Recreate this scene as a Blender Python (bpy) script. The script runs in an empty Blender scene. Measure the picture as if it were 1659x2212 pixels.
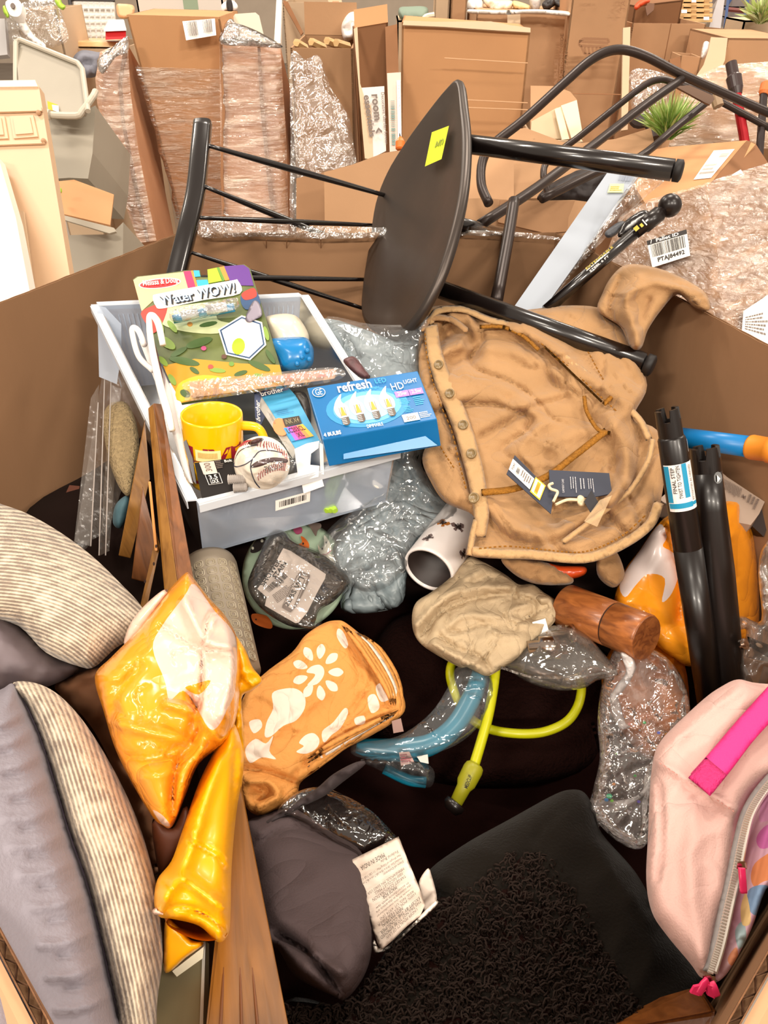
import bpy, bmesh, math, random
import numpy as np
from mathutils import Vector, Matrix, noise
from mathutils.geometry import delaunay_2d_cdt
random.seed(7)
S = bpy.context.scene
COL = S.collection
# ---------------------------------------------------------------- camera
F = 1600.0; CU, CV = 829.5, 1106.0; TH = math.radians(37.0)
CAM = Vector((0, 0, 1.62))
RX = Vector((1, 0, 0)); RU = Vector((0, math.sin(TH), math.cos(TH))); RF = Vector((0, math.cos(TH), -math.sin(TH)))
cd = bpy.data.cameras.new('camera'); cam = bpy.data.objects.new('camera', cd); COL.objects.link(cam)
cam.location = CAM; cam.rotation_euler = (math.pi/2 - TH, 0, 0)
cd.sensor_fit = 'VERTICAL'; cd.sensor_height = 24.0; cd.lens = 24.0*F/2212.0; cd.clip_start = 0.02
S.camera = cam
# ---------------------------------------------------------------- world, lights, exposure
w = bpy.data.worlds.new('warehouse_air'); S.world = w; w.use_nodes = True
w.node_tree.nodes['Background'].inputs[0].default_value = (1.0, 0.83, 0.68, 1)
w.node_tree.nodes['Background'].inputs[1].default_value = 0.50
LAMPS = [(-3.6, -4.5, 340), (0.4, -4.5, 340), (4.4, -4.5, 340), (-2.4, -1.2, 70), (2.2, -1.2, 70), (-3.6, 3.4, 130), (0.4, 3.4, 130), (4.4, 3.4, 130), (-3.6, 8.5, 200), (4.4, 8.5, 200)]
LAMP_Z = 5.6
VS = S.view_settings; VS.view_transform = 'Standard'; VS.look = 'None'; VS.gamma = 1.0; VS.use_curve_mapping = False
VS.exposure = 0.22
S.cycles.max_bounces = 7; S.cycles.transparent_max_bounces = 24; S.cycles.transmission_bounces = 6

# ---------------------------------------------------------------- maths helpers
def P(u, v, d): return CAM + RX*((u-CU)/F*d) + RU*(-(v-CV)/F*d) + RF*d
def ray(u, v): return RX*((u-CU)/F) + RU*(-(v-CV)/F) + RF
def PZ(u, v, z):
    r = ray(u, v); return CAM + r*((z-CAM.z)/r.z)
def hexc(h):
    h = h.lstrip('#'); c = [int(h[i:i+2], 16)/255 for i in (0, 2, 4)]
    return tuple(x/12.92 if x <= .04045 else ((x+.055)/1.055)**2.4 for x in c)+(1,)
def dplane(ctrl):
    if isinstance(ctrl, (int, float)): return lambda u, v: ctrl + 0*u
    A = np.array([[1, u, v] for u, v, d in ctrl], float); b = np.array([1/d for u, v, d in ctrl])
    k, *_ = np.linalg.lstsq(A, b, rcond=None)
    return lambda u, v: 1.0/(k[0]+k[1]*u+k[2]*v)
def crom(pts, n=6, closed=False):
    pts = [np.array(p, float) for p in pts]; N = len(pts); out = []
    rng = range(N) if closed else range(N-1)
    for i in rng:
        p1, p2 = pts[i], pts[(i+1) % N]
        p0 = pts[i-1] if (closed or i > 0) else 2*p1-p2
        p3 = pts[(i+2) % N] if (closed or i+2 < N) else 2*p2-p1
        for k in range(n):
            t = k/n
            out.append(.5*((2*p1)+(-p0+p2)*t+(2*p0-5*p1+4*p2-p3)*t*t+(-p0+3*p1-3*p2+p3)*t**3))
    if not closed: out.append(pts[-1])
    return out
def resample(pts, sp, closed):
    q = [np.array(p, float) for p in pts]
    if closed: q = q+[q[0]]
    out = []
    for a, b in zip(q[:-1], q[1:]):
        L = np.linalg.norm(b-a); n = max(1, int(round(L/sp)))
        for k in range(n): out.append(a+(b-a)*k/n)
    if not closed: out.append(q[-1])
    return out
def segdist(XY, line):
    L = np.array(line, float)[:, :2]; A = L[:-1]; B = L[1:]; D = B-A; LL = (D**2).sum(1)+1e-9
    best = np.full(len(XY), 1e9)
    for a, dd, ll in zip(A, D, LL):
        t = np.clip(((XY-a)@dd)/ll, 0, 1); pr = a+t[:, None]*dd
        best = np.minimum(best, np.hypot(*(XY-pr).T))
    return best
def inside(XY, poly):
    Q = np.array(poly, float)[:, :2]; x, y = XY[:, 0], XY[:, 1]; r = np.zeros(len(XY), bool); j = len(Q)-1
    for i in range(len(Q)):
        xi, yi = Q[i]; xj, yj = Q[j]
        c = ((yi > y) != (yj > y)) & (x < (xj-xi)*(y-yi)/((yj-yi) if abs(yj-yi) > 1e-9 else 1e-9)+xi)
        r ^= c; j = i
    return r

# ---------------------------------------------------------------- object helpers
def tag(o, label=None, cat=None, group=None, kind=None):
    if label: o['label'] = label
    if cat: o['category'] = cat
    if group: o['group'] = group
    if kind: o['kind'] = kind
    return o
def wloc(o):
    l = Vector((0, 0, 0))
    while o is not None: l = l+o.location; o = o.parent
    return l
def thing(name, label, cat, loc, group=None):
    o = bpy.data.objects.new(name, None); COL.objects.link(o); o.location = loc; o.empty_display_size = .05
    return tag(o, label, cat, group)
def obj(name, vf, mats, parent=None, smooth=False, label=None, kind=None, midx=None):
    vs, fs = vf; me = bpy.data.meshes.new(name)
    off = wloc(parent) if parent else sum((Vector(v) for v in vs), Vector())/max(1, len(vs))
    me.from_pydata([tuple(Vector(v)-off) for v in vs], [], [tuple(f) for f in fs])
    if not isinstance(mats, (list, tuple)): mats = [mats]
    for m in mats: me.materials.append(m)
    if midx is not None: me.polygons.foreach_set('material_index', midx)
    if smooth: me.polygons.foreach_set('use_smooth', [True]*len(me.polygons))
    me.update()
    o = bpy.data.objects.new(name, me); COL.objects.link(o)
    if parent: o.parent = parent
    else: o.location = off
    if label: o['label'] = label
    if kind: o['kind'] = kind
    return o
def join(*vfs):
    V = []; Fs = []
    for vs, fs in vfs:
        k = len(V); V += list(vs); Fs += [tuple(i+k for i in f) for f in fs]
    return V, Fs
def hexa(c, bevel=0.0, seg=2):
    """c: 8 corners, 0-3 front loop, 4-7 back loop"""
    fs = [(0, 1, 2, 3), (7, 6, 5, 4), (0, 4, 5, 1), (1, 5, 6, 2), (2, 6, 7, 3), (3, 7, 4, 0)]
    if bevel <= 0: return [Vector(x) for x in c], fs
    bm = bmesh.new(); vs = [bm.verts.new(Vector(x)) for x in c]
    for f in fs: bm.faces.new([vs[i] for i in f])
    bmesh.ops.recalc_face_normals(bm, faces=bm.faces)
    bmesh.ops.bevel(bm, geom=list(bm.edges), offset=bevel, segments=seg, affect='EDGES', profile=.6)
    bm.verts.index_update(); r = ([v.co.copy() for v in bm.verts], [tuple(v.index for v in f.verts) for f in bm.faces]); bm.free(); return r
def boxv(o, ex, ey, ez, bevel=0.0):
    o = Vector(o); ex = Vector(ex); ey = Vector(ey); ez = Vector(ez)
    return hexa([o, o+ex, o+ex+ey, o+ey, o+ez, o+ex+ez, o+ex+ey+ez, o+ey+ez], bevel)
def tube(pts, r, seg=12, n=6, curve=True, caps=True):
    pts = [tuple(p) for p in pts]; rr = r if isinstance(r, (list, tuple)) else [r]*len(pts)
    q = [p+(a,) for p, a in zip(pts, rr)]
    if curve and len(q) > 2: q = [tuple(x) for x in crom(q, n)]
    V = []; Fs = []; N = len(q); prev = None
    for i, p in enumerate(q):
        a = Vector(q[max(0, i-1)][:3]); b = Vector(q[min(N-1, i+1)][:3]); t = (b-a).normalized()
        if prev is None:
            up = Vector((0, 0, 1)) if abs(t.z) < .9 else Vector((1, 0, 0)); s = t.cross(up).normalized()
        else: s = (prev-t*prev.dot(t)).normalized()
        prev = s; c = t.cross(s)
        for k in range(seg):
            an = 2*math.pi*k/seg; V.append(Vector(p[:3])+(s*math.cos(an)+c*math.sin(an))*p[3])
    for i in range(N-1):
        for k in range(seg):
            k2 = (k+1) % seg; Fs.append((i*seg+k, i*seg+k2, (i+1)*seg+k2, (i+1)*seg+k))
    if caps: Fs.append(tuple(range(seg))[::-1]); Fs.append(tuple((N-1)*seg+k for k in range(seg)))
    return V, Fs
def lathe(a, b, prof, seg=32, closed_prof=False):
    a = Vector(a); b = Vector(b); t = (b-a); L = t.length; t.normalize()
    up = Vector((0, 0, 1)) if abs(t.z) < .9 else Vector((1, 0, 0)); s = t.cross(up).normalized(); c = t.cross(s)
    V = []; Fs = []; n = len(prof)
    for x, r in prof:
        for k in range(seg):
            an = 2*math.pi*k/seg; V.append(a+t*(x*L)+(s*math.cos(an)+c*math.sin(an))*max(r, 1e-5))
    for i in range(n if closed_prof else n-1):
        j = (i+1) % n
        for k in range(seg):
            k2 = (k+1) % seg; Fs.append((i*seg+k, i*seg+k2, j*seg+k2, j*seg+k))
    if not closed_prof: Fs.append(tuple(range(seg))[::-1]); Fs.append(tuple((n-1)*seg+k for k in range(seg)))
    return V, Fs
def ball(c, r, seg=24, sc=(1, 1, 1)):
    V = []; Fs = []; h = seg//2; c = Vector(c)
    for i in range(h+1):
        ph = math.pi*i/h
        for k in range(seg):
            an = 2*math.pi*k/seg
            V.append(c+Vector((math.sin(ph)*math.cos(an)*sc[0], math.sin(ph)*math.sin(an)*sc[1], math.cos(ph)*sc[2]))*r)
    for i in range(h):
        for k in range(seg):
            k2 = (k+1) % seg; Fs.append((i*seg+k, (i+1)*seg+k, (i+1)*seg+k2, i*seg+k2))
    return V, Fs
def triang(poly, prints=(), sp=12, pad=.55, jitter=.25):
    """poly: dense closed outline. returns XY array, tris, print index per tri"""
    pts = [tuple(p) for p in poly]; n = len(pts); loops = []
    A = np.array(pts)
    x0, y0 = A.min(0); x1, y1 = A.max(0)
    allv = list(pts); edges = [(i, (i+1) % n) for i in range(n)]
    keep = [A]
    for pr in prints:
        q = resample(crom(pr, 4, True), sp*.8, True); k = len(allv)
        allv += [tuple(p[:2]) for p in q]; edges += [(k+i, k+(i+1) % len(q)) for i in range(len(q))]; loops.append(q)
    rng = random.Random(3); gx = []
    yy = y0; row = 0
    while yy < y1:
        xx = x0+(sp*.5 if row % 2 else 0)
        while xx < x1: gx.append((xx+rng.uniform(-jitter, jitter)*sp, yy+rng.uniform(-jitter, jitter)*sp)); xx += sp
        yy += sp*.87; row += 1
    G = np.array(gx) if gx else np.zeros((0, 2))
    if len(G):
        G = G[inside(G, pts)]; c = pts+[pts[0]]
        if len(G): G = G[segdist(G, c) > sp*pad]
        for q in loops:
            if len(G): G = G[segdist(G, [tuple(x[:2]) for x in q]+[tuple(q[0][:2])]) > sp*.3]
        allv += [tuple(g) for g in G]
    vs, es, fs, *_ = delaunay_2d_cdt([Vector(p) for p in allv], edges, [tuple(range(n))], 1, 1e-4)
    XY = np.array([tuple(v) for v in vs]); T = [tuple(f) for f in fs]
    cen = np.array([XY[list(t)].mean(0) for t in T]); ins = inside(cen, pts)
    T = [t for t, k in zip(T, ins) if k]; cen = cen[ins]; idx = np.zeros(len(T), int)
    for i, q in enumerate(loops): idx[inside(cen, q)] = i+1
    return XY, T, idx
def soft(name, poly, dep, mats, parent=None, thick=.03, bulge=.02, edge=30, folds=(), wr=(), sp=12, prints=(), pm=None,
         curve=True, single=False, seed=0, smooth=True, label=None, dfun=None, kind=None, prof_pow=1.0, stripe=None):
    """cushion-like closed mesh whose outline follows poly (pixels) at real depths; wr: list of (amp m, wavelength px, mode)"""
    out = crom(poly, 5, True) if curve else poly
    out = resample(out, sp, True)
    o2 = [out[0]]
    for p in out[1:]:
        if np.linalg.norm(p-o2[-1]) > sp*.45: o2.append(p)
    if np.linalg.norm(o2[-1]-o2[0]) < sp*.45: o2.pop()
    XY, T, idx = triang(o2, prints, sp)
    df = dplane(dep); d0 = df(XY[:, 0], XY[:, 1]); d0 = np.array(d0)*np.ones(len(XY))
    e = segdist(XY, [tuple(p) for p in o2]+[tuple(o2[0])])
    x = np.clip(e/edge, 0, 1); pf = np.sqrt(np.clip(1-(1-x)**2, 0, 1))**prof_pow
    dis = bulge*pf
    fo = np.zeros(len(XY))
    for f in folds:
        ln, h, wd = f[:3]
        ln2 = crom(ln, 5) if len(ln) > 2 else ln
        dd = segdist(XY, ln2)
        if len(f) > 3 and f[3] == 's': fo += h*np.exp(-dd/wd)
        else: fo += h*np.exp(-(dd/wd)**2)
    for amp, wl, *m in wr:
        mode = m[0] if m else 'n'; st = m[1] if len(m) > 1 else (1, 1, 0)
        ca, sa = math.cos(math.radians(st[2])), math.sin(math.radians(st[2]))
        for i, (a, b) in enumerate(XY):
            a, b = (a*ca+b*sa)/(wl*st[0]), (-a*sa+b*ca)/(wl*st[1])
            nv = noise.noise(Vector((a, b, seed*7.3+amp*91)))
            if mode == 'r': nv = 1-abs(nv)*2.6
            elif mode == 'c':
                wx = noise.noise(Vector((a*.6, b*.6, seed+3.1))); wy = noise.noise(Vector((a*.6, b*.6, seed+9.7)))
                n1 = noise.noise(Vector((a+wx, b+wy, seed*5.1+amp*37))); mk = min(1, max(0, noise.noise(Vector((a*.5, b*.5, seed+20)))*2+.55))
                nv = (-math.exp(-abs(n1)/.045)+.55*math.exp(-abs(n1-.13)/.10)+n1*.8)*mk
            fo[i] += amp*nv
    fr = d0-dis-fo*np.minimum(1, pf*1.2)
    V = [P(a, b, d) for (a, b), d in zip(XY, fr)]
    Fs = []
    for t in T:
        a, b, c = (V[i] for i in t)
        nrm = (b-a).cross(c-a)
        Fs.append(t if nrm.dot(CAM-a) > 0 else t[::-1])
    mi = [int((pm[i-1] if pm else i) if i else 0) for i in idx]
    if not single:
        cnt = {}
        for t in T:
            for k in range(3):
                ed = tuple(sorted((t[k], t[(k+1) % 3]))); cnt[ed] = cnt.get(ed, 0)+1
        bd = set(i for ed, c in cnt.items() if c == 1 for i in ed)
        mp = {}; bk = d0+thick*pf-fo*.5*np.minimum(1, pf)
        bk = np.maximum(bk, fr+.0012)
        for i in range(len(XY)):
            if i in bd: mp[i] = i
            else: mp[i] = len(V); V.append(P(XY[i, 0], XY[i, 1], bk[i]))
        nf = len(Fs)
        Fs += [tuple(mp[i] for i in f[::-1]) for f in Fs[:nf]]
        mi = mi+[0]*nf if pm is None and not prints else mi+mi
    used = sorted(set(i for f in Fs for i in f)); rm = {o: n for n, o in enumerate(used)}
    SV = None
    if stripe is not None:
        sv_ = stripe(XY); full = np.zeros(len(V)); full[:len(XY)] = sv_
        if not single:
            for i in range(len(XY)): full[mp[i]] = sv_[i]
        SV = full[used]
    V = [V[i] for i in used]; Fs = [tuple(rm[i] for i in f) for f in Fs]
    o = obj(name, (V, Fs), mats, parent, smooth, label, kind, mi)
    if SV is not None:
        at = o.data.attributes.new('stripe', 'FLOAT', 'POINT'); at.data.foreach_set('value', SV.astype(np.float32))
    return o
def slab_vf(poly, dep, thick, curve=False, lift=0.0):
    poly = crom(poly, 4, True) if curve else [np.array(p, float) for p in poly]
    df = dplane(dep); F1 = [P(p[0], p[1], float(df(p[0], p[1]))) for p in poly]
    n = Vector((0, 0, 0))
    for i in range(len(F1)): n += (F1[i]-F1[0]).cross(F1[(i+1) % len(F1)]-F1[0])
    n.normalize()
    if n.dot(CAM-F1[0]) < 0: n = -n
    F1 = [p+n*lift for p in F1]; B1 = [p-n*thick for p in F1]; k = len(F1)
    vs, es, fs, *_ = delaunay_2d_cdt([Vector(p[:2]) for p in poly], [], [tuple(range(k))], 1, 1e-4)
    if len(vs) != k: fs = [tuple(range(k))]
    fr = []
    for f in fs:
        f = tuple(f); nn = (F1[f[1]]-F1[f[0]]).cross(F1[f[2]]-F1[f[0]])
        fr.append(f if nn.dot(n) > 0 else f[::-1])
    Fs = fr+[tuple(i+k for i in f[::-1]) for f in fr]
    for i in range(k):
        j = (i+1) % k; Fs.append((i, i+k, j+k, j))
    return F1+B1, Fs
def slab(name, poly, dep, thick, mat, parent=None, curve=False, lift=0.0, label=None, smooth=False):
    return obj(name, slab_vf(poly, dep, thick, curve, lift), mat, parent, smooth, label)

class Quad:
    """a face: corners TL, TR, BR, BL in world space"""
    def __init__(s, c): s.c = [Vector(x) for x in c]; s.n = (s.c[1]-s.c[0]).cross(s.c[3]-s.c[0]).normalized(); s.n = s.n if s.n.dot(CAM-s.c[0]) > 0 else -s.n
    def at(s, a, b, off=0.0):
        t = s.c[0].lerp(s.c[1], a); u = s.c[3].lerp(s.c[2], a); return t.lerp(u, b)+s.n*off
def Qpx(px, dep):
    df = dplane(dep) if not callable(dep) else dep
    return Quad([P(u, v, float(df(u, v))) for u, v in px])
_tc = {}
def text_geo(s, bold=0.0):
    k = (s, bold)
    if k in _tc: return _tc[k]
    c = bpy.data.curves.new('t', 'FONT'); c.body = s; c.resolution_u = 2; c.offset = bold
    o = bpy.data.objects.new('t', c); COL.objects.link(o)
    dg = bpy.context.evaluated_depsgraph_get(); me = o.evaluated_get(dg).to_mesh()
    V = np.array([tuple(v.co)[:2] for v in me.vertices]) if len(me.vertices) else np.zeros((1, 2)); Fs = [tuple(p.vertices) for p in me.polygons]
    o.evaluated_get(dg).to_mesh_clear(); bpy.data.objects.remove(o); bpy.data.curves.remove(c)
    mn = V.min(0); mx = V.max(0); V = (V-mn)/np.maximum(mx-mn, 1e-6)
    _tc[k] = (V, Fs); return _tc[k]
def text(q, s, a0, b0, a1, b1, mat, parent, rot=0, bold=0.012, off=.0006, shear=0.0, name='lettering'):
    V, Fs = text_geo(s, bold); out = []
    for x, y in V:
        x += shear*(y-.5)
        if rot == 0: a, b = x, 1-y
        elif rot == 90: a, b = 1-y, 1-x    # reads upward rotated
        elif rot == 180: a, b = 1-x, y
        else: a, b = y, x
        if rot == 90: a, b = 1-y, 1-x
        if rot == 270: a, b = y, x
        out.append(q.at(a0+(a1-a0)*a, b0+(b1-b0)*b, off))

    return obj(name, (out, Fs), mat, parent)
def mark(q, poly, mat, parent, off=.0005, name='printed_mark', curve=False):
    pts = crom(poly, 4, True) if curve else poly
    vs, es, fs, *_ = delaunay_2d_cdt([Vector((p[0], p[1])) for p in pts], [], [tuple(range(len(pts)))], 1, 1e-6)
    fs = [tuple(f) for f in fs]
    return obj(name, ([q.at(v[0], v[1], off) for v in vs], fs), mat, parent)
def marks(q, rects, mat, parent, off=.0006, name='printed_mark'):
    V = []; Fs = []
    for a0, b0, a1, b1 in rects:
        k = len(V); V += [q.at(a0, b0, off), q.at(a1, b0, off), q.at(a1, b1, off), q.at(a0, b1, off)]; Fs.append((k, k+1, k+2, k+3))
    return obj(name, (V, Fs), mat, parent)
def ell(cx, cy, rx, ry, n=20, rot=0.0):
    c, s = math.cos(rot), math.sin(rot)
    return [(cx+rx*math.cos(t)*c-ry*math.sin(t)*s, cy+rx*math.cos(t)*s+ry*math.sin(t)*c) for t in [2*math.pi*k/n for k in range(n)]]
def barcode(q, a0, b0, a1, b1, mat, parent, n=24, off=.0008, vert=True, seed=1):
    r = random.Random(seed); L = []; x = 0
    while x < 1:
        wd = r.choice([.012, .02, .03])*28/n; g = r.choice([.012, .02, .03])*28/n
        if x+wd > 1: break
        L.append((a0+(a1-a0)*x, b0, a0+(a1-a0)*(x+wd), b1) if vert else (a0, b0+(b1-b0)*x, a1, b0+(b1-b0)*(x+wd))); x += wd+g
    return marks(q, L, mat, parent, off, 'barcode')
def lines(q, a0, b0, a1, b1, n, mat, parent, vert=False, off=.0007, seed=1, fill=.5):
    """fine print too small to read"""
    r = random.Random(seed); L = []
    for i in range(n):
        t = i/n; x = 0; end = r.uniform(.7, 1)
        while x < end:
            wd = r.uniform(.04, .13); x2 = min(end, x+wd)
            if vert: L.append((a0+(a1-a0)*t, b0+(b1-b0)*x, a0+(a1-a0)*(t+fill/n), b0+(b1-b0)*x2))
            else: L.append((a0+(a1-a0)*x, b0+(b1-b0)*t, a0+(a1-a0)*x2, b0+(b1-b0)*(t+fill/n)))
            x = x2+.02
    return marks(q, L, mat, parent, off, 'fine_print')

# ---------------------------------------------------------------- materials
_m = {}
def N(nt, t, **k):
    n = nt.nodes.new(t)
    for a, b in k.items():
        if a in n.inputs.keys(): n.inputs[a].default_value = b
        else: setattr(n, a, b)
    return n
def mat(name, col, rough=.6, metal=0.0, bump=0.0, bscale=200.0, var=0.0, vscale=6.0, spec=.5, sheen=0.0, coat=0.0, trans=0.0, alpha=1.0,
        stretch=(1, 1, 1), col2=None, sss=0.0, vdetail=3, bdetail=3, bdist=.002, wrk=None):
    if name in _m: return _m[name]
    m = bpy.data.materials.new(name); _m[name] = m; m.use_nodes = True; nt = m.node_tree; b = nt.nodes['Principled BSDF']
    c = hexc(col) if isinstance(col, str) else col
    b.inputs['Base Color'].default_value = c; b.inputs['Roughness'].default_value = rough; b.inputs['Metallic'].default_value = metal
    b.inputs['Specular IOR Level'].default_value = spec; b.inputs['Coat Weight'].default_value = coat; b.inputs['Coat Roughness'].default_value = .1
    if sheen: b.inputs['Sheen Weight'].default_value = sheen; b.inputs['Sheen Roughness'].default_value = .4
    if trans: b.inputs['Transmission Weight'].default_value = trans
    if alpha < 1: b.inputs['Alpha'].default_value = alpha
    if sss: b.inputs['Subsurface Weight'].default_value = sss; b.inputs['Subsurface Radius'].default_value = (.01, .006, .003); b.inputs['Subsurface Scale'].default_value = 1.0
    if bump or var or wrk:
        tc = N(nt, 'ShaderNodeTexCoord'); mp = N(nt, 'ShaderNodeMapping'); mp.inputs['Scale'].default_value = stretch
        nt.links.new(tc.outputs['Object'], mp.inputs[0])
    if var:
        nz = N(nt, 'ShaderNodeTexNoise', Scale=vscale, Detail=vdetail); nt.links.new(mp.outputs[0], nz.inputs['Vector'])
        rp = N(nt, 'ShaderNodeValToRGB'); c2 = hexc(col2) if col2 else tuple(x*(1-var) for x in c[:3])+(1,)
        rp.color_ramp.elements[0].position = .32; rp.color_ramp.elements[1].position = .68
        rp.color_ramp.elements[0].color = c2; rp.color_ramp.elements[1].color = c
        nt.links.new(nz.outputs[0], rp.inputs[0]); nt.links.new(rp.outputs[0], b.inputs['Base Color'])
    if bump:
        nz = N(nt, 'ShaderNodeTexNoise', Scale=bscale, Detail=bdetail); nt.links.new(mp.outputs[0], nz.inputs['Vector'])
        bp = N(nt, 'ShaderNodeBump', Strength=bump, Distance=bdist); nt.links.new(nz.outputs[0], bp.inputs['Height']); nt.links.new(bp.outputs[0], b.inputs['Normal'])
    if wrk:   # cloth / film creases: sharp lines where warped noise crosses its middle value
        sc, ds, st = wrk; last = None
        for s_, k_ in ((sc, 1.0), (sc*2.3, .55)):
            nz = N(nt, 'ShaderNodeTexNoise', Scale=s_, Detail=1.5, Distortion=1.3); nt.links.new(mp.outputs[0], nz.inputs['Vector'])
            a1 = N(nt, 'ShaderNodeMath', operation='SUBTRACT'); a1.inputs[1].default_value = .5; nt.links.new(nz.outputs[0], a1.inputs[0])
            a2 = N(nt, 'ShaderNodeMath', operation='ABSOLUTE'); nt.links.new(a1.outputs[0], a2.inputs[0])
            a3 = N(nt, 'ShaderNodeMath', operation='POWER'); a3.inputs[1].default_value = .6; nt.links.new(a2.outputs[0], a3.inputs[0])
            b2 = N(nt, 'ShaderNodeBump', Strength=st*k_, Distance=ds*k_); nt.links.new(a3.outputs[0], b2.inputs['Height'])
            if last is not None: nt.links.new(last, b2.inputs['Normal'])
            last = b2.outputs[0]
        if bump: nt.links.new(last, bp.inputs['Normal'])
        else: nt.links.new(last, b.inputs['Normal'])
    return m
def wood(name, c1, c2, stretch=(3, 3, 40), scale=3.0, rough=.38, axis=None):
    if name in _m: return _m[name]
    m = mat(name, c1, rough, coat=.15); nt = m.node_tree; b = nt.nodes['Principled BSDF']
    tc = N(nt, 'ShaderNodeTexCoord'); mp = N(nt, 'ShaderNodeMapping'); vec = tc.outputs['Object']
    if axis is not None:  # rotate so that grain runs along axis
        q = Vector(axis).normalized().rotation_difference(Vector((0, 0, 1))); mr = N(nt, 'ShaderNodeMapping'); mr.inputs['Rotation'].default_value = q.to_euler()
        nt.links.new(vec, mr.inputs[0]); vec = mr.outputs[0]
    mp.inputs['Scale'].default_value = stretch; nt.links.new(vec, mp.inputs[0])
    nz = N(nt, 'ShaderNodeTexNoise', Scale=scale, Detail=6, Distortion=1.2); nt.links.new(mp.outputs[0], nz.inputs['Vector'])
    rp = N(nt, 'ShaderNodeValToRGB'); rp.color_ramp.elements[0].position = .3; rp.color_ramp.elements[1].position = .7
    rp.color_ramp.elements[0].color = hexc(c2); rp.color_ramp.elements[1].color = hexc(c1)
    nt.links.new(nz.outputs[0], rp.inputs[0]); nt.links.new(rp.outputs[0], b.inputs['Base Color'])
    bp = N(nt, 'ShaderNodeBump', Strength=.25, Distance=.001); nt.links.new(nz.outputs[0], bp.inputs['Height']); nt.links.new(bp.outputs[0], b.inputs['Normal'])
    return m
def film(name, tint='#f4efe8', body=.10, gloss=.35, rough=.12, bscale=30, bump=.6, stretch=(1, 1, 1), dist=.01, glint_streak=0.0):
    """clear plastic film: mostly see-through, a little milky, crumpled gloss"""
    if name in _m: return _m[name]
    m = bpy.data.materials.new(name); _m[name] = m; m.use_nodes = True; nt = m.node_tree; nt.nodes.clear()
    out = N(nt, 'ShaderNodeOutputMaterial'); tr = N(nt, 'ShaderNodeBsdfTransparent'); df = N(nt, 'ShaderNodeBsdfDiffuse'); gl = N(nt, 'ShaderNodeBsdfGlossy')
    tr.inputs[0].default_value = (1, 1, 1, 1); df.inputs[0].default_value = hexc(tint); gl.inputs[0].default_value = (1, 1, 1, 1); gl.inputs['Roughness'].default_value = rough
    tc = N(nt, 'ShaderNodeTexCoord'); mp = N(nt, 'ShaderNodeMapping'); mp.inputs['Scale'].default_value = stretch; nt.links.new(tc.outputs['Object'], mp.inputs[0])
    nz = N(nt, 'ShaderNodeTexNoise', Scale=bscale, Detail=4, Distortion=.6); nt.links.new(mp.outputs[0], nz.inputs['Vector'])
    bp = N(nt, 'ShaderNodeBump', Strength=bump, Distance=dist); nt.links.new(nz.outputs[0], bp.inputs['Height'])
    nt.links.new(bp.outputs[0], gl.inputs['Normal']); nt.links.new(bp.outputs[0], df.inputs['Normal'])
    m1 = N(nt, 'ShaderNodeMixShader'); m1.inputs[0].default_value = body; nt.links.new(tr.outputs[0], m1.inputs[1]); nt.links.new(df.outputs[0], m1.inputs[2])
    if glint_streak:  # whitish wrap highlights painted in as diffuse streaks
        n2 = N(nt, 'ShaderNodeTexNoise', Scale=bscale*.45, Detail=5); nt.links.new(mp.outputs[0], n2.inputs['Vector'])
        r2 = N(nt, 'ShaderNodeMapRange'); r2.inputs[1].default_value = .45; r2.inputs[2].default_value = .75; r2.inputs[3].default_value = body; r2.inputs[4].default_value = body+glint_streak
        nt.links.new(n2.outputs[0], r2.inputs[0]); nt.links.new(r2.outputs[0], m1.inputs[0])
    fr = N(nt, 'ShaderNodeLayerWeight', Blend=.35); mr = N(nt, 'ShaderNodeMapRange'); mr.inputs[3].default_value = gloss*.06; mr.inputs[4].default_value = gloss*1.0
    nt.links.new(fr.outputs['Fresnel'], mr.inputs[0])
    m2 = N(nt, 'ShaderNodeMixShader'); nt.links.new(mr.outputs[0], m2.inputs[0]); nt.links.new(m1.outputs[0], m2.inputs[1]); nt.links.new(gl.outputs[0], m2.inputs[2])
    nt.links.new(m2.outputs[0], out.inputs[0])
    return m
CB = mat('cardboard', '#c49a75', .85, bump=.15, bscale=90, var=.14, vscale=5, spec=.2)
CB2 = mat('cardboard_warm', '#c8966a', .82, bump=.15, bscale=90, var=.12, vscale=4, spec=.2)
CB3 = mat('cardboard_dull', '#ad8765', .88, bump=.15, bscale=90, var=.15, vscale=4, spec=.15)
CBL = mat('cardboard_pale', '#cdb395', .85, bump=.1, bscale=80, var=.08, spec=.2)
CBD = mat('cardboard_dark', '#8f6546', .85, bump=.1, bscale=80, var=.12, spec=.2)
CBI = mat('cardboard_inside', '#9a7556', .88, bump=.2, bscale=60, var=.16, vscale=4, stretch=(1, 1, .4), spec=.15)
CBE = mat('cardboard_cut_edge', '#7a5233', .95, bump=1.0, bscale=260, var=.4, vscale=180)
WHT = mat('white_print', '#f3efe8', .5)
BLK = mat('black_print', '#17100e', .5)
GRY = mat('grey_print', '#6e6058', .6)
INK = mat('brown_ink', '#7d5636', .8)
RED = mat('red_print', '#c4161c', .45)

# ================================================================= SETTING
FLR = mat('concrete', '#8d8378', .7, bump=.2, bscale=20, var=.2, vscale=3)
WAL = mat('warehouse_wall', '#cbbba8', .8, var=.06)
o = obj('floor', boxv((-14, -4, -.1), (28, 0, 0), (0, 24, 0), (0, 0, .1)), FLR); tag(o, kind='structure')
o = obj('wall_back', boxv((-14, 16, 0), (28, 0, 0), (0, .2, 0), (0, 0, 7)), WAL); tag(o, kind='structure')
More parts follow.
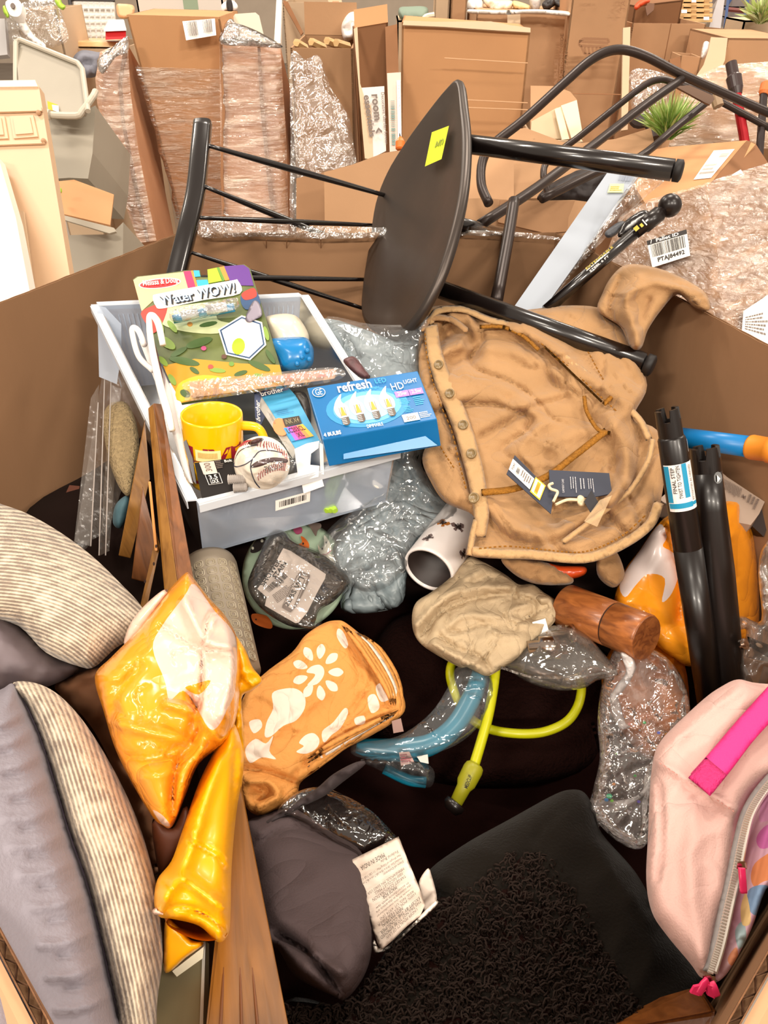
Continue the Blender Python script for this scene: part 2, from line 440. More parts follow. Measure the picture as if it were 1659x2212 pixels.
# ceiling lamps above the frame; the row behind the camera is added front light
for i, (x, y, pw) in enumerate(LAMPS):
    l = bpy.data.lights.new('ceiling_and_fill_light', 'AREA'); l.shape = 'RECTANGLE'; l.size = 1.5; l.size_y = .5; l.energy = pw; l.color = (1.0, .90, .78)
    lo = bpy.data.objects.new('ceiling_and_fill_light', l); COL.objects.link(lo); lo.location = (x, y, LAMP_Z)

# ================================================================= THE PALLET BOX WE LOOK INTO
RZ = 1.22
POLY = [(-.361, 1.344), (.304, 1.344), (.40, 1.095), (.49, .855), (.60, .56), (.16, .133), (.09, .06), (-.10, .06), (-.156, .133), (-.60, .59), (-.60, .90), (-.545, 1.01)]
gb = thing('pallet_box', 'open cardboard pallet box filled with loose returned goods', 'box', (0, .7, .14))
n = len(POLY)
def rim_z(i): return RZ
for i in range(n):
    a = Vector(POLY[i]+(0,)); b = Vector(POLY[(i+1) % n]+(0,)); d = (b-a).normalized(); nn = Vector((-d.y, d.x, 0))
    if nn.dot(Vector((0, .7, 0))-a) > 0: nn = -nn   # outward
    th = .005; za, zb = .14, RZ
    top = [a+Vector((0, 0, zb)), b+Vector((0, 0, zb)), b+nn*th+Vector((0, 0, zb)), a+nn*th+Vector((0, 0, zb))]
    bot = [Vector((p.x, p.y, za)) for p in top]
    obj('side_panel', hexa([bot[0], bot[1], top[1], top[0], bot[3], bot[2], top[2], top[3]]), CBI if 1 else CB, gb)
    # torn corrugated edge: two liners and a zigzag flute between them
    L = (b-a).length; k = max(3, int(L/.007)); V = []; Fs = []
    for s in range(k+1):
        p = a+(b-a)*(s/k); o1 = th*.12 if s % 2 else th*.88; jz = .0022*noise.noise(Vector((s*.6, i, 0)))
        for dz in (0, .004): V.append(p+nn*o1+Vector((0, 0, RZ+.0003+dz+(jz if dz else 0))))
    for s in range(k): Fs.append((2*s, 2*s+2, 2*s+3, 2*s+1))
    for off in (0.0, th-.0007):
        k0 = len(V)
        for s in range(k+1):
            p = a+(b-a)*(s/k)+nn*off; jz = .0015*noise.noise(Vector((s*.31, i*3+off*900, 4)))
            V += [p+Vector((0, 0, RZ)), p+Vector((0, 0, RZ+.005+jz)), p+nn*.0007+Vector((0, 0, RZ+.005+jz)), p+nn*.0007+Vector((0, 0, RZ))]
        for s in range(k):
            b0 = k0+4*s
            for q in range(3): Fs.append((b0+q, b0+4+q, b0+5+q, b0+1+q))
    obj('corrugated_edge', (V, Fs), CBE if i in (3, 4, 5, 8, 9) else CBI, gb)
# outer flaps folded down along the near edges
for a, b in (((-.60, .59), (-.156, .133)), ((.16, .133), (.60, .56)), ((-.10, .06), (.09, .06))):
    a = Vector(a+(RZ,)); b = Vector(b+(RZ,)); d = (b-a).normalized(); nn = Vector((d.y, -d.x, 0)); a += nn*.006; b += nn*.006
    if nn.dot(Vector((0, .7, RZ))-a) > 0: nn = -nn; a += nn*.012; b += nn*.012
    o1 = nn*.16+Vector((0, 0, -.20)); tt = nn*.005
    obj('outer_flap', hexa([a+o1, b+o1, b, a, a+o1+tt, b+o1+tt, b+tt, a+tt]), CB, gb)
bp_ = [(x, y) for x, y in POLY]
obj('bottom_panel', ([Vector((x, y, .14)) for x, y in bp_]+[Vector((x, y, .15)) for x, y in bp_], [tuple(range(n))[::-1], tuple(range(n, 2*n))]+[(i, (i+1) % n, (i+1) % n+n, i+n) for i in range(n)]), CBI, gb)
# the wooden pallet below it
PALW = wood('pallet_wood', '#c9a271', '#a67d4d')
pl = thing('pallet', 'wooden pallet under the open cardboard box', 'pallet', (0, .7, 0))
for k in range(7): obj('deck_board', boxv((-.6, .1+k*.19, .12), (1.2, 0, 0), (0, .1, 0), (0, 0, .019)), PALW, pl)
for k in range(3): obj('stringer', boxv((-.58+k*.55, .1, 0), (.06, 0, 0), (0, 1.24, 0), (0, 0, .12)), PALW, pl)

# ================================================================= BACKGROUND
FILMW = film('stretch_wrap', '#f2dfca', .06, 1.3, .2, 16, 1.0, (1, 1, 7), .02, glint_streak=.5)
FILMC = film('crumpled_wrap', '#f0e6da', .07, 2.2, .14, 14, 1.0, (1, 1, 1), .05, glint_streak=.2)
FILMR = film('diagonal_wrap', '#f2dfd0', .05, 1.4, .2, 14, 1.0, (2, 2, 10), .03, glint_streak=.4)
def carton(name, label, A, B, depth, m=CB, cat='box', open_top=True, lean=(0, 0), group=None, zb=0.0, th=.006, A2=None):
    pa, pb = P(*A), P(*B); ex = pb-pa; h = ex.copy(); h.z = 0; dv = Vector((-h.y, h.x, 0)).normalized()
    if dv.dot(RF) < 0: dv = -dv
    ez = dv*depth
    dn = Vector((lean[0], lean[1], -(min(pa.z, pb.z)-zb)))
    t = thing(name, label, cat, (pa+pb)/2+ez*.5+dn, group)
    W = lambda a, b, c: pa+ex*a+ez*b+dn*c
    def wall(a0, b0, a1, b1, nmv):
        p0, p1 = W(a0, b0, 0), W(a1, b1, 0)
        return hexa([p0+dn, p1+dn, p1, p0, p0+dn+nmv, p1+dn+nmv, p1+nmv, p0+nmv])
    xv = ex.normalized()*th; zv = dv*th
    obj('front_panel', wall(0, 0, 1, 0, zv), m, t)
    obj('back_panel', wall(0, 1, 1, 1, -zv), m, t)
    obj('side_panel', wall(0, 0, 0, 1, xv), m, t); obj('side_panel', wall(1, 0, 1, 1, -xv), m, t)
    if not open_top:
        q = [W(0, 0, 0), W(1, 0, 0), W(1, 1, 0), W(0, 1, 0)]; dz = Vector((0, 0, -th))
        obj('top_panel', hexa([x+dz for x in q]+q), m, t)
    else:
        q = [W(0, 0, .2), W(1, 0, .2), W(1, 1, .2), W(0, 1, .2)]; dz = Vector((0, 0, -th))
    t_ = dict(t=t, W=W, q=Quad([W(0, 0, 0), W(1, 0, 0), W(1, 0, 1), W(0, 0, 1)]), pa=pa, pb=pb, ex=ex, ez=ez, dn=dn)
    return t_
def flap(box, a0, a1, b, h, ang, m, side='front'):
    """hinged cardboard flap on the front (b=0) or back (b=1) edge"""
    W = box['W']; p0, p1 = W(a0, b, 0), W(a1, b, 0); dv = box['ez'].normalized(); an = math.radians(ang)
    d = (dv*math.cos(an)+Vector((0, 0, math.sin(an))))*h; nn = (p1-p0).cross(d).normalized()*.005
    obj('flap', hexa([p0, p1, p1+d, p0+d, p0+nn, p1+nn, p1+d+nn, p0+d+nn]), m, box['t'])
def skin(box, m, off=.006, amp=.012, c0=0, c1=1, top=0.0, nx=26, ny=40):
    """stretch film hugging the front and both sides"""
    W = box['W']; V = []; Fs = []; path = []
    for k in range(9): path.append((-0.0, 1-k/8))
    for k in range(1, nx+1): path.append((k/nx, 0))
    for k in range(1, 9): path.append((1, k/8))
    xn = box['ex'].normalized(); zn = box['ez'].normalized()
    for j in range(ny+1):
        c = c0+(c1-c0)*j/ny
        for a, b in path:
            nv = (-zn if b < .01 else Vector())+(-xn if a < .01 else Vector())+(xn if a > .99 else Vector())
            nv.normalize(); p = W(a, b, c)
            V.append(p+nv*(off+amp*(.5+noise.noise(p*9))+amp*.7*noise.noise(Vector((p.x*5, p.y*5, p.z*30)))))
    n = len(path)
    for j in range(ny):
        for i in range(n-1): Fs.append((j*n+i, j*n+i+1, (j+1)*n+i+1, (j+1)*n+i))
    return obj('stretch_film', (V, Fs), m, box['t'], True)

# ---- left column wrapped in stretch film (tall orange-brown carton with bulging neighbours)
b = carton('wrapped_carton', 'tall brown carton wrapped in stretch film with a white barcode sticker near its top', (273, 32, 2.42), (474, 37, 2.42), .34, CB2, open_top=False, lean=(.16, 0))
skin(b, FILMW, c0=.10)
q = b['q']; st = Qpx([(394, 46), (464, 40), (467, 76), (402, 87)], 2.405)
s_ = slab('sticker', [(394, 46), (464, 40), (467, 76), (402, 87)], 2.408, .001, WHT, b['t'])
st = Quad([x+(-RF)*.006 for x in st.c]); barcode(st, .12, .12, .45, .9, GRY, b['t'], 12); barcode(st, .62, .1, .93, .85, GRY, b['t'], 10)
# bulging cartons each side
LB = mat('cardboard_rosy', '#c28d66', .85, bump=.15, bscale=90, var=.12, vscale=5)
def bulge(name, label, pts, depth, m, fm):
    """leaning sheet-sided carton, outline is its bulged front"""
    t = thing(name, label, 'box', P(pts[len(pts)//2][0], pts[len(pts)//2][1], depth))
    slab('front_panel', pts, depth, .30, m, t)
    soft('stretch_film', pts, depth-.012, fm, t, single=True, bulge=.012, edge=30, wr=[(.010, 70, 'r'), (.006, 26, 'n', (3, .6, 5))], sp=14, curve=False)
    return t
t = bulge('wrapped_carton', 'left carton of the film wrapped stack, bulging towards the grey bin', [(216, 112), (244, 100), (276, 96), (282, 200), (300, 330), (338, 520), (300, 524), (262, 420), (232, 300), (210, 225), (206, 170)], 2.50, LB, FILMW)
slab('folded_edge', [(276, 96), (262, 180), (268, 260), (292, 380), (322, 522), (316, 522), (284, 380), (262, 262), (255, 180), (268, 98)], 2.492, .004, CBD, t)
t = bulge('wrapped_carton', 'right carton of the film wrapped stack, beside the dark gap', [(474, 92), (540, 98), (606, 100), (612, 200), (620, 330), (624, 520), (480, 520), (476, 300)], 2.45, LB, FILMW)
slab('folded_edge', [(556, 100), (562, 230), (574, 360), (590, 500), (600, 500), (582, 360), (570, 230), (562, 100)], 2.43, .004, CBD, t)
slab('folded_edge', [(474, 90), (480, 240), (476, 380), (484, 500), (489, 500), (482, 380), (486, 240), (480, 90)], 2.43, .004, CBD, t)
# film gathered on top of the stack
fg = soft('film_gather', [(478, 70), (500, 50), (545, 62), (600, 92), (606, 104), (540, 100), (478, 96)], 2.40, FILMC, thick=.03, wr=[(.008, 25, 'r')], sp=6)
tag(fg, 'clear crumpled film gathered on the right shoulder of the wrapped stack', 'plastic film')
fg = soft('film_gather', [(210, 130), (240, 104), (276, 78), (277, 112), (250, 124), (222, 160)], 2.40, FILMC, thick=.03, wr=[(.008, 25, 'r')], sp=6)
tag(fg, 'bright clear film bunched on the left shoulder of the wrapped stack', 'plastic film')
# dark gap is real space. carton with loose film
b = carton('film_draped_carton', 'open carton with crumpled clear film hanging down its left half', (627, 103, 2.30), (762, 105, 2.30), .45, CB3)
soft('loose_film', [(628, 120), (660, 128), (690, 122), (715, 190), (752, 250), (765, 320), (775, 420), (700, 500), (632, 500), (628, 300)], 2.28, FILMC, b['t'], single=True, wr=[(.012, 70, 'c'), (.006, 34, 'r')], sp=7, bulge=.01)
flap(b, .02, .98, 1, .10, 75, CB3)
CRM = mat('cream_plastic', '#efe2c8', .5); TANW = wood('pale_wood', '#e8c792', '#d3ab72')
for i, (u0, v0, u1, v1) in enumerate([(640, 92, 660, 104), (672, 90, 700, 103), (706, 88, 728, 97), (726, 92, 752, 100)]):
    o = obj('wood_offcut', tube([P(u0, v0, 2.36), P(u1, v1, 2.42)], .012, seg=6, curve=False), TANW); tag(o, 'pale wooden piece in the open carton, %s' % ['leftmost', 'second from left', 'third from left', 'rightmost'][i], 'wood piece')

# ---- narrow carton with printed room label
b = carton('screen_carton', 'narrow upright carton with a white printed label and a torn cream edge', (766, 62, 2.20), (838, 50, 2.20), .10, CBD, open_top=True, lean=(.05, 0))
slab('torn_edge', [(764, 62), (772, 58), (778, 180), (790, 220), (802, 228), (806, 345), (788, 342), (776, 200)], 2.185, .006, CBL, b['t'])
slab('white_panel', [(776, 190), (830, 186), (834, 326), (806, 340), (802, 228), (790, 220)], 2.187, .002, mat('grey_white_label', '#d9d0c8', .6), b['t'])
q = Qpx([(776, 188), (838, 184), (846, 330), (800, 340)], 2.178)
text(q, 'essentials', .10, .12, .36, .72, GRY, b['t'], 270, .03); text(q, 'room', .38, .12, .60, .50, GRY, b['t'], 270, .03)
text(q, 'Decorative Garden Screen', .74, .10, .86, .86, GRY, b['t'], 270)
mark(q, [(.38, .66), (.52, .60), (.66, .66), (.62, .69), (.52, .64), (.42, .69)], GRY, b['t'])
slab('side_panel', [(832, 58), (858, 52), (866, 330), (840, 332)], 2.195, .05, CBD, b['t'])
slab('white_panel', [(836, 158), (866, 156), (868, 324), (842, 328)], 2.185, .003, mat('pinkish_label', '#d6c0b2', .6), b['t'])
q = Qpx([(840, 190), (868, 190), (870, 326), (844, 328)], 2.180)
barcode(q, .1, .2, .42, .9, mat('teal_print', '#6f8c86', .6), b['t'], 26, vert=False); marks(q, [(.62, -.12, .9, .92)], WHT, b['t']); text(q, 'HANDLE WITH CARE', .68, -.05, .84, .38, GRY, b['t'], 90)
flap(b, 0, 1, 0, .05, 60, CB2)
# ---- big plain carton
b = carton('plain_carton', 'large plain brown carton standing upright behind the chair seat', (868, 48, 2.16), (1146, 68, 2.16), .30, CB2, open_top=False)
FL = wood  # noqa
slab('top_flap', [(872, 44), (940, 47), (1060, 46), (1100, 54), (1146, 60), (1146, 70), (1080, 66), (960, 58), (870, 54)], 2.150, .005, CBL, b['t'])
for vv, cu in ((124, 5), (212, 3), (229, 1)):
    slab('crease', [(960, vv), (1140, vv+cu+6), (1140, vv+cu+8), (960, vv+2)], 2.1595, .0008, CB, b['t'])
# ---- white bag and cartons behind
WBAG = mat('white_plastic_bag', '#efe8e2', .4, bump=.5, bscale=20, bdist=.01)
o = soft('plastic_bag', [(740, 48), (758, 26), (790, 30), (808, 44), (812, 60), (790, 66), (764, 84), (746, 88), (738, 70)], 2.6, WBAG, thick=.12, bulge=.06, edge=16, wr=[(.02, 20, 'r')], sp=5); tag(o, 'crumpled white plastic bag beside the narrow label carton', 'bag')
b = carton('brown_carton', 'open pale carton behind the film draped carton', (610, 5, 3.1), (712, 6, 3.1), .4, CBL)
slab('slanted_flap', [(612, 0), (622, 4), (655, 70), (650, 76), (612, 8)], 3.05, .006, CBD, b['t'])
b = carton('brown_carton', 'tall narrow brown carton with an orange sticker, leaning to the left', (712, 10, 2.95), (742, 14, 2.95), .15, CBD, lean=(-.08, 0), open_top=False)
slab('side_face', [(695, 8), (712, 10), (700, 82), (682, 84)], 2.95, .01, CBL, b['t'])
slab('sticker', [(708, 0), (738, 0), (740, 14), (712, 10)], 2.93, .002, CBL, b['t']); slab('orange_label', [(718, 2), (732, 2), (732, 8), (720, 9)], 2.925, .002, mat('orange_label', '#ef8a63', .5), b['t'])
slab('white_label', [(716, 44), (730, 42), (728, 58), (713, 60)], 2.93, .002, WHT, b['t'])
PAN = mat('white_board', '#efe3d2', .5)
o = slab('white_board', [(597, 0), (609, 0), (606, 94), (592, 92)], 3.0, .03, PAN); tag(o, 'narrow white board standing on end behind the wrapped stack', 'board')
GRP = mat('grey_plastic_back', '#c9c2ae', .5)
o = slab('plastic_tray', [(500, 40), (508, 30), (552, 27), (560, 34), (574, 94), (504, 76)], 2.62, .01, GRP, curve=False); tag(o, 'pale rounded plastic tray standing behind the film wrap', 'tray')
o = soft('plush_toy', [(478, 12), (490, 2), (505, 2), (514, 14), (508, 26), (494, 24), (480, 28)], 2.7, mat('white_plush', '#ece6e2', .9, bump=.6, bscale=80), thick=.06, bulge=.03, edge=8, sp=4); tag(o, 'small black and white plush toy on top of the pile', 'toy')
soft('black_patch', [(490, 0), (500, 0), (503, 22), (494, 26), (489, 14)], 2.66, mat('black_plush', '#2a2422', .9), o, thick=.02, bulge=.01, edge=5, sp=3)
o = soft('clear_package', [(482, 56), (498, 40), (510, 50), (520, 66), (512, 88), (486, 84)], 2.5, FILMC, thick=.05, bulge=.03, edge=10, sp=4, wr=[(.015, 12, 'r')]); tag(o, 'clear shiny plastic package lying before the pale tray', 'package')
# white appliance box with green stripe
b = carton('white_carton', 'white carton with a green stripe standing behind the wrapped stack', (290, -25, 2.9), (478, -25, 2.9), .3, mat('white_card', '#e9e2d8', .7), open_top=False)
q = b['q']; marks(q, [(.54, 0, .71, .12)], mat('green_stripe', '#9fb49a', .7), b['t'], .001)
# table edge, plaid board, toy house
o = obj('shelf_board', hexa([P(95, 100, 2.75), P(262, 102, 2.75), P(262, 90, 2.75), P(95, 88, 2.75), P(95, 98, 3.3), P(262, 100, 3.3), P(262, 72, 3.3), P(95, 70, 3.3)], .004), TANW); tag(o, 'light wooden board lying flat behind the grey bin', 'board')
b = carton('brown_carton', 'brown carton under the light wooden board', (88, 104, 2.74), (262, 106, 2.74), .4, CBL)
o = thing('framed_fabric_board', 'plaid fabric board in a thin black frame leaning at the back', 'board', P(205, 86, 2.95))
slab('fabric_panel', [(158, -6), (245, -4), (252, 84), (166, 86)], 2.95, .012, mat('plaid_cloth', '#e3ddd4', .8), o)
qq = Qpx([(158, -6), (245, -4), (252, 84), (166, 86)], 2.93)
for i in range(7): marks(qq, [(.06+i*.14, .02, .10+i*.14, .98)], mat('plaid_line', '#b9b7b4', .8), o)
for i in range(6): marks(qq, [(.02, .06+i*.16, .98, .10+i*.16)], mat('plaid_line2', '#cfccc9', .8), o, .001)
obj('frame', join(tube([P(150, -6, 2.93), P(164, 88, 2.93)], .008, 6, curve=False), tube([P(150, 0, 2.93), P(248, 2, 2.93)], .005, 6, curve=False)), mat('black_frame', '#2f2a2a', .5), o)
th_ = thing('toy_house', 'small toy house with a white roof and a red band', 'toy', P(250, 88, 2.7))
obj('body', hexa([P(228, 86, 2.7), P(272, 84, 2.7), P(272, 66, 2.7), P(228, 68, 2.7), P(228, 84, 2.8), P(272, 84, 2.8), P(272, 60, 2.8), P(228, 62, 2.8)]), RED, th_)
obj('roof', hexa([P(224, 68, 2.69), P(273, 66, 2.69), P(268, 44, 2.75), P(234, 46, 2.75), P(224, 62, 2.82), P(273, 62, 2.82), P(266, 42, 2.78), P(236, 42, 2.78)]), WHT, th_)
o = soft('plastic_toy', [(252, 10), (264, 8), (288, 12), (290, 30), (276, 40), (258, 38), (252, 26)], 2.85, mat('peach_plastic', '#e0ab7c', .5), thick=.05, bulge=.02, edge=6, sp=4); tag(o, 'peach coloured plastic toy before the white carton', 'toy')
# bagged bundle left
b = carton('bagged_carton', 'pale carton inside a crumpled clear bag at top left', (30, 24, 2.55), (120, 20, 2.55), .3, CBL)
soft('clear_bag', [(14, 40), (40, 10), (100, -5), (125, 10), (140, 50), (146, 88), (100, 104), (60, 90), (22, 96)], 2.53, FILMC, b['t'], single=True, wr=[(.012, 30, 'r')], sp=7)
soft('bag_tail', [(34, 40), (50, 40), (72, 74), (98, 96), (94, 108), (70, 92), (46, 66)], 2.50, WBAG, b['t'], thick=.01, wr=[(.01, 14, 'r')], sp=4, bulge=.01, edge=8)
LIME = mat('lime_plastic', '#a8cf3c', .4)
o = soft('lime_toy', [(118, 0), (130, -4), (134, 6), (142, 14), (136, 22), (124, 14)], 2.5, LIME, thick=.02, edge=4, sp=3); tag(o, 'small lime green plastic piece on the bagged carton', 'toy')
o = thing('toy_camera', 'white rounded toy with a grey button and lime trim at the top left corner', 'toy', P(28, 34, 2.45))
slab('body', [(12, 4), (34, -2), (46, 8), (46, 28), (36, 36), (20, 30)], 2.45, .03, WHT, o, True); slab('button', ell(27, 12, 5, 6, 12), 2.44, .005, GRY, o); soft('lime_trim', [(8, 10), (16, 22), (20, 36), (14, 38), (6, 22)], 2.46, LIME, o, thick=.02, edge=4, sp=3)
o = slab('grey_board', [(-20, 40), (10, 40), (16, 118), (-20, 122)], 2.5, .02, mat('grey_board', '#a9a5a4', .6)); tag(o, 'grey board standing at the far left edge', 'board')
o = soft('denim_cloth', [(158, 130), (164, 116), (180, 108), (208, 112), (224, 118), (214, 160), (186, 168), (172, 150)], 2.60, mat('denim', '#7b7c86', .9, bump=.5, bscale=60), thick=.10, bulge=.05, edge=16, wr=[(.015, 22, 'r')], sp=6); tag(o, 'crumpled blue grey cloth hanging behind the grey bin', 'cloth')

# ---- grey rubber bins at left
GRB = mat('grey_bin_plastic', '#a8a090', .55, bump=.1, bscale=60, var=.08, vscale=6)
gbn = thing('storage_bin', 'grey plastic storage bin standing on end with its lid tilted up', 'bin', P(150, 385, 2.0))
slab('body', [(98, 236), (178, 240), (206, 228), (200, 330), (190, 386), (150, 384), (122, 386), (110, 300)], 2.02, .28, GRB, gbn)
slab('lid', [(34, 92), (44, 86), (168, 136), (178, 150), (186, 232), (180, 244), (96, 244), (40, 180)], [(34, 92, 2.08), (178, 150, 1.98), (96, 244, 1.96)], .012, GRB, gbn)
LIDR = [(34, 92), (44, 86), (168, 136), (178, 150), (190, 240)]
dl = dplane([(34, 92, 2.07), (178, 150, 1.97), (96, 244, 1.95)])
obj('lid_rim', join(tube([P(u, v, float(dl(u, v))) for u, v in LIDR], .007, 8, curve=False), tube([P(34, 92, 2.06), P(34, 180, 2.04), P(40, 250, 2.02)], .007, 8)), mat('pale_grey_plastic', '#bfb7a6', .5), gbn)
obj('handle', tube([P(92, 246, 1.93), P(108, 248, 1.93), P(165, 250, 1.92), P(178, 240, 1.92), P(200, 210, 1.93), P(206, 198, 1.95)], .0085, 10, 3), mat('pale_grey_plastic', '#bfb7a6', .5), gbn)
obj('handle_sleeve', tube([P(92, 246, 1.925), P(108, 248, 1.925)], .0125, 10, curve=False), mat('pale_grey_plastic', '#bfb7a6', .5), gbn)
slab('yellow_sticker', [(102, 218), (124, 226), (126, 242), (104, 236)], 1.945, .002, mat('yellow_sticker', '#e7b62c', .5), gbn)
slab('white_sticker', [(112, 226), (126, 228), (127, 242), (114, 238)], 1.943, .002, WHT, gbn)
g2 = thing('storage_bin', 'lower grey bin holding brown cardboard, under the tilted lid bin', 'bin', P(200, 560, 1.9))
slab('body', [(140, 508), (240, 506), (266, 480), (262, 1520), (150, 1520)], 1.9, .3, GRB, g2)
slab('lid', [(134, 464), (246, 492), (250, 500), (236, 504), (136, 474)], 1.84, .01, mat('pale_grey_plastic', '#bfb7a6', .5), g2)
o = slab('cardboard_sheet', [(122, 392), (160, 388), (246, 420), (238, 486), (136, 462)], [(122, 392, 1.95), (246, 420, 1.95), (136, 462, 1.84)], .006, CB2); tag(o, 'brown cardboard sheet stuffed in the lower grey bin', 'cardboard')
o = soft('green_scrap', [(124, 408), (132, 406), (134, 416), (126, 418)], 1.85, LIME, thick=.005, edge=3, sp=3); tag(o, 'tiny green scrap beside the cardboard sheet', 'scrap')

# ---- cream cabinet at far left
CAB = mat('cream_laminate', '#cfae8c', .5, var=.04)
cb = thing('cabinet_panel', 'cream coloured door panel with moulded squares leaning by the bin', 'panel', P(40, 640, 1.5))
DP = [(0, 190, 1.62), (82, 190, 1.60), (150, 590, 1.42)]
slab('board', [(-60, 182), (78, 180), (84, 186), (150, 590), (160, 700), (60, 760), (-60, 640)], DP, .02, CAB, cb)
slab('top_rail', [(-60, 178), (78, 176), (84, 190), (-60, 192)], DP, .02, mat('cream_edge', '#ead6bc', .5), cb, lift=.004)
dd = dplane(DP)
def inset(pts, nm='moulded_square'):
    slab(nm, pts, DP, .004, CAB, cb, lift=.004)
    cx = sum(p[0] for p in pts)/len(pts); cy = sum(p[1] for p in pts)/len(pts)
    slab(nm, [(cx+(x-cx)*.72, cy+(y-cy)*.76) for x, y in pts], DP, .004, CAB, cb, lift=.007)
inset([(24, 254), (74, 252), (84, 298), (32, 302)]); inset([(-30, 254), (12, 254), (20, 302), (-30, 304)])
for pts in ([(-60, 240), (92, 236), (94, 244), (-60, 248)], [(-60, 312), (98, 306), (100, 314), (-60, 320)]): slab('rail', pts, DP, .004, CAB, cb, lift=.006)
for u, v in ((83, 243), (94, 304)): obj('screw', lathe(P(u, v, float(dd(u, v))-.012), P(u, v, float(dd(u, v))), [(0, .002), (.1, .005), (1, .005)], 12), mat('screw_brass', '#b98f6c', .4), cb)
slab('side_strip', [(34, 458), (56, 462), (80, 640), (62, 640)], DP, .004, CBL, cb, lift=.008)
o = slab('white_board', [(-40, 330), (-4, 338), (34, 470), (66, 640), (20, 690), (-40, 640)], [(-4, 338, 1.5), (66, 640, 1.26), (-40, 640, 1.3)], .02, mat('white_melamine', '#e6ddd2', .4)); tag(o, 'bright white board at the left edge, in front of the cream panel', 'board')

# ---- table carton
b = carton('table_carton', 'large carton printed TABLE with film and small items on its top', (1030, 22, 2.75), (1234, 30, 2.75), .5, CB, open_top=False)
q = Qpx([(1140, 20), (1234, 24), (1226, 300), (1136, 300)], 2.74)
text(q, 'TABLE', .64, .38, .73, .66, INK, b['t'], 90, .04); text(q, 'INSTRUCTIONS INSIDE', .76, .18, .84, .66, INK, b['t'], 90, .03); text(q, 'CONTENTS 1 TABLE', .87, .22, .95, .66, INK, b['t'], 90, .03)
slab('tape', [(1096, 30), (1124, 30), (1124, 54), (1096, 52)], 2.735, .002, CBL, b['t'])
o = soft('crumpled_film', [(1008, 24), (1020, 30), (1090, 32), (1160, 30), (1236, 36), (1238, 26), (1160, 20), (1080, 22), (1012, 20)], 2.70, mat('white_film_edge', '#f2ece4', .35), thick=.02, edge=5, sp=5, wr=[(.01, 10, 'r')]); tag(o, 'crumpled white film edge along the top of the table carton', 'plastic film')
ITM = [('white_package', [(1012, 0), (1040, 0), (1042, 22), (1014, 22)], '#e9e3dc', 'white package at the left on the table carton'),
       ('cream_package', [(1044, -4), (1072, 0), (1106, 2), (1100, 22), (1060, 22)], '#ead9bf', 'cream package in the middle on the table carton'),
       ('yellow_label_pack', [(1108, 2), (1130, 6), (1146, 14), (1140, 24), (1112, 20)], '#e2c48c', 'small pack with a yellow label on the table carton'),
       ('clear_cup', [(1144, -2), (1166, -2), (1164, 22), (1150, 22)], '#b6ada6', 'greyish clear cup on the table carton'),
       ('black_bag', [(1172, 6), (1190, -4), (1236, -4), (1232, 24), (1212, 22), (1200, 12), (1184, 22), (1174, 20)], '#2f2928', 'black bag at the right on the table carton')]
for nm, pts, c, lb in ITM:
    o = soft(nm, pts, 2.9, mat(nm, c, .5), thick=.06, bulge=.03, edge=8, sp=5, wr=[(.01, 12, 'r')]); tag(o, lb, nm.split('_')[-1])
for (x0, x1, lb) in ((940, 972, 'pale tall carton between the flat carton and the table carton'), (976, 1010, 'rosy narrow carton right beside the pale tall carton')):
    b = carton('brown_carton', lb, (x0, -20, 3.0), (x1, -18, 3.0), .3, CBL if x0 == 940 else CB, open_top=False)
o = soft('green_case', [(862, 18), (884, 14), (922, 16), (922, 42), (900, 44), (866, 42)], 3.0, mat('green_case', '#7f907f', .6), thick=.1, bulge=.04, edge=10, sp=6); tag(o, 'grey green case behind the big plain carton', 'case')
b = carton('brown_carton', 'pale carton carrying the grey green case behind the big plain carton', (858, 44, 2.98), (938, 44, 2.98), .3, CBL, open_top=False)
o = obj('cane_handle', tube([P(912, 48, 2.95), P(920, 36, 2.95), P(938, 32, 2.95)], .01, 8), CRM); tag(o, 'curved cream handle behind the big plain carton', 'handle')
# ---- tall carton with crate drawing
b = carton('tall_carton', 'tall smooth carton printed with a line drawing of a crate', (1240, -30, 2.62), (1366, -24, 2.62), .4, CB, open_top=False)
q = Qpx([(1240, 0), (1366, 0), (1344, 300), (1236, 300)], 2.61)
def strokes(q, segs, w, m, parent):
    L = []
    for (a, b_), (c, d) in segs:
        dx, dy = c-a, d-b_; l = math.hypot(dx, dy*2.2)+1e-6; L.append([(a-dy*w/l*2, b_+dx*w/l*.5), (c-dy*w/l*2, d+dx*w/l*.5), (c+dy*w/l*2, d-dx*w/l*.5), (a+dy*w/l*2, b_-dx*w/l*.5)])
    V = []; Fs = []
    for r in L:
        k = len(V); V += [q.at(x, y, .001) for x, y in r]; Fs.append((k, k+1, k+2, k+3))
    return obj('printed_drawing', (V, Fs), m, parent)
strokes(q, [((.1, .30), (.62, .31)), ((.1, .33), (.6, .34)), ((.1, .30), (.1, .33)), ((.13, .33), (.2, .39)), ((.2, .39), (.55, .40)), ((.55, .40), (.6, .34)), ((.1, .30), (.18, .28)), ((.18, .28), (.62, .285)), ((.62, .285), (.64, .31))]+[((.2+i*.07, .34), (.22+i*.07, .39)) for i in range(5)], .02, INK, b['t'])
text(q, 'TARE', .80, -.06, .88, .08, INK, b['t'], 90); text(q, 'SM', .22, -.02, .32, .0, INK, b['t'])
slab('fold_line', [(1238, 201), (1342, 203), (1342, 205), (1238, 203)], 2.605, .001, CBD, b['t'])
slab('side_edge', [(1346, 60), (1362, 58), (1356, 280), (1342, 282)], 2.60, .01, CBL, b['t'])
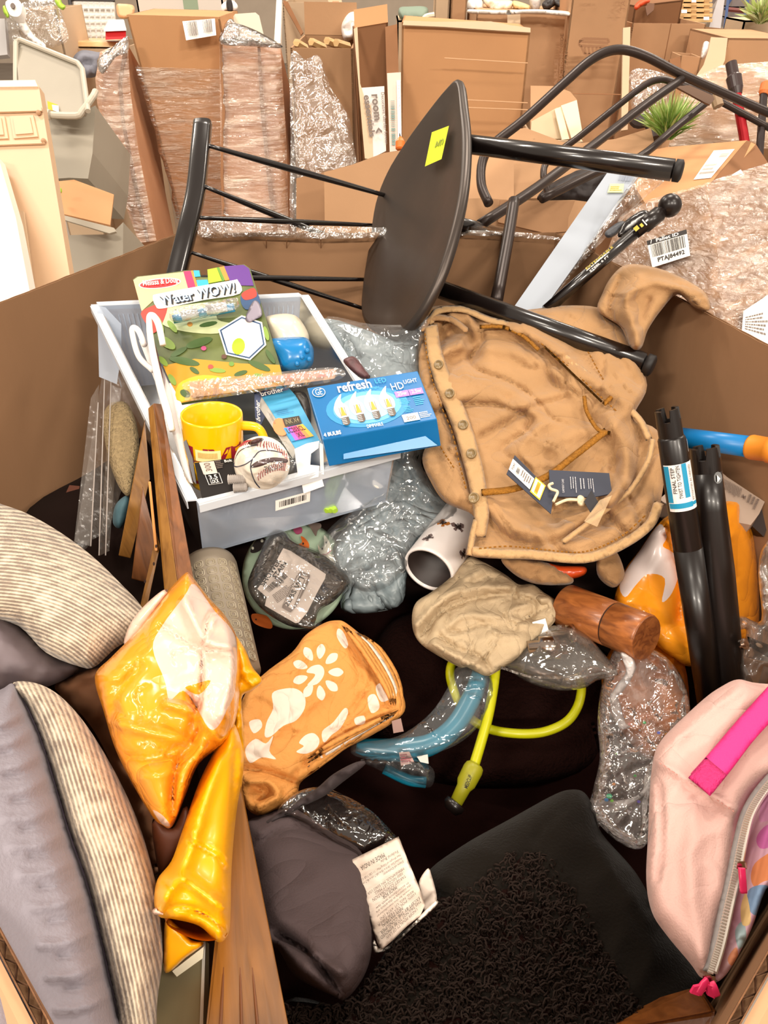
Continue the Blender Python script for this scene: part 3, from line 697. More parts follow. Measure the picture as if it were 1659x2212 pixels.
# ---- cartons at right
b = carton('brown_carton', 'wide brown carton behind the tall metal frame', (1366, 50, 2.9), (1526, 52, 2.9), .5, CB)
q = b['q']; marks(q, [(.52, 0, .53, .5)], CBD, b['t'])
b = carton('brown_carton', 'dark carton lying on the wide brown carton', (1372, 12, 3.1), (1476, 0, 3.1), .3, CBD, open_top=False)
slab('handle_hole', [(1394, 14), (1402, 6), (1414, 8), (1412, 22), (1398, 34)], 3.07, .004, mat('dark_hole', '#6b4a36', .8), b['t'])
o = soft('orange_tool', [(1370, 14), (1380, 2), (1398, -4), (1404, 4), (1386, 14), (1374, 22)], 2.95, mat('orange_tool', '#e8562c', .45), thick=.03, edge=5, sp=4); tag(o, 'bright orange tool handle at the top edge beside the tall carton', 'tool')
ps = thing('pallet_stack', 'stack of light wooden pallets far at the back', 'pallets', P(1500, 50, 4.6))
for k in range(5):
    z = P(1500, 48-k*11, 4.6)
    obj('pallet_board', boxv(z+Vector((-.11, 0, 0)), (.22, 0, 0), (0, .4, 0), (0, 0, .018)), TANW, ps)
    for s in (-.10, -.02, .06): obj('pallet_block', boxv(z+Vector((s, .01, .018)), (.03, 0, 0), (0, .4, 0), (0, 0, .016)), PALW, ps)
slab('label', [(1494, -2), (1504, -2), (1504, 5), (1494, 5)], 4.55, .002, WHT, ps); slab('label', [(1520, 36), (1532, 36), (1532, 43), (1520, 43)], 4.55, .002, WHT, ps); slab('label', [(1472, 21), (1484, 21), (1484, 28), (1472, 28)], 4.55, .002, WHT, ps)
rk = thing('storage_rack', 'blue steel storage rack far away at the top right', 'rack', P(1600, 66, 5.0))
BLU = mat('rack_blue', '#2f4878', .5)
obj('upright', hexa([P(1562, 66, 5), P(1568, 66, 5), P(1578, -20, 5), P(1572, -20, 5), P(1562, 66, 5.1), P(1568, 66, 5.1), P(1578, -20, 5.1), P(1572, -20, 5.1)]), BLU, rk)
obj('upright', hexa([P(1606, 40, 5), P(1612, 40, 5), P(1622, -20, 5), P(1616, -20, 5), P(1606, 40, 5.1), P(1612, 40, 5.1), P(1622, -20, 5.1), P(1616, -20, 5.1)]), BLU, rk)
obj('brace', tube([P(1566, 20, 5.02), P(1590, -18, 5.02)], .008, 6, curve=False), BLU, rk); obj('brace', tube([P(1566, 38, 5.02), P(1580, 62, 5.02)], .008, 6, curve=False), BLU, rk)
obj('beam', tube([P(1572, 20, 5.02), P(1612, 24, 5.02)], .015, 6, curve=False), mat('rack_red', '#7c3b34', .5), rk)
for k in range(3): obj('rack_carton', boxv(P(1580, 62-k*24, 5.25), (.22, 0, 0), (0, .4, 0), (0, 0, .055)), mat('dim_grey_pack', '#8a7f7c', .7), rk)
o = slab('grey_cabinet', [(1530, 64), (1552, -6), (1566, -6), (1556, 66)], 4.7, .1, mat('grey_cab', '#b8b3b4', .6)); tag(o, 'pale grey wrapped column left of the blue rack', 'column')
# right cartons
b = carton('brown_carton', 'wide open carton below the blue rack at right', (1525, 66, 2.9), (1700, 84, 2.9), .3, CB3)
b = carton('brown_carton', 'big plain carton at the right edge behind the red pole', (1572, 82, 2.55), (1720, 84, 2.55), .4, CB, open_top=False)
slab('pale_flap', [(1536, 80), (1572, 82), (1566, 130), (1540, 190), (1500, 240), (1500, 170), (1520, 140), (1530, 110)], 2.5, .006, CBL, b['t'])
o = soft('white_wrap', [(1520, 92), (1532, 92), (1528, 112), (1520, 126), (1514, 124)], 2.6, WBAG, thick=.02, edge=4, sp=3); tag(o, 'white crumpled wrap beside the pale cardboard flap', 'plastic film')
b = carton('small_box', 'small open box sitting behind the metal frame bend', (1470, 120, 2.5), (1516, 124, 2.5), .12, CB, zb=1.1); slab('dark_side', [(1446, 128), (1470, 122), (1470, 150), (1448, 140)], 2.5, .01, CBD, b['t'])
b = carton('brown_carton', 'small leafy green topped carton at the top right corner', (1608, 44, 3.0), (1680, 44, 3.0), .2, CBL, open_top=False)
def leaves(name, label, cu, cv, d, n, L, cols, spread=1.0, wd=.0022):
    t = thing(name, label, 'plant', P(cu, cv, d)); r = random.Random(5)
    for c in cols:
        V = []; Fs = []
        for i in range(n):
            b0 = P(cu, cv, d)+Vector((r.uniform(-1, 1), r.uniform(-1, 1), 0))*.012
            dr = Vector((r.uniform(-1, 1)*spread, r.uniform(-1, 1)*spread, r.uniform(.3, 1.2))).normalized()*L*r.uniform(.5, 1.1)
            sd = dr.cross(Vector((r.uniform(-1, 1), r.uniform(-1, 1), .3))).normalized()*wd; m_ = b0+dr*.55+Vector((0, 0, L*.06)); k = len(V)
            V += [b0-sd, b0+sd, m_+sd*1.3, m_-sd*1.3, b0+dr]; Fs += [(k, k+1, k+2, k+3), (k+3, k+2, k+4)]
        obj('leaf_tuft', (V, Fs), c, t, kind='stuff')
    return t
G1 = mat('leaf_green', '#7fa044', .5); G2 = mat('leaf_light', '#b8cc7c', .5); G3 = mat('leaf_pale', '#c3c695', .6)
leaves('artificial_grass_plant', 'tuft of green artificial grass standing behind the metal frame', 1440, 300, 2.05, 190, .12, [G1, G2], .75)
leaves('leafy_plant', 'pale leafy plant at the top right corner', 1642, 50, 2.9, 160, .11, [G3, G2], 1.1, .004)

# ---- middle distance: neighbouring gaylord behind the rim, with flaps
nb = thing('neighbour_pallet_box', 'open cardboard pallet box directly behind, with bent flaps', 'box', P(1000, 480, 2.0))
slab('side_panel', [(640, 385), (700, 372), (712, 368), (716, 520), (640, 520)], 1.95, .006, CBI, nb)
slab('front_panel', [(700, 372), (760, 356), (830, 330), (872, 324), (900, 350), (910, 520), (702, 520)], 1.80, .006, CB3, nb)
slab('front_panel', [(985, 430), (1040, 428), (1140, 434), (1240, 432), (1270, 436), (1276, 530), (985, 520)], 1.72, .006, CB3, nb)
slab('bent_flap', [(1080, 432), (1242, 434), (1240, 440), (1228, 470), (1226, 500), (1180, 504), (1076, 480)], 1.69, .006, CBI, nb)
slab('back_flap', [(1098, 282), (1135, 276), (1230, 312), (1330, 300), (1406, 276), (1412, 302), (1410, 420), (1100, 430)], [(1098, 282, 2.15), (1406, 276, 2.1), (1250, 430, 1.98)], .006, CB3, nb)
slab('inner_panel', [(940, 330), (1110, 330), (1110, 440), (960, 470)], 2.0, .006, CB, nb)
o = soft('black_liner', [(1160, 430), (1185, 400), (1230, 376), (1260, 366), (1330, 372), (1310, 432), (1200, 434)], 1.9, mat('black_liner', '#1d1211', .6), thick=.03, bulge=.02, wr=[(.01, 30, 'r')], sp=8); tag(o, 'black plastic item lying inside the box behind', 'plastic')
b = carton('small_open_carton', 'open carton with a rounded white edged flap beside the big plain carton', (1152, 300, 2.12), (1260, 306, 2.12), .3, CBL)
slab('curved_flap', [(1146, 185), (1200, 186), (1232, 198), (1246, 215), (1252, 300), (1146, 305)], 2.22, .006, CB, b['t'])
slab('pale_patch', [(1148, 262), (1204, 232), (1218, 300), (1146, 300)], 2.18, .006, mat('cardboard_grey', '#cbb695', .8), b['t']); slab('cream_flap', [(1212, 228), (1246, 216), (1260, 298), (1236, 302)], 2.16, .006, mat('cream_card', '#f0dfc0', .7), b['t'])
slab('cream_flap', [(1198, 236), (1212, 230), (1230, 300), (1214, 302)], 2.165, .006, mat('cream_card', '#f0dfc0', .7), b['t'])
o = thing('orange_bottle', 'small orange bottle with a dark tip between the label carton and the chair seat', 'bottle', P(864, 322, 1.95))
obj('body', lathe(P(864, 324, 1.95), P(865, 296, 1.95), [(0, .008), (.1, .012), (.6, .0125), (.8, .009), (1, .004)], 16), mat('orange_bottle', '#e8732a', .35), o)
obj('tip', lathe(P(865, 298, 1.95), P(863, 288, 1.95), [(0, .003), (1, .001)], 8), BLK, o)
o = obj('black_grip', tube([P(1368, 240, 2.3), P(1376, 262, 2.3), P(1404, 262, 2.3), P(1412, 300, 2.3)], .02, 8), mat('dim_black', '#3a302e', .6)); tag(o, 'dim black object between the tall carton and the grass plant', 'object')
# clear film pocket behind metal frame
o = soft('clear_bag', [(1360, 160), (1400, 150), (1460, 175), (1440, 230), (1420, 290), (1370, 250)], 2.35, FILMC, single=True, wr=[(.008, 30, 'r')], sp=8); tag(o, 'crumpled clear bag hanging behind the metal frame', 'bag')

# ---- wrapped neighbours at right
b = thing('wrapped_pallet', 'stretch wrapped carton block behind the red pole', 'box', P(1560, 300, 2.1))
slab('front_panel', [(1486, 180), (1560, 146), (1700, 134), (1700, 320), (1440, 330), (1468, 240)], 2.2, .4, CB, b)
soft('stretch_film', [(1476, 176), (1560, 140), (1700, 130), (1700, 320), (1440, 330), (1465, 240)], 2.18, FILMW, b, single=True, wr=[(.012, 60, 'r')], sp=10, curve=False)
b = thing('wrapped_pallet', 'large stretch wrapped pallet box at right with a white pallet barcode label', 'box', P(1500, 640, 1.5))
DL = [(1340, 470, 1.64), (1526, 400, 1.55), (1570, 700, 1.30)]; DR = [(1526, 400, 1.55), (1690, 350, 1.62), (1570, 700, 1.30)]
slab('left_panel', [(1340, 470), (1390, 440), (1526, 400), (1552, 560), (1570, 705), (1560, 840), (1300, 840), (1290, 600)], DL, .01, CB, b)
slab('right_panel', [(1526, 400), (1560, 386), (1700, 345), (1760, 900), (1560, 840), (1570, 705), (1552, 560)], DR, .01, CB, b)
soft('stretch_film', [(1340, 465), (1390, 435), (1526, 395), (1552, 560), (1570, 705), (1560, 840), (1300, 840), (1290, 600)], [(u, v, d-.008) for u, v, d in DL], FILMR, b, single=True, bulge=0, wr=[(.006, 80, 'r', (3, .5, -20)), (.004, 20, 'n', (4, .7, -22))], sp=9, curve=False)
soft('stretch_film', [(1526, 395), (1560, 382), (1700, 340), (1760, 900), (1560, 840), (1570, 705), (1552, 560)], [(u, v, d-.008) for u, v, d in DR], FILMR, b, single=True, bulge=0, wr=[(.006, 80, 'r', (3, .5, -20)), (.004, 20, 'n', (4, .7, -40))], sp=9, curve=False)
q = Qpx([(1397, 521), (1483, 496), (1491, 552), (1409, 578)], [(u, v, d-.017) for u, v, d in DL])
marks(q, [(0, 0, 1, 1)], WHT, b, 0.0, 'label'); marks(q, [(0, 0, 1, .17)], BLK, b, .0006); text(q, '/  Pallet ID', .08, .02, .80, .15, WHT, b, 0, .02, .0012); barcode(q, .07, .2, .95, .66, BLK, b, 34); text(q, 'PTAJ84492', .18, .72, .88, .93, BLK, b, 0, .03)
q = Qpx([(1606, 672), (1700, 610), (1720, 790), (1602, 722)], [(u, v, d-.02) for u, v, d in DR])
marks(q, [(0, 0, 1, 1)], WHT, b, 0.0, 'paper_label'); lines(q, .05, .3, .55, .8, 6, GRY, b)
# white paper packet outside the right wall
# carton lying open at right
b = thing('lying_carton', 'brown carton lying on its side at right with a white address label', 'box', P(1500, 380, 1.9))
DQ = [(1395, 330, 1.95), (1620, 305, 1.95), (1400, 420, 1.8)]
slab('front_panel', [(1378, 330), (1440, 318), (1614, 303), (1632, 312), (1560, 395), (1500, 440), (1400, 450), (1370, 400)], DQ, .01, CB2, b)
slab('side_panel', [(1614, 303), (1632, 310), (1659, 352), (1690, 370), (1560, 430), (1530, 404)], [(1614, 303, 1.94), (1680, 365, 1.95), (1540, 410, 1.75)], .01, CBD, b)
q = Qpx([(1542, 325), (1587, 322), (1536, 384), (1498, 388)], [(u, v, d-.004) for u, v, d in DQ]); marks(q, [(0, 0, 1, 1)], WHT, b, 0, 'label'); barcode(q, .5, .1, .9, .35, mat('pale_grey_print', '#b9b0a8', .6), b, 16, vert=False); lines(q, .1, .5, .9, .9, 3, mat('pale_grey_print', '#b9b0a8', .6), b)
slab('paper_scrap', [(1580, 378), (1600, 366), (1610, 380), (1590, 392)], 1.74, .002, WHT, b)
# poles standing in the far right
o = thing('vacuum_wand', 'red tube with a dark plastic connector standing at right', 'tube', P(1600, 310, 2.0))
obj('wand', tube([P(1612, 330, 2.0), P(1606, 290, 2.0), P(1590, 200, 2.0)], .0125, 14, curve=False), mat('red_metal', '#b01a26', .3, metal=.3), o)
obj('connector', lathe(P(1592, 205, 2.0), P(1579, 136, 2.0), [(0, .013), (.2, .0185), (.55, .02), (.6, .0165), (.62, .015), (1, .0145), (1, .010)], 20), mat('dark_connector', '#3d2f2e', .3), o)
o = thing('orange_grip_tool', 'black tool shaft with an orange head at the right edge', 'tool', P(1640, 330, 2.0))
obj('shaft', tube([P(1640, 340, 2.0), P(1648, 230, 2.0), P(1650, 202, 2.0)], .010, 12, curve=False), mat('black_shaft', '#2a1d1b', .4), o)
obj('head', lathe(P(1650, 206, 2.0), P(1660, 178, 2.0), [(0, .012), (.2, .016), (.8, .018), (1, .010)], 16), mat('orange_head', '#d8783a', .5), o)

# ================================================================= METAL CHAIR AND FRAME
MBK = mat('satin_black_metal', '#140e0d', .24, metal=.2, spec=.8, coat=.5)
MSEAT = mat('satin_black_seat', '#4a423d', .38, metal=.75, spec=.7, bump=.05, bscale=40)
MGR = mat('dark_tube_metal', '#332824', .36, metal=.4)
ch = thing('metal_chair', 'overturned black metal chair with spindle back lying across the open box', 'chair', P(930, 600, 1.15))
SEAT = [(986, 180), (994, 240), (998, 310), (993, 400), (978, 480), (955, 560), (928, 625), (893, 683), (852, 719), (806, 702), (784, 672), (786, 610), (800, 520), (812, 440), (836, 375), (872, 315), (915, 255), (962, 196)]
# seat plane seen almost edge on: right side nearer
SD = [(986, 180, 1.20), (998, 330, 1.10), (850, 715, 1.10), (800, 500, 1.36)]
def seat_mesh():
    df = dplane(SD); out = [tuple(p) for p in resample(crom(SEAT, 4, True), 14, True)]
    XY, T, _ = triang(out, (), 16, jitter=.1); e = segdist(XY, out+[out[0]])
    F1 = [P(a, b, float(df(a, b))) for a, b in XY]; n = (F1[40]-F1[0]).cross(F1[80]-F1[0]).normalized()
    c3 = sum(F1, Vector())/len(F1)
    a, b_, c = P(*SD[0]), P(*SD[2]), P(*SD[3]); n = (b_-a).cross(c-a).normalized()
    if n.dot(CAM-a) < 0: n = -n
    ed = [P(x, y, float(df(x, y))) for x, y in out]; V = []; k = len(XY); cnt = {}
    for t in T:
        for i in range(3):
            g = tuple(sorted((t[i], t[(i+1) % 3]))); cnt[g] = cnt.get(g, 0)+1
    bd = set(i for g, q in cnt.items() if q == 1 for i in g); C = Vector(c3)
    fr = []; bk = []
    for i, p in enumerate(F1):
        r = min(1, e[i]/60.0); sh = .012*(r*r*(3-2*r))
        fr.append(p-n*sh)
        bk.append(p-n*(sh+.016))
    V = fr+bk; Fs = []
    for t in T:
        q = (V[t[1]]-V[t[0]]).cross(V[t[2]]-V[t[0]]); t = t if q.dot(n) > 0 else t[::-1]
        Fs.append(t); Fs.append(tuple(i+k for i in t[::-1]))
    # rolled rim
    ring = [p for p in ed]; m = len(ring); b0 = len(V); seg = 8
    for i, p in enumerate(ring):
        rad = (p-C); rad -= n*rad.dot(n); rad.normalize()
        for s in range(seg+1):
            an = math.pi*s/seg; V.append(p-n*.008+n*.008*math.cos(an)+rad*(.009*math.sin(an)))
    for i in range(m):
        j = (i+1) % m
        for s in range(seg): Fs.append((b0+i*(seg+1)+s, b0+j*(seg+1)+s, b0+j*(seg+1)+s+1, b0+i*(seg+1)+s+1))
    return (V, Fs), n
sv, SN = seat_mesh(); so = obj('seat', sv, MSEAT, ch, True)
q = Qpx([(935, 287), (972, 273), (956, 345), (920, 361)], SD); q = Quad([p+q.n*.002 for p in q.c])
marks(q, [(0, 0, 1, 1)], mat('neon_sticker', '#dcee2e', .5), ch, 0.0, 'sticker')
strokes(q, [((.45, .55), (.5, .38)), ((.5, .38), (.6, .48)), ((.6, .48), (.48, .52)), ((.62, .55), (.68, .36)), ((.75, .38), (.74, .56)), ((.82, .36), (.9, .45)), ((.9, .45), (.84, .55)), ((.7, .4), (.82, .4))], .03, mat('faint_pen', '#9aa53a', .6), ch)
# crest rail: flat curved bar, left
def bar(pts, wv, tv, bev=.004):
    """swept rounded rectangle; wv,tv half sizes; pts world"""
    V = []; Fs = []; pts = [Vector(tuple(p)) for p in crom(pts, 5)]; N_ = len(pts); prof = []
    for k in range(16):
        an = 2*math.pi*k/16; c, s = math.cos(an), math.sin(an); prof.append((wv*abs(c)**.6*(1 if c > 0 else -1), tv*abs(s)**.6*(1 if s > 0 else -1)))
    for i, p in enumerate(pts):
        t = (pts[min(N_-1, i+1)]-pts[max(0, i-1)]).normalized(); s = t.cross(RF).normalized(); c = s.cross(t)
        for x, y in prof: V.append(p+s*x+c*y)
    for i in range(N_-1):
        for k in range(16): k2 = (k+1) % 16; Fs.append((i*16+k, i*16+k2, (i+1)*16+k2, (i+1)*16+k))
    Fs.append(tuple(range(16))[::-1]); Fs.append(tuple((N_-1)*16+k for k in range(16)))
    return V, Fs
obj('crest_rail', bar([P(438, 266, 1.22), P(432, 330, 1.20), P(422, 420, 1.18), P(404, 500, 1.16), P(382, 590, 1.15), P(360, 680, 1.14)], .0150, .011), MBK, ch, True)
for (u0, v0, d0, u1, v1, d1, r0) in [(448, 314, 1.20, 836, 423, 1.36, .0042), (440, 402, 1.18, 816, 554, 1.38, .0042), (426, 470, 1.17, 818, 487, 1.38, .0036), (412, 545, 1.16, 796, 670, 1.33, .0036), (402, 598, 1.15, 800, 604, 1.33, .0036)]:
    m_ = ((u0*.55+u1*.45), (v0*.55+v1*.45), (d0+d1)/2)
    obj('spindle', tube([P(u0, v0, d0), P(*m_), P(u1, v1, d1)], [r0*.75, r0*1.35, r0*.9], 10), MBK, ch, True)
def leg(a, b, r, nm='leg'):
    pa, pb = P(*a), P(*b); obj(nm, lathe(pa, pb, [(0, r*.95), (.96, r), (.965, r*.6), (.97, r*.6)], 24), MBK, ch, True)
    ca = pa.lerp(pb, .968); obj('rubber_foot', lathe(ca, pb, [(0, r*1.01), (.8, r*1.01), (1, r*.75)], 24), mat('rubber_foot', '#120c0b', .6), ch, True)
leg((1001, 310, 1.135), (1474, 370, 1.02), .0145); leg((932, 618, 1.13), (1412, 792, 1.00), .0145); leg((950, 476, 1.20), (1094, 508, 1.55), .0130); leg((900, 600, 1.30), (905, 700, 1.50), .0130)

fr = thing('tube_frame', 'dark metal tube frame of a rack lying behind the chair legs', 'frame', P(1100, 650, 1.5))
def tb(nm, pts, r): obj(nm, tube([P(*p) for p in pts], r, 12, 5), MGR, fr, True)
tb('outer_tube', [(1056, 440, 1.62), (1040, 400, 1.64), (1042, 350, 1.66), (1065, 312, 1.67), (1130, 260, 1.68), (1220, 178, 1.70), (1270, 134, 1.71), (1310, 112, 1.72), (1350, 108, 1.73), (1400, 124, 1.74), (1470, 160, 1.76), (1560, 200, 1.79), (1680, 252, 1.82)], .0105)
tb('inner_tube', [(1186, 424, 1.85), (1174, 380, 1.86), (1186, 345, 1.88), (1250, 296, 1.90), (1330, 232, 1.92), (1390, 186, 1.94), (1424, 172, 1.95), (1455, 178, 1.96), (1530, 206, 1.97), (1680, 286, 2.0)], .0085)
tb('cross_bar', [(1472, 172, 1.76), (1400, 222, 1.70), (1280, 315, 1.62), (1160, 405, 1.47), (1036, 486, 1.38)], .0100)
tb('cross_bar', [(1530, 218, 1.93), (1460, 275, 1.86), (1380, 340, 1.80), (1290, 372, 1.70), (1170, 430, 1.62)], .0095)
tb('strut', [(1110, 434, 1.34), (1098, 510, 1.29), (1072, 652, 1.20)], .0105)
slab('bracket', [(1458, 186), (1490, 184), (1540, 206), (1544, 214), (1534, 226), (1524, 222)], 1.86, .006, mat('bracket_metal', '#6b5344', .4, metal=.4), fr)
obj('joint_sleeve', tube([P(1545, 206, 1.955), P(1552, 230, 1.955)], .014, 10, curve=False), mat('tape_tan', '#9b8266', .6), fr)
# silvery flat slat in a clear sleeve
SIL = mat('silver_slat', '#a3abb6', .35, metal=.15)
sl = thing('flat_slat', 'pale silver flat slat in a clear sleeve leaning out of the box', 'slat', P(1130, 680, 1.2))
DS = [(1110, 670, 1.15), (1170, 670, 1.15), (1380, 372, 1.27)]
slab('slat', [(1104, 672), (1168, 676), (1388, 368), (1318, 364)], DS, .006, SIL, sl)
soft('clear_sleeve', [(1168, 676), (1230, 600), (1340, 480), (1400, 420), (1434, 392), (1426, 384), (1385, 370), (1290, 500)], 1.20, FILMC, sl, single=True, wr=[(.005, 30, 'r')], sp=7)
q = Qpx([(1318, 397), (1348, 397), (1346, 416), (1312, 416)], [(u, v, d-.003) for u, v, d in DS]); marks(q, [(0, 0, 1, 1)], mat('pale_yellow', '#e3dfa0', .6), sl, 0, 'price_sticker'); lines(q, .1, .3, .9, .9, 3, mat('mustard', '#b9a24a', .6), sl)
q = Qpx([(1340, 374), (1376, 376), (1368, 392), (1334, 390)], [(u, v, d-.003) for u, v, d in DS]); barcode(q, 0, 0, 1, 1, mat('grey_blue', '#8b93a3', .6), sl, 14)
# black telescopic pole with ball end
po = thing('telescopic_pole', 'black pole with a round ball end and yellow print leaning over the rim', 'pole', P(1190, 665, 1.1))
a, b = P(1180, 670, 1.12), P(1405, 475, 1.12)
obj('lower_tube', tube([a, P(1375, 500, 1.12)], .0088, 16, curve=False), MBK, po, True)
obj('upper_tube', lathe(P(1372, 502, 1.12), P(1434, 454, 1.12), [(0, .0100), (.3, .0100), (.32, .0122), (.84, .0120), (.86, .0085), (1, .0085)], 20), mat('satin_pole', '#1d1614', .3), po, True)
obj('ball_end', ball(P(1447, 444, 1.12), .0172), mat('satin_pole', '#1d1614', .3), po, True)
qn = Qpx([(1262, 580), (1336, 518), (1346, 530), (1272, 592)], 1.108); YP = mat('yellow_print', '#c9b23a', .5)
text(qn, 'EXTENDABLE', .02, .05, .8, .35, YP, po); lines(qn, .0, .4, .9, .6, 1, WHT, po); text(qn, 'PAINTER POLE' if 0 else 'STEEL 6 FT', .05, .66, .6, .95, WHT, po)
qn = Qpx([(1363, 495), (1396, 467), (1406, 479), (1373, 507)], 1.107); marks(qn, [(.1, .1, .35, .7), (.45, .3, .6, .8)], YP, po); marks(qn, [(.7, 0, .76, 1), (.8, .4, .95, .6)], WHT, po)
o = soft('black_paddle', [(1334, 508), (1350, 478), (1385, 455), (1402, 458), (1396, 474), (1370, 498), (1344, 512)], 1.16, MBK, thick=.01, bulge=.004, edge=10, sp=5); tag(o, 'thin black curved blade behind the pole with the ball end', 'blade')
o = soft('grey_clip', [(1308, 500), (1340, 478), (1352, 484), (1330, 508), (1312, 514)], 1.19, mat('slate_plastic', '#4a4c52', .5), thick=.01, edge=5, sp=4); tag(o, 'small slate grey clip inside the clear sleeve', 'clip')
# film along the back rim
o = soft('rim_film', [(428, 480), (520, 478), (620, 486), (760, 490), (850, 492), (960, 496), (1100, 500), (1200, 512), (1230, 520), (1100, 512), (960, 508), (850, 512), (700, 516), (560, 512), (432, 512)], 1.30, FILMC, single=True, wr=[(.005, 26, 'r')], sp=6, bulge=.004, edge=8); tag(o, 'crumpled clear film along the back rim of the open box', 'plastic film')
for u in (574, 618, 692): slab('vertical_crease', [(u, 518), (u+2, 518), (u+6, 700), (u+4, 700)], [(u, 518, 1.308), (u+2, 518, 1.308), (u+4, 700, 1.52)], .001, CBD, gb)

# ================================================================= PLASTIC DRAWER BIN AND ITS CONTENTS
BINM = bpy.data.materials.new('frosted_plastic'); BINM.use_nodes = True; nt = BINM.node_tree; nt.nodes.clear()
ou = N(nt, 'ShaderNodeOutputMaterial'); tr = N(nt, 'ShaderNodeBsdfTransparent'); tr.inputs[0].default_value = (.93, .95, .98, 1)
dfm = N(nt, 'ShaderNodeBsdfDiffuse'); dfm.inputs[0].default_value = hexc('#cfdcee'); tl = N(nt, 'ShaderNodeBsdfTranslucent'); tl.inputs[0].default_value = hexc('#e2eaf4'); gl = N(nt, 'ShaderNodeBsdfGlossy'); gl.inputs['Roughness'].default_value = .2
m0 = N(nt, 'ShaderNodeMixShader'); m0.inputs[0].default_value = .4; m1 = N(nt, 'ShaderNodeMixShader'); m1.inputs[0].default_value = .42; m2 = N(nt, 'ShaderNodeMixShader'); lw = N(nt, 'ShaderNodeFresnel', IOR=1.45)
nt.links.new(dfm.outputs[0], m0.inputs[1]); nt.links.new(tl.outputs[0], m0.inputs[2]); nt.links.new(tr.outputs[0], m1.inputs[1]); nt.links.new(m0.outputs[0], m1.inputs[2])
nt.links.new(lw.outputs[0], m2.inputs[0]); nt.links.new(m1.outputs[0], m2.inputs[1]); nt.links.new(gl.outputs[0], m2.inputs[2]); nt.links.new(m2.outputs[0], ou.inputs[0])
bn = thing('plastic_bin', 'frosted clear plastic drawer full of small goods, tilted on the pile', 'bin', P(620, 1180, 1.0))
R = [P(212, 660, 1.10), P(652, 640, 1.10), P(856, 966, .93), P(424, 1082, .875)]            # rim: back-left, back-right, front-right, front-left
Bm = [P(262, 835, 1.17), P(640, 800, 1.17), P(836, 1080, .975), P(438, 1194, .925)]
def wallb(i, j, nm, th=.0022, bev=0):
    c = sum(R, Vector())/4; a, b_ = R[i], R[j]; n = (b_-a).cross(Bm[i]-a).normalized()
    if n.dot(c-a) < 0: n = -n
    n *= th
    obj(nm, hexa([Bm[i], Bm[j], b_, a, Bm[i]+n, Bm[j]+n, b_+n, a+n]), BINM, bn)
wallb(0, 1, 'back_wall'); wallb(1, 2, 'side_wall'); wallb(2, 3, 'front_wall'); wallb(3, 0, 'side_wall')
obj('base', hexa([Bm[0], Bm[1], Bm[2], Bm[3]]+[x+(Bm[0]-R[0]).normalized()*.003 for x in Bm]), BINM, bn)
upv = ((R[0]-Bm[0])+(R[2]-Bm[2])).normalized(); RIMM = mat('frosted_rim', '#d9dfe6', .3, alpha=.8)
rimp = R+[R[0]]
for i in range(4):
    a, b_ = rimp[i], rimp[i+1]; c = sum(R, Vector())/4; o_ = (((a+b_)/2-c)); o_ -= upv*o_.dot(upv); o_ = o_.normalized()*(.010 if i in (1, 2, 3) else .012)
    obj('rim_flange', hexa([a, b_, b_+o_, a+o_, a+upv*.002, b_+upv*.002, b_+o_+upv*.002, a+o_+upv*.002]), RIMM, bn)
    o2 = o_*1.0; obj('rim_lip', hexa([a+o2-upv*.010, b_+o2-upv*.010, b_+o2, a+o2, a+o2*1.15-upv*.010, b_+o2*1.15-upv*.010, b_+o2*1.15, a+o2*1.15]), RIMM, bn)
# raised step at the left rear corner and lug at the front left
slab('corner_panel', [(210, 660), (228, 664), (262, 700), (262, 770), (252, 830), (214, 814)], 1.085, .002, BINM, bn)
obj('lug', hexa([P(376, 1020, .90), P(396, 1018, .90), P(400, 1034, .90), P(386, 1036, .90), P(376, 1020, .91), P(396, 1018, .91), P(400, 1034, .91), P(386, 1036, .91)]), RIMM, bn)
V = []; Fs = []
for k in range(40):
    t = .04+k*.0235; a = R[0].lerp(R[1], t); b_ = Bm[0].lerp(Bm[1], t); a = a.lerp(b_, .12); nn = -RF*.003; s = (R[1]-R[0]).normalized()*.0022
    v, f = hexa([b_, b_+s, a+s, a, b_+nn, b_+s+nn, a+s+nn, a+nn]); V, Fs = join((V, Fs), (v, f))
obj('wall_ribs', (V, Fs), BINM, bn, kind='stuff')
qf = Quad([R[3].lerp(Bm[3], .05), R[2].lerp(Bm[2], .05), R[2].lerp(Bm[2], .95), R[3].lerp(Bm[3], .95)])
marks(qf, [(.38, .36, .56, .58)], WHT, bn, .0015, 'barcode_sticker'); barcode(qf, .40, .40, .545, .52, BLK, bn, 20, .002)
# things seen through the front wall
o = slab('grey_box', [(455, 1060), (640, 1035), (700, 1050), (690, 1090), (600, 1130), (540, 1160), (448, 1140)], .962, .03, mat('slate_box', '#7d7a84', .7)); tag(o, 'dull slate box seen through the front of the drawer', 'box')
q = Qpx([(470, 1082), (560, 1070), (548, 1104), (466, 1120)], .958); lines(q, 0, 0, 1, 1, 7, mat('faint_white_print', '#bdbac2', .6), o, vert=True)
q = Qpx([(620, 1064), (650, 1058), (638, 1098), (614, 1102)], .955); marks(q, [(0, 0, 1, 1)], WHT, o, 0, 'label'); lines(q, .1, .1, .9, .9, 4, GRY, o, vert=True)
o = thing('green_straws', 'bundle of lime green sticks seen through the drawer wall', 'sticks', P(720, 1090, .96))
for k in range(3): obj('stick', tube([P(742-k*3, 1012, 1.0), P(722-k*8, 1060, .975), P(704+k*10, 1104, .95)], .004, 8), LIME, o)
o = thing('white_bottle', 'white bottle with a round cap end seen through the drawer', 'bottle', P(810, 1030, .97))
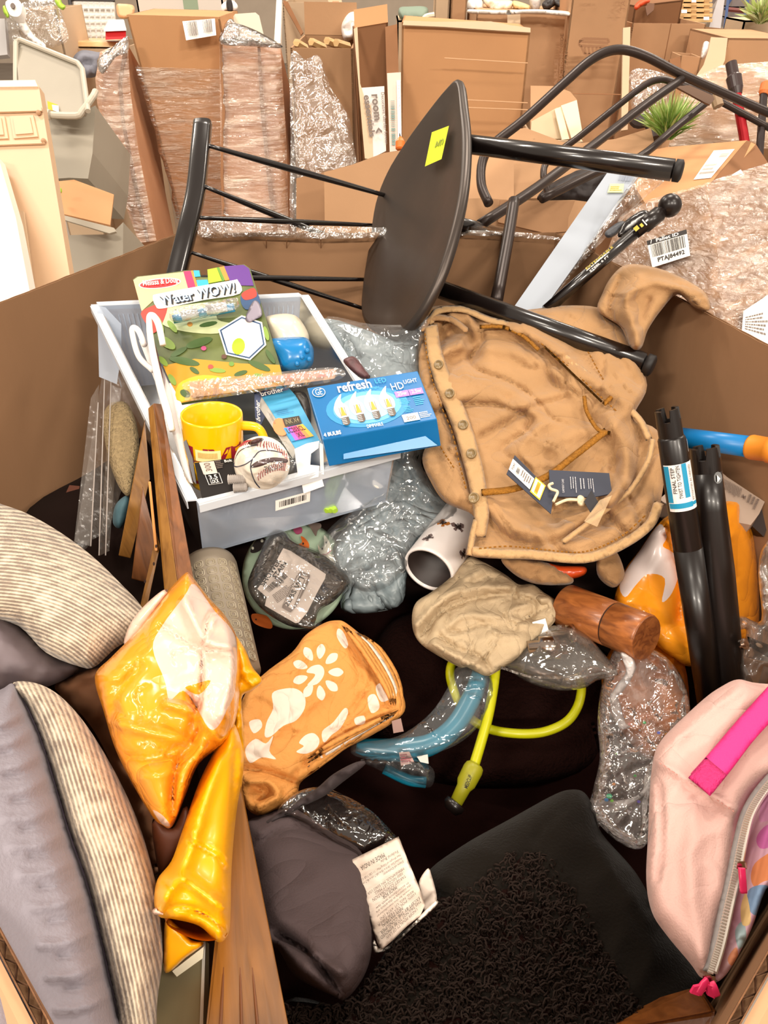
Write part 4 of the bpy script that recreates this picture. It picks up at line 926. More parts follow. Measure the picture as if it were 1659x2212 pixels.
obj('body', lathe(P(760, 1025, 1.0), P(812, 1034, .965), [(0, .012), (.9, .0125), (.92, .0110), (1, .0110)], 20), WHT, o, True)
obj('cap', lathe(P(812, 1034, .965), P(822, 1035, .958), [(0, .0125), (.9, .0125), (1, .010)], 20), mat('cap_white', '#f4f1ea', .35), o, True)
# ------- activity card
cdm = thing('activity_card', 'tall hang card printed Water WOW with jungle picture, standing in the drawer', 'card', P(470, 860, .98))
DCARD = [(290, 600, 1.10), (540, 575, 1.10), (400, 850, .97)]
CARD = [(287, 604), (296, 597), (360, 590), (400, 584), (432, 584), (434, 599), (450, 599), (452, 582), (480, 576), (528, 571), (540, 580), (548, 605), (575, 690), (608, 800), (616, 830), (392, 872), (340, 760)]
cdm0 = cdm; cdm = slab('card', CARD, DCARD, .003, mat('card_green', '#66703c', .45, var=.5, vscale=18, col2='#3d4a24'), cdm0)
def dc(l): return [(u, v, d-l) for u, v, d in DCARD]
def cprint(nm, poly, c, l, curve=False, rough=.45): return slab(nm, poly, dc(l), .0004, mat(c[0], c[1], rough), cdm, curve)
cprint('printed_area', [(288, 605), (298, 598), (400, 587), (404, 610), (420, 625), (330, 650), (306, 672)], ('tan_print', '#e0b98c'), .001)
cprint('printed_area', [(396, 586), (412, 585), (424, 624), (406, 622)], ('magenta', '#c8215c'), .0015)
cprint('printed_area', [(412, 585), (417, 584), (428, 622), (424, 624)], ('orange_pr', '#ef8a32'), .0015)
cprint('printed_area', [(418, 584), (430, 584), (433, 597), (420, 598)], ('cyan', '#2aa7d8'), .0015); cprint('printed_area', [(424, 605), (448, 604), (452, 618), (428, 624)], ('cyan', '#2aa7d8'), .0015)
cprint('printed_area', [(448, 582), (468, 578), (482, 606), (450, 612)], ('lime_pr', '#9fbf1e'), .0015); cprint('printed_area', [(468, 578), (474, 577), (486, 605), (480, 608)], ('green_pr', '#5a8f28'), .0015)
cprint('printed_area', [(474, 577), (484, 575), (496, 604), (486, 606)], ('orange_pr', '#ef8a32'), .0015); cprint('printed_area', [(484, 575), (526, 572), (538, 580), (548, 617), (500, 616)], ('purple', '#5b2a86'), .0015)
cprint('printed_area', ell(345, 612, 46, 11, 24, -.1), ('white_pr', '#f4efe6'), .0018); cprint('printed_area', ell(345, 612, 43, 9, 24, -.1), ('logo_red', '#c21f26'), .0022)
q = Qpx([(308, 606), (384, 599), (386, 614), (310, 622)], dc(.0035)); text(q, 'Melissa & Doug', 0, 0, 1, 1, WHT, cdm)
cprint('printed_area', [(340, 672), (390, 660), (460, 655), (470, 690), (500, 700), (470, 720), (400, 716), (350, 700)], ('pale_jungle', '#bcc496'), .0015, True)
cprint('printed_area', [(306, 672), (360, 655), (350, 700), (330, 720), (316, 700)], ('red_bird', '#a93424'), .0017, True)
cprint('printed_area', [(520, 640), (550, 625), (562, 660), (530, 668)], ('navy_pr', '#22466f'), .0017, True); cprint('printed_area', [(522, 634), (548, 622), (554, 640), (530, 648)], ('red_bird', '#a93424'), .002, True)
cprint('printed_area', [(352, 790), (420, 775), (520, 785), (604, 788), (614, 829), (392, 870), (370, 830)], ('jungle_ochre', '#b98a1c'), .0014)
cprint('printed_area', [(385, 830), (440, 810), (500, 826), (392, 868)], ('jungle_yellow', '#dcae22'), .0018, True)
for (x, y, rx, ry, rt) in [(360, 740, 22, 10, .6), (430, 740, 30, 9, -.3), (398, 780, 34, 8, .2), (560, 790, 26, 7, .4), (400, 850, 12, 8, .5), (540, 700, 22, 7, 1.0), (345, 700, 20, 6, 1.2)]:
    cprint('printed_leaf', ell(x, y, rx, ry, 14, rt), ('leaf_dark', '#3f5a26') if int(x) % 3 else ('leaf_mid', '#7d9a3a'), .0021)
cprint('printed_area', [(330, 640), (345, 634), (420, 620), (500, 606), (514, 606), (518, 634), (440, 648), (352, 666), (336, 660)], ('white_pr', '#f4efe6'), .0026, True)
q = Qpx([(334, 640), (514, 606), (517, 634), (348, 664)], dc(.0042)); text(q, 'Water WOW!', .03, .10, .97, .96, BLK, cdm, 0, .05, .0002, .0)
q = Qpx([(331, 638), (511, 604), (514, 632), (345, 662)], dc(.0052)); text(q, 'Water WOW!', .03, .10, .97, .96, mat('pale_blue_letters', '#a9c6e8', .4), cdm, 0, .02, .0004, .0)
HEX = [(471, 712), (522, 681), (566, 696), (575, 745), (540, 778), (488, 766)]
cprint('printed_frame', HEX, ('white_pr', '#f4efe6'), .0026); cx, cy = 525, 729
for s, c, l in ((.93, ('navy_pr', '#22466f'), .003), (.86, ('white_pr2', '#e9e4de'), .0034)): cprint('printed_frame', [(cx+(x-cx)*s, cy+(y-cy)*s) for x, y in HEX], c, l)
cprint('printed_leaf', ell(515, 748, 14, 18, 16, .2), ('lime_pr', '#9fbf1e'), .0038)
soft('printed_brush_tip', [(530, 690), (535, 672), (548, 650), (560, 655), (566, 680), (552, 690), (538, 696)], dc(.006), mat('grey_tip', '#8a8290', .4), cdm, thick=.001, bulge=.001, sp=5)
for (x, y, rx, ry, rt, c) in [(372, 705, 16, 6, .9, 'm'), (386, 760, 20, 6, -.5, 'd'), (352, 780, 14, 6, .8, 'm'), (470, 800, 18, 5, .1, 'm'), (520, 806, 15, 5, -.3, 'd'), (584, 770, 18, 5, 1.0, 'd'), (575, 720, 16, 5, 1.3, 'm'), (450, 700, 20, 5, -.2, 'd'), (420, 800, 12, 5, .6, 'd'), (372, 820, 14, 6, 1.0, 'm'), (560, 812, 12, 5, .3, 'm')]:
    cprint('printed_leaf', ell(x, y, rx, ry, 12, rt), ('leaf_dark', '#3f5a26') if c == 'd' else ('leaf_mid', '#7d9a3a'), .0023)
for (x, y, c) in [(500, 786, '#6a8f3a'), (484, 770, '#5b3a2a'), (410, 700, '#c98a3a'), (440, 752, '#b04a78'), (455, 792, '#c24a3a')]: cprint('printed_flower', ell(x, y, 6, 5, 10), ('fl'+c[1:], c), .0026)
for k in range(5): cprint('printed_trunk', [(596+k*.5, 690+k*22), (600+k*.5, 690+k*22), (603+k*1.5, 712+k*22), (598+k*1.5, 712+k*22)], ('trunk_brown', '#6e5230'), .0022) if k < 4 and 0 else None
CYP = mat('cyan_pen', '#279fd4', .3); pen = obj('water_pen', tube([P(374, 690, 1.03), P(440, 676, 1.035), P(506, 664, 1.035)], [.006, .0065, .006], 10), CYP, cdm0, True)
obj('clear_barrel', join(tube([P(392, 683, 1.025), P(428, 675, 1.028)], .0068, 10, curve=False), tube([P(446, 670, 1.028), P(490, 662, 1.03)], .0068, 10, curve=False)), mat('pen_white', '#dfe4ea', .15), cdm0, True)
soft('blister', [(366, 680), (380, 668), (500, 644), (514, 652), (510, 668), (440, 686), (378, 696)], 1.022, FILMC, cdm0, single=True, sp=7, wr=[(.004, 14, 'r')])
# ------- white plastic hangers / spoons along the left wall
o = thing('white_loop', 'white bent plastic loop standing in front of the card', 'hanger', P(345, 780, .99))
obj('loop', tube([P(352, 745, .975), P(342, 700, .985), P(330, 682, .99), (P(322, 690, .99)), P(328, 750, .97), P(345, 830, .95), P(362, 890, .93), P(372, 930, .92)], [.004, .0045, .0045, .004, .0045, .005, .005, .004], 10), mat('white_gloss_plastic', '#f2efeb', .25), o, True)
o = thing('white_loop', 'second white plastic loop, left of the taller one', 'hanger', P(305, 760, 1.02))
obj('loop', tube([P(312, 745, 1.0), P(300, 716, 1.02), P(288, 708, 1.02), P(286, 722, 1.02), P(300, 770, 1.0), P(330, 800, .98)], [.004]*6, 10), mat('white_gloss_plastic', '#f2efeb', .25), o, True)
o = slab('paper_sleeve', [(300, 735), (330, 750), (372, 850), (395, 960), (414, 1044), (402, 1040), (380, 960), (345, 850)], [(300, 735, 1.06), (372, 850, .97), (408, 1040, .90)], .002, mat('white_sheet', '#efece8', .3)); tag(o, 'narrow white sheet sliding down the left wall of the drawer', 'paper')
o = slab('dark_sleeve', [(396, 955), (404, 985), (418, 1040), (424, 1046), (416, 990), (402, 950)], .895, .002, mat('slate_print', '#4c484a', .4)); tag(o, 'dark slim sleeve at the front left corner of the drawer', 'sleeve')
o = soft('beaded_strap', [(316, 720), (326, 716), (340, 760), (356, 830), (372, 890), (366, 896), (346, 840), (328, 770)], 1.0, mat('maroon_cord', '#8e5560', .8, bump=1, bscale=300, var=.5, vscale=200), thick=.006, edge=6, sp=5); tag(o, 'maroon and white beaded strap behind the white loops', 'strap')
# ------- bowl, blue jar
o = soft('cream_bowl', [(572, 690), (590, 680), (625, 678), (648, 690), (668, 730), (650, 760), (600, 760), (580, 730)], 1.07, mat('cream_ceramic', '#ddd3bb', .25), thick=.06, bulge=.035, edge=40, sp=7); tag(o, 'glossy cream bowl leaning behind the blue bowl', 'bowl')
o = soft('blue_bowl', [(586, 736), (600, 730), (655, 728), (672, 742), (678, 764), (672, 792), (640, 806), (604, 800), (594, 770)], 1.02, mat('blue_plastic', '#1478b8', .25), thick=.05, bulge=.03, edge=36, sp=7); tag(o, 'shiny blue plastic bowl with raised dots behind the card', 'bowl')
for (u, v) in ((664, 758), (652, 772), (642, 786), (668, 776)): obj('raised_dot', ball(P(u, v, .992), .0035, 10), mat('blue_plastic', '#1478b8', .25), o, True)
# ------- shrink wrapped wooden bar
br = thing('wrapped_block', 'long pale wooden block in shrink film lying across the drawer', 'block', P(570, 850, .96))
c = [P(412, 860, .955), P(724, 818, .975), P(724, 800, .985), P(408, 826, .965)]
obj('block', hexa(c+[x+Vector((0, .03, -.012)) for x in c], .002), wood('block_wood', '#cfa278', '#b58a62', (20, 3, 3)), br)
q = Quad([c[3], c[2], c[2]+Vector((0, .03, -.012)), c[3]+Vector((0, .03, -.012))])
slab('pink_top', [(560, 815), (722, 797), (726, 803), (722, 812), (560, 826)], .962, .001, mat('salmon_print', '#e2a08c', .3), br); q = Qpx([(560, 824), (722, 810), (722, 815), (560, 830)], .958); marks(q, [(i*.09+.02, .1, i*.09+.035, .9) for i in range(11)], WHT, br)
soft('shrink_film', [(405, 824), (560, 808), (724, 794), (728, 822), (560, 846), (412, 866), (404, 850)], .954, FILMC, br, single=True, sp=8, wr=[(.004, 20, 'r')], bulge=.002)
# ------- yellow mug
YEL = mat('mug_yellow', '#f2b705', .18, coat=.5)
mg = thing('yellow_mug', 'yellow ceramic mug printed with maroon letters, standing in the drawer', 'mug', P(462, 1000, .92))
ma, mb = P(468, 1040, .955), P(457, 893, .905); ax = (mb-ma).normalized(); L = (mb-ma).length; RM = .0375
obj('body', lathe(ma, mb, [(0, RM*.8), (.02, RM*.86), (.08, RM*.92), (.5, RM*.97), (.97, RM), (1.0, RM*.985), (.98, RM*.93), (.5, RM*.9), (.12, RM*.86), (.1, .001)], 48), YEL, mg, True)
hx = RX*.99-RF*.05; hx -= ax*hx.dot(ax); hx.normalize()
hp = [ma.lerp(mb, .86)+hx*RM*.95, ma.lerp(mb, .84)+hx*(RM+.018), ma.lerp(mb, .68)+hx*(RM+.026), ma.lerp(mb, .45)+hx*(RM+.023), ma.lerp(mb, .28)+hx*RM*.92]
obj('handle', tube(hp, [.006, .0055, .0055, .0055, .006], 12), YEL, mg, True)
def cyl_print(a, b, r, s, ang0, ang1, t0, t1, m, parent, face, off=.0006, name='lettering', bold=.03, flip=False, poly=None):
    """print wrapped on a cylinder; ang in degrees about the axis, 0 = facing dir `face`"""
    a = Vector(a); b = Vector(b); t = (b-a).normalized(); f = Vector(face); f -= t*f.dot(t); f.normalize(); g = t.cross(f)
    if g.dot(RX) < 0: g = -g
    if poly is None: Vt, Fs = text_geo(s, bold)
    else:
        nx = 12; Vt = [(i/nx, j) for j in (0, 1) for i in range(nx+1)]; Fs = [(i, i+1, i+1+nx+1, i+nx+1) for i in range(nx)]
    out = []
    for x, y in Vt:
        an = math.radians(ang0+(ang1-ang0)*x); out.append(a.lerp(b, t0+(t1-t0)*y)+(f*math.cos(an)+g*math.sin(an))*(r+off))
    return obj(name, (out, Fs), m, parent)
MAR = mat('maroon_print', '#8e1a2e', .3)
cyl_print(ma, mb, RM*.975, 'LIVE', -38, 76, .44, .68, MAR, mg, -RF); cyl_print(ma, mb, RM*.955, 'LOVE', -38, 76, .14, .38, MAR, mg, -RF)
cyl_print(ma, mb, RM*.975, '', -22, 26, .50, .66, mat('cream_label', '#f3dfa0', .4), mg, -RF, .0012, 'price_sticker', poly=1); cyl_print(ma, mb, RM*.96, '', -22, 26, .42, .47, mat('cream_label', '#f3dfa0', .4), mg, -RF, .0016, 'price_sticker', poly=1)
for k in range(14): cyl_print(ma, mb, RM*.975, '', -16+k*2.6, -14.8+k*2.6, .55, .63, mat('ochre_print', '#c9a24a', .5), mg, -RF, .0018, 'barcode', poly=1)
# ------- black box of bolts
bb = thing('black_box', 'black printed box with silver bolt picture under the baseball', 'box', P(480, 1060, .92))
DB = [(420, 1000, .892), (540, 990, .900), (440, 1070, .876)]
slab('box', [(420, 1000), (498, 990), (560, 996), (600, 1045), (524, 1062), (436, 1076)], DB, .02, mat('black_card', '#15100f', .35), bb)
q = Qpx([(430, 999), (462, 996), (470, 1022), (440, 1025)], [(u, v, d-.002) for u, v, d in DB]); marks(q, [(0, 0, 1, 1)], mat('pinkish_label', '#e3d6cc', .6), bb, 0, 'label'); text(q, '300', .25, .1, .7, .8, GRY, bb, 90)
q = Qpx([(443, 1026), (473, 1022), (481, 1044), (452, 1048)], [(u, v, d-.002) for u, v, d in DB]); strokes(q, [((0, 0), (1, 0)), ((1, 0), (1, 1)), ((1, 1), (0, 1)), ((0, 1), (0, 0))], .02, WHT, bb); text(q, '3.5', .2, .1, .8, .5, WHT, bb); text(q, 'LOCK', .2, .55, .8, .9, WHT, bb)
q = Qpx([(464, 996), (500, 992), (506, 1010), (470, 1016)], [(u, v, d-.002) for u, v, d in DB]); lines(q, .0, .0, .45, .9, 5, GRY, bb); text(q, 'Bolt', .55, .0, 1, .3, WHT, bb)
for (u0, v0, u1, v1) in ((492, 1036, 530, 1034), (504, 1054, 534, 1052)): obj('printed_bolt', lathe(P(u0, v0, .876), P(u1, v1, .876), [(0, .003), (.04, .0062)]+[(.08+k*.055, .0048 if k % 2 else .006) for k in range(15)]+[(1, .004)], 12), mat('bolt_grey', '#a8a19b', .4), bb)
# ------- baseball
bs = thing('baseball', 'novelty white baseball with red stitches in clear shrink wrap', 'ball', P(572, 1040, .9))
bc = P(566, 1002, .895); BR = .0335
obj('cover', ball(bc, BR, 36), mat('ball_leather', '#efe6d6', .45, bump=.1, bscale=60), bs, True)
def on_ball(th, ph, r=BR):  # th: right angle, ph: up angle seen from camera
    th, ph = math.radians(th), math.radians(ph); return bc+(RX*math.sin(th)*math.cos(ph)+RU*math.sin(ph)-RF*math.cos(th)*math.cos(ph))*r
STI = mat('red_stitch', '#9c1f24', .6); NVY = mat('navy_line', '#1d2240', .5)
V, Fs = [], []
for (c0, c1, n_) in (((-62, 42), (20, 34), 12), ((0, -30), (62, -8), 13), ((14, 40), (70, 12), 10)):
    for k in range(n_):
        t = k/(n_-1); th = c0[0]+(c1[0]-c0[0])*t; ph = c0[1]+(c1[1]-c0[1])*t+8*math.sin(math.pi*t)
        for s in (-1, 1): V, Fs = join((V, Fs), tube([on_ball(th, ph, BR+.0006), on_ball(th+2+s, ph+s*8, BR+.0006)], .0005, 5, curve=False))
obj('stitching', (V, Fs), STI, bs)
obj('navy_seams', join(*[tube([on_ball(th, ph, BR+.0004) for th, ph in l], .0007, 6) for l in ([(-75, -5), (-50, -8), (-25, -4), (-8, 6)], [(-70, -4), (-50, 22), (-20, 34), (0, 38)], [(-8, 10), (-14, -10), (-10, -40), (0, -60)], [(-8, 8), (5, 22), (30, 24), (60, 20)])]), NVY, bs)
o2 = soft('folded_crease', [(540, 1010), (556, 996), (590, 988), (620, 992), (618, 1000), (590, 998), (560, 1008)], .861, mat('dark_gap_red', '#3a1216', .5), bs, thick=.003, bulge=.001, sp=5, edge=5)
q = Qpx([(570, 1008), (612, 994), (614, 1008), (574, 1022)], .858); text(q, '1ST STRIKE', 0, 0, 1, 1, BLK, bs, 180)
soft('shrink_wrap', [(540, 960), (580, 944), (620, 958), (648, 1000), (630, 1036), (590, 1048), (545, 1040), (512, 1010), (516, 975)], .858, film('clear_shrink', '#ffffff', .02, .8, .08, 50, .4, (1, 1, 1), .006), bs, single=True, bulge=.012, edge=50, sp=8, wr=[(.006, 24, 'r')])
soft('team_print', [(536, 956), (556, 946), (570, 948), (560, 957), (544, 962)], .862, mat('dark_red_print', '#402022', .5), bs, thick=.002, sp=5, edge=5)
# ------- ink cartridge box
ib = thing('ink_box', 'tall blue ink cartridge box with a torn open front end and rainbow patch', 'box', P(620, 980, .9))
DI = [(566, 852, .985), (622, 838, .985), (636, 968, .905), (694, 952, .905)]
slab('top_panel', [(566, 858), (624, 838), (640, 856), (694, 958), (640, 972)], DI, .002, mat('sky_blue_card', '#4aa3cf', .35, var=.12, vscale=10), ib)
slab('side_panel', [(548, 846), (566, 858), (640, 972), (632, 990), (600, 940), (560, 880)], [(548, 846, 1.0), (566, 858, .983), (640, 972, .906)], .002, mat('pale_side_card', '#c9c9c4', .4), ib)
slab('navy_end', [(549, 842), (612, 832), (626, 842), (566, 858)], .982, .003, mat('navy_card', '#1d3464', .35), ib); q = Qpx([(560, 846), (610, 836), (614, 846), (566, 856)], .976); text(q, 'brother', 0, 0, 1, 1, WHT, ib)
slab('navy_side', [(549, 844), (565, 858), (572, 900), (558, 930), (551, 900)], .984, .004, mat('navy_card', '#1d3464', .35), ib); q = Qpx([(551, 862), (562, 868), (564, 912), (553, 905)], .976); text(q, 'brother', 0, 0, .9, 1, WHT, ib, 90)
q = Qpx([(612, 925), (654, 916), (678, 942), (630, 954)], [(u, v, d-.002) for u, v, d in DI])
for k, c in enumerate(['#2f8fd0', '#9a5cc0', '#cf3f8a', '#e0457a', '#ee8a4a', '#f2b23a']): marks(q, [(k/6, 0, (k+1)/6, 1)], mat('rainbow%d' % k, c, .4), ib, .0003)
text(q, 'LC203CL', .08, .1, .92, .45, BLK, ib); text(q, 'XL', .38, .52, .68, .85, BLK, ib)
q = Qpx([(610, 904), (646, 898), (652, 914), (616, 922)], [(u, v, d-.003) for u, v, d in DI]); marks(q, [(0, 0, 1, 1)], mat('umber_plate', '#3a3024', .5), ib, 0); text(q, 'INK X4', .1, .2, .9, .8, mat('faint_tan', '#8f8466', .5), ib)
slab('orange_shape', ell(606, 922, 16, 20, 16, -.5), [(u, v, d-.0015) for u, v, d in DI], .0004, mat('orange_fish', '#ee8b56', .4), ib)
q = Qpx([(594, 888), (630, 880), (636, 892), (600, 898)], [(u, v, d-.002) for u, v, d in DI]); lines(q, 0, 0, 1, 1, 3, mat('blue_text', '#2d7fb0', .5), ib)
lines(Qpx([(572, 880), (584, 890), (620, 960), (606, 940)], .94), .1, .1, .9, .9, 5, GRY, ib, vert=True)
WC = mat('white_card_inner', '#f2eee8', .6)
slab('torn_flap', [(636, 970), (662, 958), (690, 952), (688, 968), (672, 980), (670, 1004), (690, 1006), (688, 1030), (645, 1040), (640, 1000)], .898, .001, WC, ib)
slab('bent_flap', [(696, 962), (752, 954), (750, 972), (732, 988), (696, 1000)], .905, .001, mat('kraft_inner', '#c8b49c', .7), ib)
slab('lower_flap', [(650, 1036), (692, 1022), (700, 1050), (656, 1066)], .905, .001, WC, ib)
slab('inner_wall', [(690, 955), (698, 960), (700, 1025), (692, 1024)], .90, .001, WC, ib)
o = soft('dark_pouch', [(634, 846), (660, 850), (672, 890), (668, 930), (650, 900), (640, 870)], .985, mat('dark_pouch', '#3f3b36', .4), thick=.01, sp=6, edge=8); tag(o, 'dark foil pouch wedged between the ink box and the bulb box', 'pouch')
# ------- bulb box
BLB = mat('bulb_box_blue', '#0e6cab', .3, var=.12, vscale=12); LBL = mat('bulb_box_light', '#1580c2', .32)
lb = thing('bulb_box', 'blue light bulb box picturing four clear candle bulbs, propped on the drawer', 'box', P(800, 980, .88))
DF = [(664, 838, .93), (902, 800, .93), (696, 950, .865)]; dL = lambda l: [(u, v, d-l) for u, v, d in DF]
dff = dplane(DF); TLq, TRq, BRq, BLq = [P(u, v, float(dff(u, v))) for u, v in ((663, 838), (902, 801), (944, 905), (697, 950))]
nq = (TRq-TLq).cross(BLq-TLq).normalized(); nq = nq if nq.dot(CAM-TLq) > 0 else -nq
dvv = -nq*.035+(BLq-TLq).normalized()*.010
obj('box', hexa([BLq, BRq, TRq, TLq]+[x+dvv for x in (BLq, BRq, TRq, TLq)], .0012), BLB, lb); lb0 = lb; lb = [c for c in lb0.children if c.name.startswith('box')][0]
lowq = [BLq+(BRq-BLq)*.10, BRq]; slab('open_flap', [(742, 962), (800, 955), (910, 935), (945, 962), (742, 992)], .878, .001, LBL, lb)
q = Quad([TLq, TRq, BRq, BLq]); off = .0012
glow = [(.46, .55, .36, .38, '#2f8cc4'), (.46, .56, .30, .31, '#62abd6'), (.46, .57, .24, .24, '#9accE6'.lower())]
for k, (x, y, rx, ry, c) in enumerate(glow): mark(q, ell(x, y, rx, ry, 28, -.1), mat('halo%d' % k, c, .35), lb, .0004+k*.0003)
for k in range(4):
    x = .24+k*.135; y = .60-.006*k
    mark(q, [(x-.06, y+.02), (x-.065, y-.10), (x-.03, y-.24), (x+.035, y-.36), (x+.015, y-.22), (x+.055, y-.10), (x+.055, y+.02), (x+.03, y+.10), (x-.03, y+.10)], mat('bulb_glass_print', '#dfe9ee', .3), lb, .0014, 'printed_bulb', True)
    mark(q, [(x-.02, y+.06), (x-.008, y-.10), (x+.008, y-.10), (x+.02, y+.06)], mat('filament', '#d9a13a', .4), lb, .0018)
    marks(q, [(x-.026, y-.10, x-.020, y+.07), (x+.020, y-.10, x+.026, y+.07)], mat('filament_wire', '#8b8478', .4), lb, .0018)
    mark(q, [(x-.03, y+.10), (x+.035, y+.09), (x+.035, y+.20), (x+.015, y+.24), (x-.015, y+.24), (x-.03, y+.20)], mat('bulb_cap_print', '#5d5148', .35), lb, .0018); marks(q, [(x-.03, y+.12+j*.03, x+.01, y+.13+j*.03) for j in range(4)], WHT, lb, .0021)
text(q, 'refresh', .26, .03, .56, .22, WHT, lb, 0, .02, .002); text(q, 'LED', .60, .06, .70, .15, mat('cyan_letters', '#3aa9dc', .4), lb, 0, .0, .002); text(q, 'Energizing Daylight', .36, .20, .62, .26, mat('cyan_letters', '#8fc8e6', .4), lb, 0, .0, .002)
mark(q, ell(.09, .14, .058, .095, 24), WHT, lb, .0014); mark(q, ell(.09, .14, .052, .085, 24), BLB, lb, .0017); text(q, 'GE', .06, .08, .12, .20, WHT, lb, 0, .0, .002)
text(q, 'HD', .72, .20, .83, .34, WHT, lb, 0, 0, .002); text(q, 'LIGHT', .84, .17, .96, .25, WHT, lb, 0, 0, .002)
marks(q, [(.73, .37, .85, .49), (.855, .37, .975, .49)], mat('violet_patch', '#b77bc8', .4), lb, .0014); text(q, '25w', .75, .39, .83, .47, WHT, lb, 0, .02, .002); text(q, '2.5w', .875, .39, .96, .47, WHT, lb, 0, .02, .002)
lines(q, .74, .52, .84, .64, 4, mat('cyan_letters', '#8fc8e6', .4), lb); lines(q, .87, .52, .96, .70, 5, mat('cyan_letters', '#8fc8e6', .4), lb); lines(q, .76, .68, .84, .80, 4, mat('cyan_letters', '#8fc8e6', .4), lb)
marks(q, [(.72, .83, .86, .97)], WHT, lb, .0014, 'price_sticker'); text(q, '200', .75, .88, .83, .94, GRY, lb, 0, 0, .0018); lines(q, .87, .83, .97, .95, 4, WHT, lb)
text(q, '4 BULBS', .02, .91, .17, .98, WHT, lb, 0, .03, .002); text(q, 'DIMMABLE', .40, .90, .54, .96, WHT, lb, 0, 0, .002)
o = soft('cable_tie_pack', [(742, 782), (756, 770), (770, 774), (790, 800), (800, 815), (780, 818)], .98, mat('dark_red_print2', '#6b4548', .5, var=.5, vscale=80), thick=.01, sp=5, edge=6); tag(o, 'dark patterned strip lying on the right edge of the drawer', 'strip')

# ================================================================= KHAKI JACKET
KH = mat('khaki_cotton', '#a8825a', .9, bump=.35, bscale=700, var=.16, vscale=14, sheen=.15, spec=.15, wrk=(6, .020, .55))
KHL = mat('khaki_light_edge', '#b59267', .9, bump=.35, bscale=700, var=.12, vscale=20, sheen=.15, spec=.15, wrk=(18, .003, .5))
THR = mat('ochre_thread', '#a06a24', .8, bump=.8, bscale=900, var=.35, vscale=400, spec=.15)
BTN = mat('horn_button', '#8d7650', .3, var=.3, vscale=200)
DJ = [(910, 680, 1.12), (1300, 665, 1.12), (1030, 1200, .84), (1420, 1100, .86)]
jk = thing('khaki_jacket', 'khaki cotton jacket lying open over the pile with a sleeve over the rim', 'jacket', P(1180, 1200, .92))
BODY = [(908, 700), (926, 664), (990, 662), (1060, 676), (1150, 668), (1215, 660), (1290, 664), (1338, 692), (1362, 740), (1398, 832), (1370, 900), (1418, 928), (1438, 985), (1428, 1080), (1408, 1140), (1340, 1188), (1262, 1216), (1150, 1208), (1012, 1200), (1030, 1150), (1020, 1112), (962, 1085), (930, 1040), (912, 990), (930, 935), (918, 870), (904, 790)]
fj = [([(1040, 942), (1100, 912), (1150, 880), (1222, 858)], -.016, 9, 's'), ([(1035, 925), (1100, 890), (1160, 862), (1230, 838)], .010, 22),
      ([(975, 775), (1040, 752), (1130, 765), (1215, 810), (1262, 870)], .016, 16), ([(1000, 720), (1080, 705), (1180, 740), (1250, 800), (1340, 860), (1400, 920)], .022, 20),
      ([(1030, 700), (1100, 730), (1180, 770), (1240, 840), (1290, 930)], -.012, 14, 's'), ([(942, 740), (972, 722), (1010, 720), (1018, 760), (978, 780)], -.05, 20),
      ([(1180, 960), (1250, 935), (1310, 930), (1345, 900)], .010, 16), ([(1290, 770), (1340, 830), (1375, 860)], .012, 18), ([(1320, 905), (1350, 960), (1352, 1040), (1320, 1090)], .024, 22),
      ([(1385, 930), (1378, 1000), (1366, 1070), (1300, 1130)], -.016, 12, 's'), ([(1040, 1110), (1100, 1165), (1190, 1172), (1290, 1120), (1360, 1060), (1420, 970)], -.014, 9, 's'),
      ([(1050, 1085), (1110, 1140), (1200, 1150), (1290, 1100), (1340, 1050)], .014, 18), ([(1100, 1010), (1160, 1080), (1200, 1130)], -.008, 12), ([(1190, 985), (1210, 1060), (1280, 1070)], -.010, 14),
      ([(1120, 700), (1200, 690), (1300, 730), (1360, 790)], .014, 30), ([(1250, 690), (1310, 740), (1380, 830)], -.010, 12, 's'), ([(930, 860), (960, 930), (975, 1010), (1000, 1070)], .012, 20),
      ([(945, 800), (960, 880), (1000, 980), (1020, 1060)], -.018, 10, 's'), ([(1060, 800), (1120, 830), (1170, 900)], .008, 30), ([(1180, 1180), (1300, 1160), (1400, 1080)], .010, 16), ([(1100, 860), (1200, 830)], -.008, 16),
      ([(1150, 940), (1240, 880), (1330, 880)], .006, 26), ([(1290, 1000), (1310, 1060), (1330, 1000)], -.012, 16)]
body = soft('body', BODY, DJ, KH, jk, thick=.05, bulge=.02, edge=26, folds=fj, wr=[(.022, 150, 'c'), (.010, 64, 'c', (1.8, .7, 35)), (.0012, 12, 'n')], sp=6, seed=2)
dj = dplane(DJ)
SLV = [(1292, 672), (1302, 632), (1322, 596), (1352, 572), (1398, 574), (1452, 590), (1505, 618), (1528, 640), (1532, 670), (1500, 664), (1464, 636), (1430, 668), (1400, 712), (1385, 752), (1362, 752), (1340, 706)]
soft('sleeve', SLV, [(1300, 660, 1.07), (1390, 740, 1.01), (1460, 600, 1.05), (1350, 570, 1.11)], KH, jk, thick=.03, bulge=.03, edge=26, sp=5, seed=4, wr=[(.008, 60, 'c'), (.0015, 12, 'n')],
     folds=[([(1340, 600), (1318, 660), (1332, 720)], -.02, 8, 's'), ([(1380, 600), (1352, 650), (1368, 700), (1380, 745)], .016, 14), ([(1352, 640), (1420, 610), (1500, 640)], .014, 12), ([(1400, 650), (1380, 700)], -.012, 10), ([(1430, 590), (1480, 622), (1525, 660)], -.01, 8, 's')])
